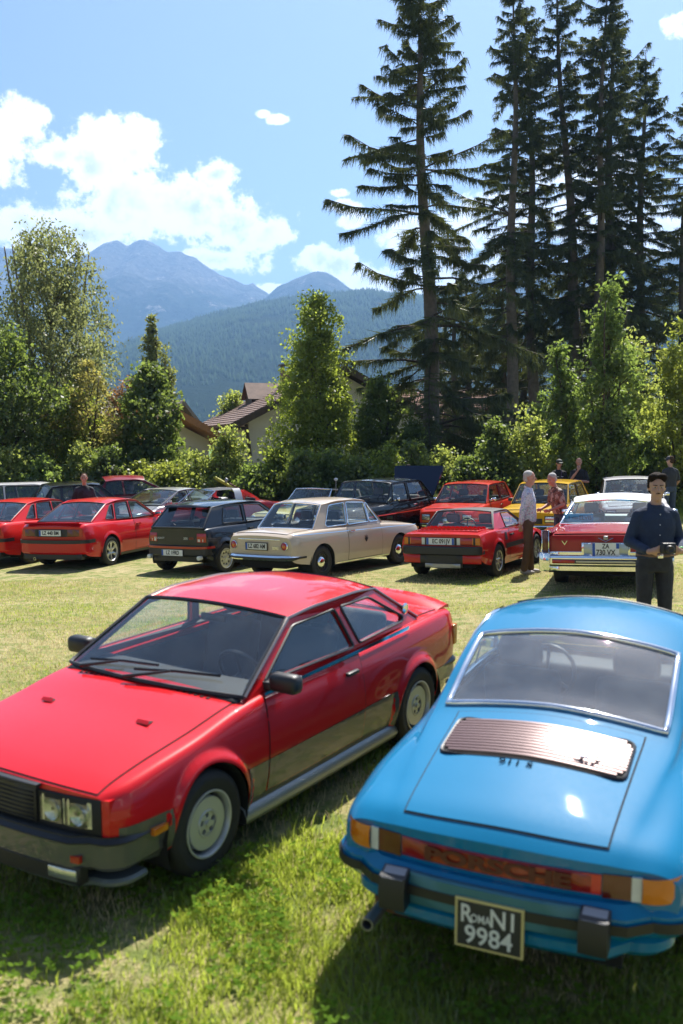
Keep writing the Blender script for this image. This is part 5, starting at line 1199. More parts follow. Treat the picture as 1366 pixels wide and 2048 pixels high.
def targa():
    c = open_car('open_sports_car', 'red open sports car with a black roof panel and silver roll hoop', -3.45, 27.5, 216, TRED, L=(2.05, -2.05), W=.80, zb=.90, H=1.24, wbase=2.27, r=.31, ws=(.72, .28), rear=(-.6, -1.3), tail=.80, hood=.74, wst='spoke5', rimmat=ALLOY, round_l=True, bump=TRED, re=.14, mir=CHROME, bowf=.14)
    def hoop(x, w, zt, zb_): return [(x, -w, zb_), (x, -w + .10, zt - .10), (x, -w + .2, zt), (x, w - .2, zt), (x, w - .10, zt - .10), (x, w, zb_)]
    m = MB(); P = [[Vector(p) for p in hoop(x, .70, 1.27, .90)] for x in (-.30, -.52)]; m.grid(P).build('roll_hoop', SILV, c.root, 40)
    Q = []
    for x in np.linspace(.28, -.31, 6): Q.append([(x, y, 1.255 + .03 * (1 - (y / .56) ** 2)) for y in np.linspace(-.56, .56, 9)])
    MB().grid(Q).build('roof_panel', BLACK, c.root, 60)
    R_ = []
    for t in np.linspace(0, 1, 6): R_.append([(-.52 - .75 * t, y * (1 - .1 * t), 1.27 - .40 * t ** 1.3 + .02 * (1 - (y / .5) ** 2)) for y in np.linspace(-.5, .5, 9)])
    MB().grid(R_).build('rear_window', GLASS, c.root, 180)
targa()
def roadster():
    c = open_car('roadster', 'pale yellow open roadster behind the beige saloon', -.55, 26.3, 234, PYEL, L=(2.0, -2.0), W=.78, zb=.86, H=1.27, wbase=2.3, r=.29, ws=(.62, .22), rear=(-.7, -1.3), tail=.84, hood=.80, round_l=True, re=.09, seat=SEATM)
    MB().tube([(-1.15, -.55, .85), (-1.15, -.45, 1.17), (-1.15, .45, 1.17), (-1.15, .55, .85)], .022, 8).build('roll_bar', pmat('cream_tube', (.6, .5, .36), .3, coat=.5), c.root, 60)
roadster()
def finned_saloon():
    c = small_car('finned_saloon', 'black 1950s saloon with tail fins and its boot lid raised', 1.02, 25.6, 233, BLK, L=(2.5, -2.55), W=.92, H=1.53, zb=.98, wbase=2.92, r=.34, ws=(.92, .62), rear=(-.75, -1.2), tail=.98, hood=.95, re=.09, crown=.06, wst='cap', rimmat=CHROME, seat=SEATG, round_l=True, bump=CHROME)
    for sg in (1, -1):
        P = []
        for t in np.linspace(0, 1, 12):
            x = -.9 - 1.85 * t; w = float(c.side(np.array([max(x, c.x0)]), np.array([.85]))[0]); h = .98 + .16 * t ** 1.3; P.append([(x, sg * (w + .012), .72), (x, sg * (w + .016), h - .04), (x, sg * (w - .02), h), (x, sg * (w - .14), h - .04), (x, sg * (w - .2), .94)])
        MB().grid(P).build('tail_fin', BLK, c.root, 40)
        c.spatch('fin_panel', [(-2.4, .74), (-1.35, .80), (-1.30, .83), (-2.4, .98)], .03, pmat('brushed_silver_panel', (.5, .5, .5), .35, metal=.7), sg, None, 16, 5)
        c.spatch('side_moulding', [(-1.5, .74), (1.9, .70), (1.9, .72), (-1.5, .765)], .014, CHROME, sg, None, 30, 3)
    M = Matrix.Translation((-1.50, 0, 1.0)) @ Matrix.Rotation(R(-22), 4, 'Y')
    lid = MB()
    poly = rpoly([(-.62, 0), (.62, 0), (.78, .84), (-.78, .84)], .08, 3)
    lid.prism(poly, lambda a, b: tuple(M @ Vector((0, a, b))), lambda a, b: tuple(M @ Vector((-.05, a, b)))); lid.build('boot_lid', paint('lid_underside', (.012, .02, .05), rough=.5), c.root, 30)
    for sg in (1, -1): MB().tube([(-1.45, sg * .5, .95), tuple(M @ Vector((-.05, sg * .55, .3)))], .014, 6).build('lid_hinge', STEEL, c.root, 60)
    MB().tube([(.9, .80, 1.0), (.86, .90, 1.12)], .012, 6).build('mirror_stalk', CHROME, c.root, 60)
finned_saloon()
# slanted pole and marker behind the open cars
pole = MB().tube([(-3.83, 30.6, 1.46), (-3.25, 30.6, 1.12)], .05, 8).build('slanted_boom', pmat('boom_yellow', (.45, .42, .04), .6), None, 50, label='slanted boom, yellow above and brown below, behind the red open car', category='boom')
MB().tube([(-3.40, 30.62, 1.28), (-2.45, 30.62, .72), (-2.0, 30.62, gz(-2, 30.6))], .032, 8).build('lower_boom', pmat('boom_brown', (.16, .07, .05), .7), pole, 50); MB().lathe([(.0, -.08), (.05, -.05), (.065, 0), (.05, .05), (0, .08)], 12, 'z', (-3.48, 30.55, 1.38)).build('boom_lamp', STEEL, pole, 50)
mk_ = MB().tube([(-.16, 29.0, gz(-.16, 29)), (-.16, 29.0, 1.42)], .012, 6).build('marker_pole', STEEL, None, 60, label='thin pole topped by a small round reflector beside the pale yellow roadster', category='pole')
MB().lathe([(0.001, -.05), (.05, -.03), (.06, 0), (.05, .03), (0.001, .05)], 12, 'z', (-.16, 29.0, 1.46)).build('reflector', WHITEP, mk_, 50)
# ================================================================ vegetation
BARK = pmat('grey_bark', (0.17, 0.145, 0.125), .9, var=.35, scale=6, bump=.8, bscale=14); BARKD = pmat('dark_bark', (0.085, 0.065, 0.05), .9, var=.35, scale=6, bump=.8, bscale=14)
NEEDLE = leafmat('spruce_needles', (0.050, 0.072, 0.034), trans=.30, var=.5, gl_f=.03, tcol=(.13, .15, .035))
def rhombs(c, d, w, L, side=None, rg=None):
    """leaf faces: centre base c, unit direction d, half width w, length L"""
    n = len(c)
    if side is None:
        r = rg.normal(size=(n, 3)); side = np.cross(d, r); side /= np.maximum(np.linalg.norm(side, axis=1, keepdims=True), 1e-6)
    w = np.asarray(w).reshape(-1, 1); L = np.asarray(L).reshape(-1, 1)
    V = np.stack([c, c + d * L * .45 + side * w, c + d * L, c + d * L * .45 - side * w], 1).reshape(-1, 3)
    return V, np.arange(4 * n).reshape(n, 4)
def slivers(c, d, w, L, rg):
    side = np.cross(d, rg.normal(size=(len(c), 3))); side = side / np.maximum(np.linalg.norm(side, axis=1, keepdims=True), 1e-6); w = np.asarray(w).reshape(-1, 1); L = np.asarray(L).reshape(-1, 1)
    return np.stack([c - side * w, c + side * w, c + d * L], 1).reshape(-1, 3), np.arange(3 * len(c)).reshape(-1, 3)
def unit(v): return v / np.maximum(np.linalg.norm(v, axis=-1, keepdims=True), 1e-9)
def spruce(label, x, y, H, seed, r0=.30, z0=3.0, spread=3.2, lean=(0, 0), dens=1.0, gap=.15, droop=1.0, top_px=None, hang=1.0, profile=None):
    rg = np.random.RandomState(seed); root = empty('spruce_tree', (x, y, gz(x, y)), 0, label=label, category='tree', group='tall spruces behind the car park')
    wob = lambda z: np.array((lean[0] * (z / H) ** 1.2 + .10 * math.sin(z * .5 + seed), lean[1] * (z / H) + .10 * math.cos(z * .37 + seed), z))
    zs = np.linspace(-.3, H, 26); pts = [wob(z) for z in zs]; rad = [r0 * (1 - z / H) ** .8 * (1 + .35 * math.exp(-max(z, 0) * 1.2)) + .012 for z in np.maximum(zs, 0)]
    MB().tube(pts, rad, 12).build('trunk', BARK, root, 180)
    C, D, Wd, Ln = [], [], [], []; tw = MB(); z = z0
    while z < H - .25:
        f = (z - z0) / (H - z0); n = rg.randint(3, 6)
        for k in range(n):
            if rg.rand() < gap: continue
            an = rg.rand() * 6.283; prof = np.interp(f, *profile) if profile else (1 - f) ** .75 * (.55 + .45 * min(1, f * 4 + .3))
            L = spread * prof * (.25 + .9 * rg.rand() ** 1.1) + .25; out = np.array((math.cos(an), math.sin(an), 0)); base = wob(z)
            up = .55 * f - .10 + .22 * rg.normal(); dr = (.55 - .35 * f) * droop * (.4 + 1.3 * rg.rand()); swy = .30 * rg.normal(); ss = np.linspace(0, 1, 9)
            ax = base + np.outer(ss * L, out) + np.outer(ss ** 2 * L * swy, np.array((-out[1], out[0], 0))) + np.stack([0 * ss, 0 * ss, L * (up * ss - dr * ss ** 2 + .22 * ss ** 4)], -1)
            tw.tube([tuple(p) for p in ax[::2]], [max(.012, .035 * L / 3 * (1 - s_) + .008) for s_ in ss[::2]], 4, cap=False)
            m = int((22 + 24 * L) * dens); s_ = (.12 + .22 * (1 - f)) + .9 * rg.rand(m) ** .85; s_ = np.minimum(s_, 1.0); idx = s_ * 8; i0 = np.minimum(idx.astype(int), 7); fr = (idx - i0)[:, None]
            p = ax[i0] * (1 - fr) + ax[i0 + 1] * fr; sd = np.where(rg.rand(m) < .5, 1, -1); lat = np.array((-out[1], out[0], 0)); l2 = (.16 * L * (1.15 - s_) + .18) * (.5 + .9 * rg.rand(m))
            d2 = unit(lat[None] * sd[:, None] + out[None] * (.5 + .5 * rg.rand(m))[:, None] + np.array((0, 0, -.25))[None])
            # side twigs with hanging tassels
            C.append(p); D.append(unit(d2 + rg.normal(size=(m, 3)) * .12)); Wd.append(.012 + .014 * rg.rand(m)); Ln.append(l2 * 1.1)
            for q in range(3):
                pp = p + d2 * (l2 * (q + .6 * rg.rand(m)) / 3)[:, None]; dn = unit(np.array((0, 0, -1.))[None] + rg.normal(size=(m, 3)) * (.28 if hang > .6 else .7) + out[None] * .25 + (0 if hang > .6 else 1) * d2 * .6)
                C.append(pp); D.append(dn); Wd.append(.009 + .013 * rg.rand(m)); Ln.append((.12 + .50 * rg.rand(m) ** 1.6 * hang) * (.55 + .45 * (1 - f)))
        z += (.26 + .36 * rg.rand()) * (1.15 - .5 * f)
    # dead snags below the crown
    for k in range(14):
        zz = 1.5 + (z0 + 3) * rg.rand(); an = rg.rand() * 6.283; b = wob(zz); L = .5 + 1.3 * rg.rand(); tw.tube([tuple(b), tuple(b + np.array((math.cos(an) * L, math.sin(an) * L, -.15 * L)))], [.018, .005], 4, cap=False)
    C, D, Wd, Ln = np.concatenate(C), np.concatenate(D), np.concatenate(Wd), np.concatenate(Ln)
    V, F = slivers(C, D, Wd * 1.15, Ln * 1.1, rg); mk('crown', V, F, NEEDLE, root, None); tw.build('branches', BARKD, root, 180, kind='stuff')
    return root
def broadleaf(name, label, x, y, H, seed, mat, shape, nclump=260, leaves=36, leaf=(.05, .14), clump=.32, r0=.12, group=None, trunkm=None, droop=0.0, trunks=1, z0=.0, limbs=22, cat='tree', lean=(0, 0), fill=.35):
    """shape: list of (height fraction, radius); leaf clumps spread through that envelope, denser towards its skin"""
    rg = np.random.RandomState(seed); root = empty(name, (x, y, gz(x, y)), 0, label=label, category=cat, group=group)
    hs, rs = [a for a, _ in shape], [b for _, b in shape]; cen = []
    lob = rg.rand(12) * 6.28
    while len(cen) < nclump:
        f = rg.rand(); f = hs[0] + (hs[-1] - hs[0]) * f; rmax = np.interp(f, hs, rs)
        if rg.rand() > (rmax / max(rs)) ** 1.0 + .05: continue
        a = rg.rand() * 6.283; lobe = .78 + .22 * math.sin(3 * a + lob[0] + 5 * f) + .16 * math.sin(5 * a + lob[1] - 9 * f) + .10 * math.sin(17 * f + lob[2])
        r = rmax * lobe * (rg.rand() ** fill) * (1 + .35 * rg.rand() if rg.rand() < .15 else 1); cen.append((r * math.cos(a) + lean[0] * f, r * math.sin(a) + lean[1] * f, f * H))
    cen = np.array(cen); tr = MB()
    for k in range(trunks):
        o = np.array((.25 * rg.normal() * (trunks > 1), .25 * rg.normal() * (trunks > 1))); dx = rg.normal(size=2) * .12 * H * (.25 if trunks == 1 else .8)
        zz = np.linspace(-.2, H * .9, 10); tp = [(o[0] + (dx[0] + lean[0]) * max(z, 0) / H + .05 * math.sin(z * 1.3 + seed), o[1] + (dx[1] + lean[1]) * max(z, 0) / H, z) for z in zz]
        tr.tube(tp, [r0 * (1 - max(z, 0) / H) ** .9 * (1.0 if trunks == 1 else .7) + .008 for z in zz], 8)
    for i in rg.choice(len(cen), min(limbs, len(cen)), replace=False):
        c = cen[i]; zb = max(.12 * H, c[2] - (.25 + .5 * rg.rand()) * math.hypot(c[0], c[1]) - .1 * H); b = np.array((lean[0] * zb / H, lean[1] * zb / H, zb)); m = (b + c) / 2 + np.array((0, 0, .12 * np.linalg.norm(c - b)))
        tr.tube([tuple(b), tuple(m), tuple(c)], [r0 * .38 * (1 - zb / H) + .01, r0 * .2 + .005, .006], 5, cap=False)
    tr.build('trunk', trunkm or BARKD, root, 180)
    N = nclump * leaves; ci = np.repeat(np.arange(nclump), leaves); sz = clump * (.35 + 1.0 * rg.rand(nclump) ** 1.5)[ci]
    P = cen[ci] + unit(rg.normal(size=(N, 3))) * (rg.rand(N) ** .5)[:, None] * 1.75 * sz[:, None] * np.array((1, 1, .75))
    if droop: P[:, 2] -= np.abs(rg.normal(size=N)) * droop
    d = unit(rg.normal(size=(N, 3)) + np.array((0, 0, -.5 - 2.0 * min(droop, .5)))); L = leaf[1] * (.6 + .8 * rg.rand(N)); w = leaf[0] * (.6 + .8 * rg.rand(N))
    P[:, 2] = np.maximum(P[:, 2], .04)
    V, F = rhombs(P, d, w, L, rg=rg); mk('crown', V, F, mat, root, None)
    return root
def _lf(n, c, t, tr=.55): return leafmat(n, c, tr, gl_f=.035, gloss=.45, tcol=t, var=.4)
LEAF = {'willow': _lf('willow_leaf', (.13, .15, .075), (.27, .30, .10)), 'dark': _lf('dark_leaf', (.07, .105, .04), (.24, .32, .055), .48), 'ash': _lf('ash_leaf', (.095, .14, .045), (.24, .33, .06)), 'lime': _lf('lime_leaf', (.14, .18, .045), (.38, .43, .065)),
        'poplar': _lf('poplar_leaf', (.12, .14, .055), (.28, .30, .07)), 'hedge': _lf('hedge_leaf', (.125, .165, .06), (.44, .50, .10)), 'birch': _lf('birch_leaf', (.10, .14, .04), (.38, .46, .06)), 'yellow': _lf('turning_leaf', (.17, .17, .055), (.36, .33, .08))}
# --- tall spruces on the right
PR1 = ([0, .08, .2, .34, .5, .62, .75, .88, 1], [.7, 1.12, 1.05, .85, .78, .64, .48, .27, .07])
spruce('tall spruce standing alone left of the other spruces, long drooping branches', 3.45, 38.0, 19.7, 11, r0=.34, z0=1.6, spread=3.7, lean=(-.75, 0), dens=1.5, gap=.04, profile=PR1)
spruce('slim spruce with a long bare trunk right of the lone spruce', 7.75, 46.5, 22.7, 12, r0=.30, z0=6.5, spread=3.5, lean=(0, 0), dens=1.2, gap=.07, hang=.8)
spruce('spruce close behind the slim one, trunk slightly leaning left', 9.2, 48.5, 22.3, 13, r0=.30, z0=7, spread=3.4, lean=(-.5, 0), dens=1.2, gap=.07, hang=.8)
spruce('spruce whose trunk leans to the left above the sapling', 11.4, 48, 23.7, 14, r0=.33, z0=6.5, spread=3.5, lean=(-1.6, 0), dens=1.2, gap=.07, hang=.8)
spruce('spruce with straight trunk right of the leaning one', 11.75, 47, 22.9, 15, r0=.28, z0=7, spread=3.4, lean=(.15, 0), dens=1.2, gap=.07, hang=.7)
spruce('stout spruce, second from the right edge group', 12.9, 49, 22.6, 16, r0=.36, z0=6, spread=3.7, lean=(-.2, 0), dens=1.2, gap=.08, hang=.7)
spruce('lower spruce with its top left of the right edge', 14.6, 50, 20.8, 17, r0=.30, z0=5, spread=3.6, lean=(0, 0), dens=1.3, gap=.05, hang=.7)
spruce('dark dense spruce at the right edge', 16.4, 49, 18.6, 18, r0=.33, z0=2, spread=4.0, dens=1.15, gap=.02, hang=.7)
spruce('dark bushy spruce low between the bare trunks', 8.6, 54, 11.5, 19, r0=.22, z0=.8, spread=3.6, dens=1.15, gap=.02, hang=.7)
spruce('dark low spruce behind the lone spruce', 5.6, 50, 10.5, 20, r0=.22, z0=.8, spread=3.4, dens=1.15, gap=.02, hang=.9)
spruce('dark low spruce behind the sapling on the right', 13.2, 56, 12.5, 21, r0=.22, z0=.8, spread=4.2, dens=1.15, gap=.02, hang=.7)
spruce('dark spruce filling the gap behind the slim trunks', 10.3, 57, 13.5, 22, r0=.26, z0=2, spread=3.6, dens=1.1, gap=.02, hang=.7)
spruce('dark spruce behind the stout one on the right', 15.2, 58, 14.5, 23, r0=.28, z0=2, spread=3.8, dens=1.1, gap=.02, hang=.7)
spruce('dark spruce low behind the house at the lone trunk', 6.9, 56, 11.5, 24, r0=.26, z0=1, spread=3.4, dens=1.1, gap=.02, hang=.8)
# --- left group
WIL = [(.12, 1.6), (.3, 2.8), (.5, 3.2), (.7, 3.0), (.86, 2.1), (1.0, .6)]
broadleaf('birch_tree', 'tall feathery grey-green tree at the left with drooping twigs', -10.6, 37.0, 10.6, 31, LEAF['willow'], WIL, 620, 56, (.035, .15), .34, .16, None, BARK, .35, 3, limbs=60, fill=.5)
broadleaf('round_tree', 'dark round tree at the left edge under the tall feathery tree', -11.0, 33.0, 6.3, 32, LEAF['dark'], [(.05, 1.2), (.25, 2.0), (.55, 2.1), (.8, 1.5), (1.0, .3)], 330, 52, (.05, .13), .34, .12, limbs=18)
broadleaf('thin_tree', 'thin yellowing young tree left of the dark bushy tree', -8.3, 33.5, 5.2, 33, LEAF['yellow'], [(.15, .7), (.4, 1.3), (.7, 1.1), (1.0, .2)], 120, 36, (.04, .12), .26, .06, limbs=26)
broadleaf('thin_tree', 'green leaning thicket tree under the drooping twigs', -9.0, 34.2, 4.6, 34, LEAF['birch'], [(.05, .9), (.4, 1.5), (.75, 1.1), (1.0, .2)], 200, 44, (.045, .12), .3, .07, limbs=20)
broadleaf('bushy_tree', 'dark glossy bushy tree in front of the poplar', -6.45, 34.0, 5.1, 35, LEAF['dark'], [(.05, .9), (.25, 1.35), (.55, 1.3), (.8, .85), (1.0, .15)], 330, 52, (.055, .13), .26, .09, limbs=16)
broadleaf('reddish_tree', 'small tree with browning leaves left of the dark bushy tree', -7.75, 36.5, 4.9, 36, leafmat('brown_leaf', (.17, .095, .04), .45, tcol=(.3, .16, .05)), [(.2, .6), (.5, 1.1), (.8, .9), (1.0, .2)], 110, 36, (.04, .11), .26, .06, limbs=20)
broadleaf('poplar_tree', 'slim column-shaped poplar rising above the bushes', -11.55, 62.0, 10.4, 37, LEAF['poplar'], [(.1, .5), (.4, .75), (.7, .55), (.9, .3), (1.0, .08)], 240, 56, (.06, .17), .22, .14, limbs=14)
broadleaf('poplar_tree', 'shorter second column-shaped poplar at its right', -10.6, 61.0, 8.3, 38, LEAF['poplar'], [(.1, .6), (.4, .8), (.7, .5), (1.0, .1)], 170, 50, (.06, .17), .28, .12, limbs=12)
broadleaf('garden_tree', 'small round tree beside the roof of the house', -5.6, 52.0, 4.9, 39, LEAF['hedge'], [(.25, .8), (.55, 1.3), (.8, 1.0), (1.0, .3)], 170, 44, (.06, .14), .3, .08)
broadleaf('birch_tree', 'broad dark birch in front of the house gable', -.88, 35.5, 7.6, 40, LEAF['birch'], [(.03, 1.2), (.2, 1.75), (.4, 1.65), (.6, 1.25), (.8, .8), (.93, .55), (1.0, .2)], 560, 56, (.042, .11), .28, .12, None, BARK, .18, limbs=40)
broadleaf('shadowed_tree', 'dark small tree between the birch and the lone spruce', 1.45, 37.0, 4.6, 45, LEAF['dark'], [(.03, 1.0), (.3, 1.4), (.65, 1.15), (1.0, .25)], 220, 50, (.05, .12), .27, .08, limbs=14)
# --- right group
broadleaf('sapling', 'tall sunlit ash sapling in front of the spruces on the right', 8.05, 30.6, 7.0, 41, LEAF['ash'], [(.10, .7), (.3, 1.15), (.55, 1.05), (.8, .65), (1.0, .15)], 230, 60, (.036, .14), .21, .06, None, None, .05, 3, limbs=60, fill=.6)
broadleaf('sapling', 'second ash sapling leaning left beside the tall one', 7.4, 31.6, 5.4, 42, LEAF['ash'], [(.25, .4), (.45, .75), (.7, .65), (1.0, .12)], 110, 50, (.036, .14), .2, .05, None, None, .05, 1, limbs=36, lean=(-.7, 0), fill=.6)
broadleaf('sapling', 'yellow-green sapling at the right edge', 10.4, 31.0, 5.8, 43, LEAF['lime'], [(.05, .8), (.3, 1.2), (.6, 1.0), (.85, .6), (1.0, .12)], 170, 50, (.04, .14), .24, .05, None, None, .05, 2, limbs=40, fill=.6)
broadleaf('sapling', 'thin dark-stemmed sapling behind the man in the cap on the right', 9.35, 33.0, 5.6, 44, LEAF['hedge'], [(.02, .8), (.3, 1.2), (.7, 1.0), (1.0, .2)], 170, 46, (.045, .13), .26, .05, limbs=36)
# --- the belt of bushes behind the cars
rgb = np.random.RandomState(77)
BUSH = [(-13.3, 31.5, 2.6, 'ash'), (-11.6, 30.8, 2.3, 'lime'), (-10.3, 31.4, 2.7, 'hedge'), (-9.2, 31.2, 2.5, 'ash'), (-8.2, 32.0, 3.0, 'hedge'), (-7.3, 31.6, 2.7, 'dark'), (-6.2, 31.8, 2.2, 'lime'), (-5.3, 31.3, 2.4, 'lime'), (-4.5, 31.8, 2.7, 'hedge'), (-3.6, 32.0, 3.2, 'hedge'),
        (-2.8, 31.5, 2.3, 'ash'), (-2.0, 31.9, 2.9, 'birch'), (-1.2, 31.2, 2.3, 'dark'), (-.4, 31.8, 2.6, 'dark'), (.5, 31.3, 2.5, 'dark'), (1.4, 31.9, 2.7, 'birch'), (2.3, 31.5, 2.5, 'dark'), (3.2, 32.2, 2.8, 'hedge'), (4.1, 31.6, 2.6, 'dark'), (5.0, 32.4, 3.6, 'dark'), (5.9, 32.0, 3.3, 'hedge'),
        (6.9, 31.2, 2.6, 'lime'), (7.9, 32.0, 2.8, 'hedge'), (9.6, 31.5, 2.8, 'ash'), (10.8, 32.0, 3.0, 'hedge'), (12.2, 31.8, 2.8, 'dark'), (2.6, 35.8, 3.0, 'dark'), (7.0, 36.0, 3.4, 'dark'), (-12.6, 34.5, 3.6, 'birch'), (9.0, 37.0, 3.6, 'dark'), (11.5, 37.5, 3.6, 'hedge')]
CN = {'ash': 'mid-green', 'lime': 'bright yellow-green', 'hedge': 'grey-green', 'dark': 'dark green', 'birch': 'fine-leaved green'}
for i, (bx, by, bh, k) in enumerate(BUSH):
    nb = ['the far left corner', 'the pale blue estate car', 'the pale blue estate car', 'the black old-timer', 'the black old-timer', 'the maroon old-timer', 'the silver coupe', 'the silver coupe', 'the red open car', 'the red open car', 'the red open car', 'the pale yellow roadster', 'the pale yellow roadster', 'the pale yellow roadster', 'the finned black saloon', 'the finned black saloon', 'the raised boot lid', 'the raised boot lid', 'the orange-red supermini', 'the orange-red supermini', 'the yellow supermini',
          'the two men in black', 'the tall sapling', 'the man in the cap', 'the right edge', 'the right edge', 'the foot of the lone spruce', 'the slim spruces', 'the feathery tree at the left', 'the bare spruce trunks', 'the saplings on the right'][i]
    kk = sum(1 for j in range(i) if BUSH[j][3] == k)
    w = .7 + .65 * rgb.rand(); bh = bh * (.68 + .30 * rgb.rand()) if by < 34 else bh
    broadleaf('bush', '%s bush behind %s, number %d of its colour from the left' % (CN[k], nb, kk + 1) if False else '%s bush %s behind %s' % (CN[k], ['low and broad', 'round', 'upright', 'ragged', 'spreading'][(i * 3 + kk) % 5], nb), bx, by, bh, 100 + i, LEAF[k], [(.0, w), (.35, w * 1.12), (.7, w * .8), (1.0, .2)], 150, 46, (.045, .115), .24, .03, 'bushes behind the cars', limbs=10, cat='bush', fill=.45)

# ================================================================ houses
PLAST = pmat('white_plaster', (.70, .68, .64), .9, var=.1, scale=2, bump=.3, bscale=40); TILE = pmat('brown_roof_tile', (.20, .125, .095), .75, var=.3, scale=3, bump=.3); TILEG = pmat('grey_roof_tile', (.15, .135, .125), .8, var=.25, scale=3); WOOD = pmat('dark_timber', (.075, .05, .035), .7, var=.3, scale=5); WOODO = pmat('larch_timber', (.42, .19, .07), .6, var=.25, scale=5)
def house(name, label, cx, cy, yaw, w, l, eave, ridge, tile, wood, over=.9, extra=None):
    """gable front looking along -local y; ridge runs along local y"""
    g = gz(cx, cy); root = empty(name, (cx, cy, g), R(yaw), label=label, category='house'); h = w / 2
    poly = [(-h, 0), (h, 0), (h, eave), (0, ridge), (-h, eave)]
    n = 5; vs = [(a, 0, b) for a, b in poly] + [(a, l, b) for a, b in poly]
    MB().add(vs, [(0, 1, 2, 3, 4), (9, 8, 7, 6, 5), (0, 1, 6, 5), (1, 2, 7, 6), (4, 0, 5, 9)]).build('wall', PLAST, root, None)
    sl = (ridge - eave) / h; o = over; ze = eave - sl * o
    for sg in (1, -1):
        nn = Vector((sl * sg, 0, 1)).normalized(); rf = MB()
        A = [Vector((sg * (h + o), -o, ze)), Vector((sg * (h + o), l + o, ze)), Vector((0, l + o, ridge)), Vector((0, -o, ridge))]
        vs = [a + nn * .12 for a in A] + [a + nn * .26 for a in A]
        r = rf.add(vs, [(0, 1, 2, 3), (7, 6, 5, 4), (0, 1, 5, 4), (1, 2, 6, 5), (3, 2, 6, 7), (0, 3, 7, 4)]).build('roof', wood, root, None)
        rows = MB(); m = 22
        for k in range(m):           # courses of tiles, each lapping over the one below
            a, b = k / m, (k + 1.12) / m; p = [A[0].lerp(A[3], a) + nn * .30, A[1].lerp(A[2], a) + nn * .30, A[1].lerp(A[2], min(b, 1)) + nn * .262, A[0].lerp(A[3], min(b, 1)) + nn * .262]
            q = [v - nn * .035 for v in p[:2]]; rows.add(p + q, [(0, 1, 2, 3), (0, 1, 5, 4)])
        rows.build('tile_courses', tile, r, None, kind='stuff')
        MB().add([A[0] + Vector((0, -.05, -.02)), A[3] + Vector((0, -.05, -.02)), A[3] + Vector((0, -.05, .28)), A[0] + Vector((0, -.05, .28)), A[0] + Vector((0, .03, -.02)), A[3] + Vector((0, .03, -.02)), A[3] + Vector((0, .03, .28)), A[0] + Vector((0, .03, .28))],
                 [(0, 1, 2, 3), (4, 5, 6, 7), (0, 1, 5, 4), (3, 2, 6, 7), (0, 3, 7, 4), (1, 2, 6, 5)]).build('barge_board', wood, root, None)
        for yy_ in (0.25, l * .5, l - .25): MB().box(min(sg * (h - .1), sg * (h + o)), max(sg * (h - .1), sg * (h + o)), yy_ - .07, yy_ + .07, ze + .02, ze + .16).build('eave_beam', wood, root, None)
    return root
def window(root, x, y, z, w, h, mat=WOOD):
    f = MB().box(x - w / 2, x + w / 2, y - .06, y + .02, z, z + h, .01).build('window', mat, root, None); MB().box(x - w / 2 + .07, x - .03, y - .075, y - .055, z + .07, z + h - .07).build('pane', pmat('dark_pane', (.03, .035, .04), .1, coat=1), f, None); MB().box(x + .03, x + w / 2 - .07, y - .075, y - .055, z + .07, z + h - .07).build('pane', pmat('dark_pane', (.03, .035, .04), .1, coat=1), f, None)
h1 = house('chalet', 'white chalet with a wide brown tiled roof behind the birch', -.1, 46.0, 18, 8.4, 7.5, 3.3, 5.45, TILE, WOOD, .9)
window(h1, 2.2, 0, 1.2, 1.1, 1.3); window(h1, -1.9, 0, 1.0, 1.0, 1.2); window(h1, 0.0, 0, 3.3, 1.0, 1.0)
MB().tube([(-4.15, -.05, 1.7), (-4.5, -.85, 3.05)], .08, 6).build('eave_brace', WOOD, h1, None)
ch = MB().box(-1.75, -1.25, 3.4, 3.9, 4.2, 5.75).build('chimney', pmat('brick_chimney', (.25, .14, .11), .85, var=.3), h1, None); MB().box(-1.83, -1.17, 3.32, 3.98, 5.98, 6.05).build('chimney_cap', TILEG, ch, None)
for q in ((-1.70, 3.42), (-1.30, 3.42), (-1.70, 3.78), (-1.30, 3.78)): MB().box(q[0] - .04, q[0] + .04, q[1], q[1] + .08, 5.75, 5.98).build('chimney_post', TILEG, ch, None)
dm = MB().add([(-3.0, 4.6, 3.9), (-3.0, 6.0, 3.9), (-3.0, 6.0, 4.5), (-3.0, 5.3, 5.15), (-3.0, 4.6, 4.5), (-1.7, 4.6, 4.5), (-.7, 5.3, 5.15), (-1.7, 6.0, 4.5)], [(0, 1, 2, 3, 4), (4, 3, 6, 5), (3, 2, 7, 6), (0, 4, 5), (1, 7, 2)]).build('dormer', WOOD, h1, None)
MB().add([(-3.2, 4.45, 4.42), (-3.2, 5.3, 5.25), (-.7, 5.3, 5.25), (-1.7, 4.45, 4.42), (-3.2, 6.15, 4.42), (-1.7, 6.15, 4.42)], [(0, 1, 2, 3), (1, 4, 5, 2)]).build('dormer_roof', TILE, dm, None)
h2 = house('annexe', 'small white building with an orange timber eave left of the chalet', -7.55, 43.0, 48, 5.0, 6.0, 2.6, 3.6, TILE, WOODO, .9); window(h2, .6, 0, .9, .9, 1.0, WOODO)
h3 = house('barn', 'distant building with a dark grey tiled roof behind the annexe', -10.4, 62.0, 75, 8.0, 9.0, 2.9, 4.9, TILEG, WOOD, .8)
h4 = house('outbuilding', 'low building with a red-brown tiled roof glimpsed between the spruce trunks', 8.4, 58.0, 70, 7.0, 11.0, 2.8, 4.8, pmat('red_roof_tile', (.30, .13, .09), .75, var=.3, scale=3), WOOD, .8)
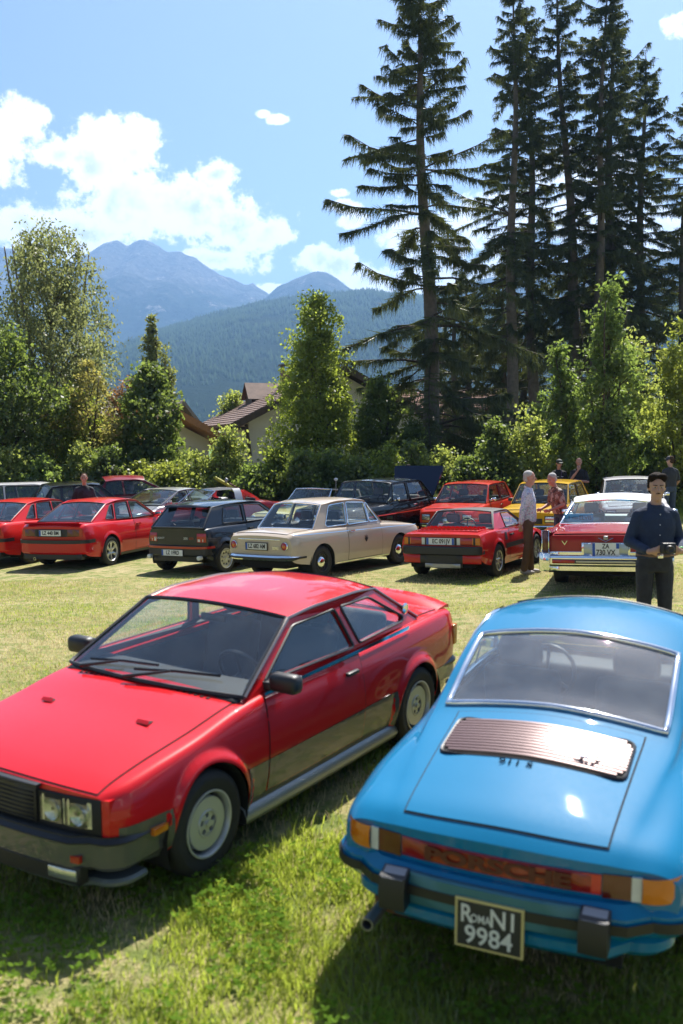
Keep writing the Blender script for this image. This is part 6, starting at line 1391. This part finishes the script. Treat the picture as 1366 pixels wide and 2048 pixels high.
# ================================================================ people
SKIN = pmat('skin', (0.46, 0.27, 0.19), .55, var=.12, scale=12); SKINR = pmat('ruddy_skin', (0.50, 0.25, 0.18), .55, var=.12, scale=12)
def cloth(name, col, var=.18, scale=14, rough=.85): return pmat(name, col, rough, var=var, scale=scale, bump=.9, bscale=9, bdist=.03)
def floral(name, base, spots, scale=26, th=.56):
    m, t, b = principled(name); tcn = t.new('ShaderNodeTexCoord'); c = (*base, 1)
    for i, (col, off) in enumerate(spots):
        mp = t.new('ShaderNodeMapping'); mp.inputs['Location'].default_value = (off, off * 2, off * 3); t.l.new(tcn.outputs['Object'], mp.inputs[0])
        c = t.mixc(t.maprange(t.noise(mp.outputs[0], scale, 3), th, th + .05), c, (*col, 1))
    t.l.new(c, b.inputs['Base Color']); b.inputs['Roughness'].default_value = .85; return m
class Blob:
    """closed shapes that a voxel remesh melts into one continuous skin"""
    def __init__(s): s.m = MB()
    def cap(s, a, b, ra, rb, n=12):
        a, b = Vector(a), Vector(b); d = (b - a); L = max(d.length, 1e-5); d = d / L; pts, rs = [], []
        for k in range(5): q = math.pi / 2 * k / 4; pts.append(a - d * ra * math.cos(q)); rs.append(max(ra * math.sin(q), .001))
        for k in range(5): q = math.pi / 2 * k / 4; pts.append(b + d * rb * math.sin(q)); rs.append(max(rb * math.cos(q), .001))
        s.m.tube(pts, rs, n); return s
    def chain(s, pts, rs, n=12):
        for i in range(len(pts) - 1): s.cap(pts[i], pts[i + 1], rs[i], rs[i + 1], n)
        return s
    def ell(s, c, r, n=14, M=None):
        vs, fs = [], []; m = n // 2 + 1
        for i in range(m + 1):
            for k in range(n):
                th, ph = math.pi * i / m, 2 * math.pi * k / n; v = Vector((r[0] * math.sin(th) * math.cos(ph), r[1] * math.sin(th) * math.sin(ph), r[2] * math.cos(th)))
                v = (M @ v if M else v) + Vector(c); vs.append(v)
        for i in range(m):
            for k in range(n): fs.append((i * n + k, i * n + (k + 1) % n, (i + 1) * n + (k + 1) % n, (i + 1) * n + k))
        s.m.add(vs, fs); return s
    def loft(s, rows, n=20):
        """rows: (cx, cy, z, rx, ry)"""
        vs, fs = [], []; m = len(rows)
        for (cx, cy, z, rx, ry) in rows:
            for k in range(n):
                q = 2 * math.pi * k / n; cq, sq = math.cos(q), math.sin(q); e = .85; vs.append((cx + rx * math.copysign(abs(cq) ** e, cq), cy + ry * math.copysign(abs(sq) ** e, sq), z))
        for i in range(m - 1):
            for k in range(n): fs.append((i * n + k, i * n + (k + 1) % n, (i + 1) * n + (k + 1) % n, (i + 1) * n + k))
        fs += [tuple(range(n))[::-1], tuple((m - 1) * n + k for k in range(n))]; s.m.add(vs, fs); return s
    def build(s, name, mat, parent, vox=.012, smooth=4, **pr):
        o = s.m.build(name, mat, parent, 180, **pr); r = o.modifiers.new('skin', 'REMESH'); r.mode = 'VOXEL'; r.voxel_size = vox; r.use_smooth_shade = True
        if smooth: q = o.modifiers.new('relax', 'SMOOTH'); q.iterations = smooth; q.factor = .5
        return o
def V3(*a): return Vector(a)
def hand(b, wrist, d, palm_n, s=1.0, curl=.5, side=1):
    """wrist point, direction of the fingers, palm normal; five fingers of different length, bent"""
    d = Vector(d).normalized(); pn = Vector(palm_n); pn = (pn - d * pn.dot(d)).normalized(); w = d.cross(pn).normalized() * side; W0 = Vector(wrist)
    b.cap(W0, W0 + d * .045 * s, .026 * s, .034 * s, 8); pc = W0 + d * .06 * s
    for k in range(-1, 2): b.cap(W0 + d * .02 * s + w * .012 * k * s, pc + d * .025 * s + w * .022 * k * s, .017 * s, .015 * s, 8)
    for k, (off, L) in enumerate(((.033, .062), (.011, .075), (-.011, .070), (-.032, .055))):
        p = pc + d * .03 * s + w * off * s; q1 = p + (d * math.cos(curl * .6) + pn * math.sin(curl * .6)) * L * .45 * s; q2 = q1 + (d * math.cos(curl * 1.5) + pn * math.sin(curl * 1.5)) * L * .32 * s; q3 = q2 + (d * math.cos(curl * 2.2) + pn * math.sin(curl * 2.2)) * L * .25 * s
        b.chain([p, q1, q2, q3], [.0095 * s, .009 * s, .0085 * s, .0075 * s], 8)
    t0 = W0 + d * .03 * s + w * .03 * s; t1 = t0 + (d * .6 + w * .7 + pn * .3).normalized() * .038 * s; t2 = t1 + (d * .85 + w * .2 + pn * .45).normalized() * .032 * s; b.chain([t0, t1, t2], [.013 * s, .011 * s, .009 * s], 8)
def person(label, x, y, yaw, H, skin, shirt, trousers, hairm, arms, hair='short', shoe=None, sleeve=1.0, look=(0, 0), lean=0.0, legs=None, belt=None, cap=None, vox=.013, glasses=False, belly=0.0, group=None, tash=False, collar=False, feet=True, extra=None, untuck=False, build=1.0):
    """figure faces local -y. arms: {'L': (elbow, wrist, finger dir, palm normal), 'R': ...}; L is the figure's left (+x)"""
    k = H / 1.78; root = empty('person', (x, y, gz(x, y)), R(yaw), label=label, category='person', group=group)
    root.scale = (k, k, k)
    ln = lambda p: Vector((p[0], p[1] * 1.0 - max(p[2] - .95, 0) * math.tan(lean), p[2] - max(p[2] - .95, 0) * (1 - math.cos(lean))))
    HC_ = ln((0, -.02, 1.655)); Mh = Matrix.Rotation(R(look[0]), 3, 'Z') @ Matrix.Rotation(R(look[1]), 3, 'X')
    hp = lambda *a: HC_ + Mh @ Vector(a)
    b = Blob()
    b.ell(HC_ + Mh @ V3(0, .01, .035), (.080, .096, .090), 16, Mh); b.ell(hp(0, -.020, -.035), (.063, .068, .092), 14, Mh); b.ell(hp(0, -.055, -.098), (.034, .028, .028), 10, Mh)      # skull, face, chin
    b.cap(hp(0, -.088, .012), hp(0, -.112, -.022), .009, .014, 8); b.ell(hp(0, -.085, -.058), (.026, .012, .010), 8, Mh)                                                              # nose, lips
    for s_ in (1, -1):
        b.ell(hp(s_ * .078, .012, -.005), (.012, .02, .032), 8, Mh); b.ell(hp(s_ * .032, -.080, .030), (.024, .010, .008), 8, Mh); b.ell(hp(s_ * .045, -.062, -.02), (.02, .02, .02), 8, Mh)
    b.chain([ln((0, .015, 1.42)), ln((0, .0, 1.50)), hp(0, .01, -.06)], [.062, .054, .052], 12)
    b.loft([(*ln((0, 0, z))[:2], ln((0, 0, z)).z, rx, ry) for z, rx, ry in ((.86, .15, .10), (.98, .15, .105), (1.12, .135, .095), (1.28, .155, .10), (1.40, .15, .085), (1.46, .08, .06))])
    sh = {'L': ln((.172, .0, 1.385)), 'R': ln((-.172, .0, 1.385))}
    for q, s_ in (('L', 1), ('R', -1)):
        e, w, fd, pn = arms[q][:4]; e, w = Vector(e), Vector(w); b.chain([sh[q], e, e.lerp(w, .3), w], [.048, .040, .040, .027], 10); hand(b, w, fd, pn, 1.0, arms[q][4] if len(arms[q]) > 4 else .55, arms[q][5] if len(arms[q]) > 5 else s_)
    lg = legs or {'L': ((.095, 0, .90), (.105, -.015, .50), (.11, .02, .09)), 'R': ((-.095, 0, .90), (-.105, -.015, .50), (-.11, .02, .09))}
    for q in 'LR': b.chain([Vector(p) for p in lg[q]], [.075, .052, .040], 10)
    body = b.build('body', skin, root, vox if vox < .012 else .0095, 2)
    for s_ in (1, -1):      # eyes and brows
        e = Blob().ell(hp(s_ * .031, -.0775, .012), (.0125, .007, .0075), 8, Mh); e.m.build('eye', pmat('eye_white', (.5, .48, .45), .2, var=0), body, 180)
        e = Blob().ell(hp(s_ * .031, -.083, .012), (.0058, .004, .0062), 8, Mh); e.m.build('iris', INK, body, 180)
        Blob().cap(hp(s_ * .016, -.089, .033), hp(s_ * .048, -.080, .035), .0045, .003, 6).m.build('eyebrow', hairm, body, 180)
    if tash: Blob().cap(hp(-.020, -.0915, -.047), hp(0, -.096, -.042), .003, .006, 6).cap(hp(0, -.096, -.042), hp(.020, -.0915, -.047), .006, .003, 6).m.build('moustache', BROWNHAIR, body, 180)
    if hair != 'bald':
        h = Blob()
        if hair == 'short': h.ell(hp(0, .022, .052), (.084, .094, .082), 16, Mh); h.ell(hp(0, .06, -.01), (.07, .055, .07), 12, Mh)
        else:               # fuller, swept back
            h.ell(hp(0, .03, .068), (.088, .094, .082), 16, Mh); h.ell(hp(0, .065, -.01), (.08, .055, .085), 12, Mh)
            for s_ in (1, -1): h.ell(hp(s_ * .075, .02, .03), (.018, .04, .06), 10, Mh); h.ell(hp(s_ * .040, -.045, .118), (.045, .045, .030), 10, Mh); h.ell(hp(s_ * .06, -.03, .10), (.035, .05, .04), 10, Mh)
        h.build('hair', hairm, root, .009, 2)
    if cap:
        c = Blob().ell(hp(0, .0, .055), (.092, .104, .078), 16, Mh); c.build('cap', cap, root, .009, 2)
        Blob().ell(hp(0, -.115, .052), (.072, .065, .010), 14, Mh).m.build('cap_peak', cap, root, 180)
    if glasses:
        g = MB()
        for s_ in (1, -1): g.tube([hp(s_ * .032 + .024 * math.cos(q), -.094, .010 + .018 * math.sin(q)) for q in [i * math.pi / 6 for i in range(12)]], .0028, 4, True); g.tube([hp(s_ * .056, -.094, .012), hp(s_ * .08, .0, .015)], .0028, 4)
        g.build('glasses', STEEL, root, 60)
    # shirt
    t = Blob(); bl = belly; hem = .90 if untuck else .97
    t.loft([(*ln((0, -bl * .5 * f, z))[:2], ln((0, 0, z)).z, rx * build, ry + bl * f) for z, rx, ry, f in ((hem, .172, .125, .7), (1.02, .168, .122, 1), (1.12, .162, .118, .9), (1.26, .178, .122, .4), (1.35, .172, .112, 0), (1.41, .135, .092, 0), (1.455, .085, .075, 0), (1.485, .068, .066, 0))], 24)
    for q, s_ in (('L', 1), ('R', -1)):
        e, w = Vector(arms[q][0]), Vector(arms[q][1]); t.cap(ln((.05 * s_, .01, 1.44)), sh[q], .05, .060, 12)
        if sleeve <= .5: p = sh[q].lerp(e, sleeve * 2); t.chain([sh[q], p], [.061, .060], 12)
        else: p = e.lerp(w, (sleeve - .5) * 2); t.chain([sh[q], e, p], [.061, .055, .044], 12)
    if collar: t.m.tube([ln((.070 * math.cos(a), .066 * math.sin(a) + .0, 1.488 + .022 * math.sin(a))) for a in [i * math.pi / 8 for i in range(16)]], .016, 6, True)
    so_ = t.build('shirt', shirt, root, vox, 3)
    if untuck is not None and collar:
        for z in (1.40, 1.30, 1.20, 1.10): Blob().ell(ln((0, -.122 - bl * .8 * (z < 1.25), z)), (.006, .004, .006), 6).m.build('button', WHITEP, so_, 180)
    # trousers
    t = Blob(); t.loft([(0, 0, .84, .165, .115), (0, 0, .92, .172, .122), (0, -bl * .2, .99, .168, .122), (0, -bl * .2, 1.015, .166, .118)], 22)
    for q in 'LR': a_, n_, f_ = [Vector(p) for p in lg[q]]; t.chain([a_ + Vector((0, 0, -.02)), n_, f_ + Vector((0, 0, .0))], [.094, .070, .062], 12)
    t.build('trousers', trousers, root, vox, 3)
    if belt:
        bo = MB().tube([(.172 * math.cos(a), -bl * .2 + .124 * math.sin(a), 1.0) for a in [i * math.pi / 16 for i in range(32)]], .016, 6, True).build('belt', belt, root, 60); MB().box(-.028, .028, -.15 - bl * .2, -.135 - bl * .2, .978, 1.022, .004).build('belt_buckle', CHROME, bo, 30)
    if feet:
        for q in 'LR':
            f = Vector(lg[q][2]); Blob().ell((f.x, f.y - .06, .035), (.048, .135, .042), 14).ell((f.x, f.y + .01, .065), (.045, .06, .05), 12).build('shoe', shoe or BLACK, root, .012, 2)
    if extra: extra(root, hp, ln)
    return root
DOWN = {'L': ((.235, .02, 1.12), (.245, -.04, .87), (0, -.1, -1), (-1, 0, 0)), 'R': ((-.235, .02, 1.12), (-.245, -.04, .87), (0, -.1, -1), (1, 0, 0))}
NAVYC = cloth('navy_cotton', (.018, .032, .07)); JEANS = cloth('black_denim', (.028, .03, .036), .35); BLACKT = cloth('black_cotton', (.012, .012, .014)); GREYT = cloth('charcoal_cotton', (.03, .033, .042)); BROWN = cloth('brown_twill', (.13, .075, .042)); DARKHAIR = pmat('dark_hair', (.018, .012, .009), .8, spec=.1, var=.3, scale=40, bump=.6, bscale=90); GREYHAIR = pmat('grey_hair', (.50, .48, .46), .8, spec=.1, var=.2, scale=40, bump=.6, bscale=90); BROWNHAIR = pmat('brown_hair', (.06, .035, .02), .8, spec=.1, var=.3, scale=40, bump=.6, bscale=90)
LEATHER = pmat('tan_leather', (.20, .12, .07), .6, var=.2); BLUEJ = cloth('blue_denim', (.05, .075, .13), .3)
def camera_in_hands(root, hp, ln):
    c = MB().box(-.075, .075, -.345, -.275, 1.045, 1.145, .012).build('held_camera', BLACK, root, 30); MB().lathe([(.036, -.345), (.036, -.40), (.03, -.405), (0.001, -.395)], 18, 'y', (0, 0, 1.09)).build('camera_lens', BLACK, c, 50)
    MB().tube([(.222 + .0, -.215, 1.06)] * 1 + [], .03, 6) if False else None
    w = Vector((.155, -.27, 1.055)); e = Vector((.255, .02, 1.13)); d = (e - w).normalized(); p = w + d * .03; u = d.cross(Vector((0, 0, 1))).normalized(); v = u.cross(d)
    MB().tube([p + (u * math.cos(q) + v * math.sin(q)) * .034 for q in [i * math.pi / 8 for i in range(16)]], .009, 6, True).build('wristband', pmat('green_band', (.08, .5, .10), .5), root, 60)
person('young man in a navy shirt holding a small black camera at the right edge', 3.32, 10.65, 4, 1.93, SKIN, NAVYC, JEANS, DARKHAIR, {'L': ((.255, .02, 1.13), (.155, -.27, 1.055), (-.75, -.35, .25), (-.2, .9, .2), .75, 1), 'R': ((-.255, .02, 1.13), (-.155, -.27, 1.055), (.75, -.35, .25), (.2, .9, .2), .75, -1)}, hair='full', sleeve=.92, look=(-12, 6), belt=LEATHER, vox=.009, tash=True, collar=True, build=1.08, extra=camera_in_hands)
FLOR = floral('blue_floral_print', (.62, .62, .68), [((.28, .32, .55), .0), ((.55, .30, .38), 3.0), ((.30, .42, .45), 7.0)], 34, .57)
person('white-haired man in a pale floral shirt and brown trousers beside the red wedge car', 3.36, 18.15, 82, 1.86, SKINR, FLOR, BROWN, GREYHAIR, {'L': ((.235, .05, 1.13), (.225, .02, .88), (0, -.15, -1), (-1, 0, 0)), 'R': ((-.225, .10, 1.13), (-.235, .13, .88), (.1, .0, -1), (1, 0, 0))}, hair='short', sleeve=.95, look=(0, 0), untuck=True, collar=True, belly=.015, shoe=pmat('pale_shoe', (.42, .38, .36), .7),
       legs={'L': ((.095, 0, .90), (.10, -.03, .50), (.105, -.06, .09)), 'R': ((-.095, 0, .90), (-.105, .0, .50), (-.11, .06, .09))})
PATT = floral('brown_patchwork_print', (.17, .105, .07), [((.05, .03, .03), 1.0), ((.42, .34, .28), 4.0), ((.20, .09, .06), 8.0)], 11, .5)
person('grey-haired man in a brown patterned shirt stooping behind the long red saloon', 4.52, 20.75, -68, 1.76, SKINR, PATT, BLUEJ, GREYHAIR, {'L': ((.24, -.12, 1.10), (.17, -.36, 1.0), (-.1, -1, -.2), (-1, 0, 0)), 'R': ((-.24, -.12, 1.10), (-.18, -.36, 1.0), (.1, -1, -.2), (1, 0, 0))}, hair='short', sleeve=.35, look=(0, 14), lean=.30, untuck=True, belly=.03)
STR = floral('black_striped_cotton', (.012, .012, .016), [((.03, .034, .05), 2.0)], 6, .5)
person('man in a black T-shirt standing behind the red fastback saloon', -6.5, 25.5, 12, 1.86, SKIN, STR, BLUEJ, BROWNHAIR, {'L': ((.25, .03, 1.13), (.255, -.02, .88), (0, -.1, -1), (-1, 0, 0)), 'R': ((-.26, .0, 1.13), (-.22, -.20, 1.0), (.2, -.6, -.4), (1, 0, 0))}, hair='short', sleeve=.42, build=1.06)
def print_bar(root, hp, ln): MB().box(-.09, .09, -.128, -.122, 1.285, 1.297).build('chest_print', WHITEP, root, None); MB().tube([(.05, -.10, 1.45), (.03, -.135, 1.25), (.02, -.14, 1.05)], .005, 4).build('lanyard', pmat('lanyard_purple', (.14, .08, .2), .7), root, None)
person('man in a black T-shirt and dark cap beside the bald man', 6.15, 28.6, 6, 1.80, SKINR, BLACKT, BLUEJ, BROWNHAIR, {'L': ((.25, .03, 1.13), (.24, -.05, .88), (0, -.1, -1), (-1, 0, 0)), 'R': ((-.25, .03, 1.13), (-.24, -.05, .88), (0, -.1, -1), (1, 0, 0))}, hair='short', cap=pmat('dark_cap', (.02, .03, .024), .7), sleeve=.42, belly=.03, look=(5, 12), build=1.1, extra=print_bar)
person('bald man in black with one hand at his chin', 6.68, 28.45, -14, 1.82, SKINR, BLACKT, JEANS, GREYHAIR, {'L': ((.25, -.12, 1.13), (.02, -.25, 1.16), (-1, -.1, .1), (0, 1, 0)), 'R': ((-.22, -.15, 1.16), (-.02, -.21, 1.44), (.1, .1, 1), (0, 1, 0))}, hair='bald', sleeve=.42, look=(10, 10), belly=.03, build=1.08)
person('man in a dark shirt and cap seen from behind at the right edge', 8.98, 27.6, 195, 1.84, SKIN, GREYT, BLUEJ, BROWNHAIR, {'L': ((.25, .03, 1.13), (.22, -.10, .90), (0, -.3, -1), (-1, 0, 0)), 'R': ((-.26, .0, 1.13), (-.25, -.16, .95), (0, -.7, -.6), (1, 0, 0))}, hair='short', cap=pmat('navy_cap', (.018, .022, .04), .7), sleeve=.42, look=(25, 5), build=1.08)
person('dark-haired man whose head shows above the raised boot lid', 1.95, 29.6, 0, 1.72, SKINR, BLACKT, BLUEJ, DARKHAIR, DOWN, hair='short', sleeve=.42, look=(0, 18))
# ================================================================ grass
def blades(n, x0, x1, y0, y1, h, w, seed, dens, seg=2):
    rg = np.random.RandomState(seed); u = rg.rand(n); y = y0 + (y1 - y0) * u; half = np.maximum(np.abs(x0), np.abs(x1)); x = x0 + (x1 - x0) * rg.rand(n)
    vis = np.abs(x) < .38 * y + .5; x, y = x[vis], y[vis]; dn = dens(x, y); k = rg.rand(len(x)) < dn; x, y = x[k], y[k]; n = len(x)
    z = ground_z(x, y); hh = h * (.4 + 1.0 * rg.rand(n) ** 1.5) * (.5 + 1.0 * fbm(x * 1.3 + 5, y * 1.3, 3)); a = rg.rand(n) * 6.283; ww = w * (.6 + .8 * rg.rand(n)); ln = hh * (.2 + .7 * rg.rand(n)); b = rg.rand(n) * 6.283
    sx, sy = np.cos(a) * ww, np.sin(a) * ww; lx, ly = np.cos(b) * ln, np.sin(b) * ln
    V = np.stack([np.stack([x - sx, y - sy, z - .01], -1), np.stack([x + sx, y + sy, z - .01], -1), np.stack([x + lx * .35 + sx * .7, y + ly * .35 + sy * .7, z + hh * .6], -1), np.stack([x + lx * .35 - sx * .7, y + ly * .35 - sy * .7, z + hh * .6], -1), np.stack([x + lx, y + ly, z + hh], -1)], 1)
    if seg == 1: return V[:, [0, 1, 4]].reshape(-1, 3), np.arange(3 * n).reshape(n, 3)
    o = (np.arange(n) * 5)[:, None]; F = np.concatenate([o + np.array([[0, 1, 2]]), o + np.array([[0, 2, 3]]), o + np.array([[3, 2, 4]])], 0); return V.reshape(-1, 3), F
GREEN = leafmat('grass_green', (0.17, 0.24, 0.045), .5, var=.45, gl_f=.04, tcol=(.46, .54, .07)); STRAW = leafmat('grass_straw', (0.54, 0.47, 0.27), .4, var=.3, gl_f=.03, tcol=(.64, .55, .29)); CLOV = leafmat('clover_green', (0.10, 0.19, 0.03), .5, var=.35, gl_f=.0, tcol=(.36, .5, .05))
gd = lambda s, lo: (lambda x, y: np.clip((fbm(x * s + 3, y * s + 8, 4) - lo) * 4, .04, 1))
mk('grass', *blades(195000, -3.2, 3.2, 3.3, 8.5, .068, .0038, 1, (lambda x, y: np.clip((fbm(x * 1.3 + 3, y * 1.3 + 8, 4) - .38) * 4, .04, 1) * np.clip((.62 - fbm(x * 1.9 + 31, y * 1.9 + 12, 4)) * 9, .12, 1))), GREEN, None, None, kind='stuff', label='green grass blades round the foreground cars', category='grass')
mk('dry_grass', *blades(110000, -3.4, 3.4, 3.3, 9, .05, .003, 2, gd(.7, .40)), STRAW, None, None, kind='stuff', label='dry straw-coloured grass round the foreground cars', category='grass')
mk('grass', *blades(120000, -8, 8, 8.5, 19, .032, .006, 3, gd(.8, .37), 1), GREEN, None, None, kind='stuff', label='short green grass between the two rows of cars', category='grass')
mk('dry_grass', *blades(170000, -8, 8, 8.5, 19, .03, .006, 4, gd(.6, .32), 1), STRAW, None, None, kind='stuff', label='short dry grass between the two rows of cars', category='grass')
mk('tall_grass', *blades(60000, -13, 13, 27, 33, .30, .012, 6, lambda x, y: np.clip((y - 28) / 4, .05, 1), 1), GREEN, None, None, kind='stuff', label='taller unmown grass at the foot of the bushes', category='grass')
def clover(n, seed):
    rg = np.random.RandomState(seed); x = -2.5 + 4.4 * rg.rand(n); y = 3.3 + 2.6 * rg.rand(n) ** 1.4; k = (fbm(x * 2.3 + 20, y * 2.3, 4) > .48 + .12 * rg.rand(n)); x, y = x[k], y[k]; n = len(x)
    x = np.repeat(x, 3); y = np.repeat(y, 3); z = ground_z(x, y) + np.repeat(.02 + .07 * rg.rand(n), 3); an = np.tile(np.arange(3) * 2.094, n) + np.repeat(rg.rand(n) * 6.28, 3)
    d = unit(np.stack([np.cos(an), np.sin(an), .25 + .5 * rg.rand(3 * n)], -1)); return rhombs(np.stack([x, y, z], -1), d, .009 + .006 * rg.rand(3 * n), .022 + .016 * rg.rand(3 * n), side=unit(np.cross(d, np.array((0, 0, 1.))[None])))
mk('clover', *clover(7000, 9), CLOV, None, None, kind='stuff', label='clover and broad-leaved weeds in the grass at the bottom left', category='weeds')
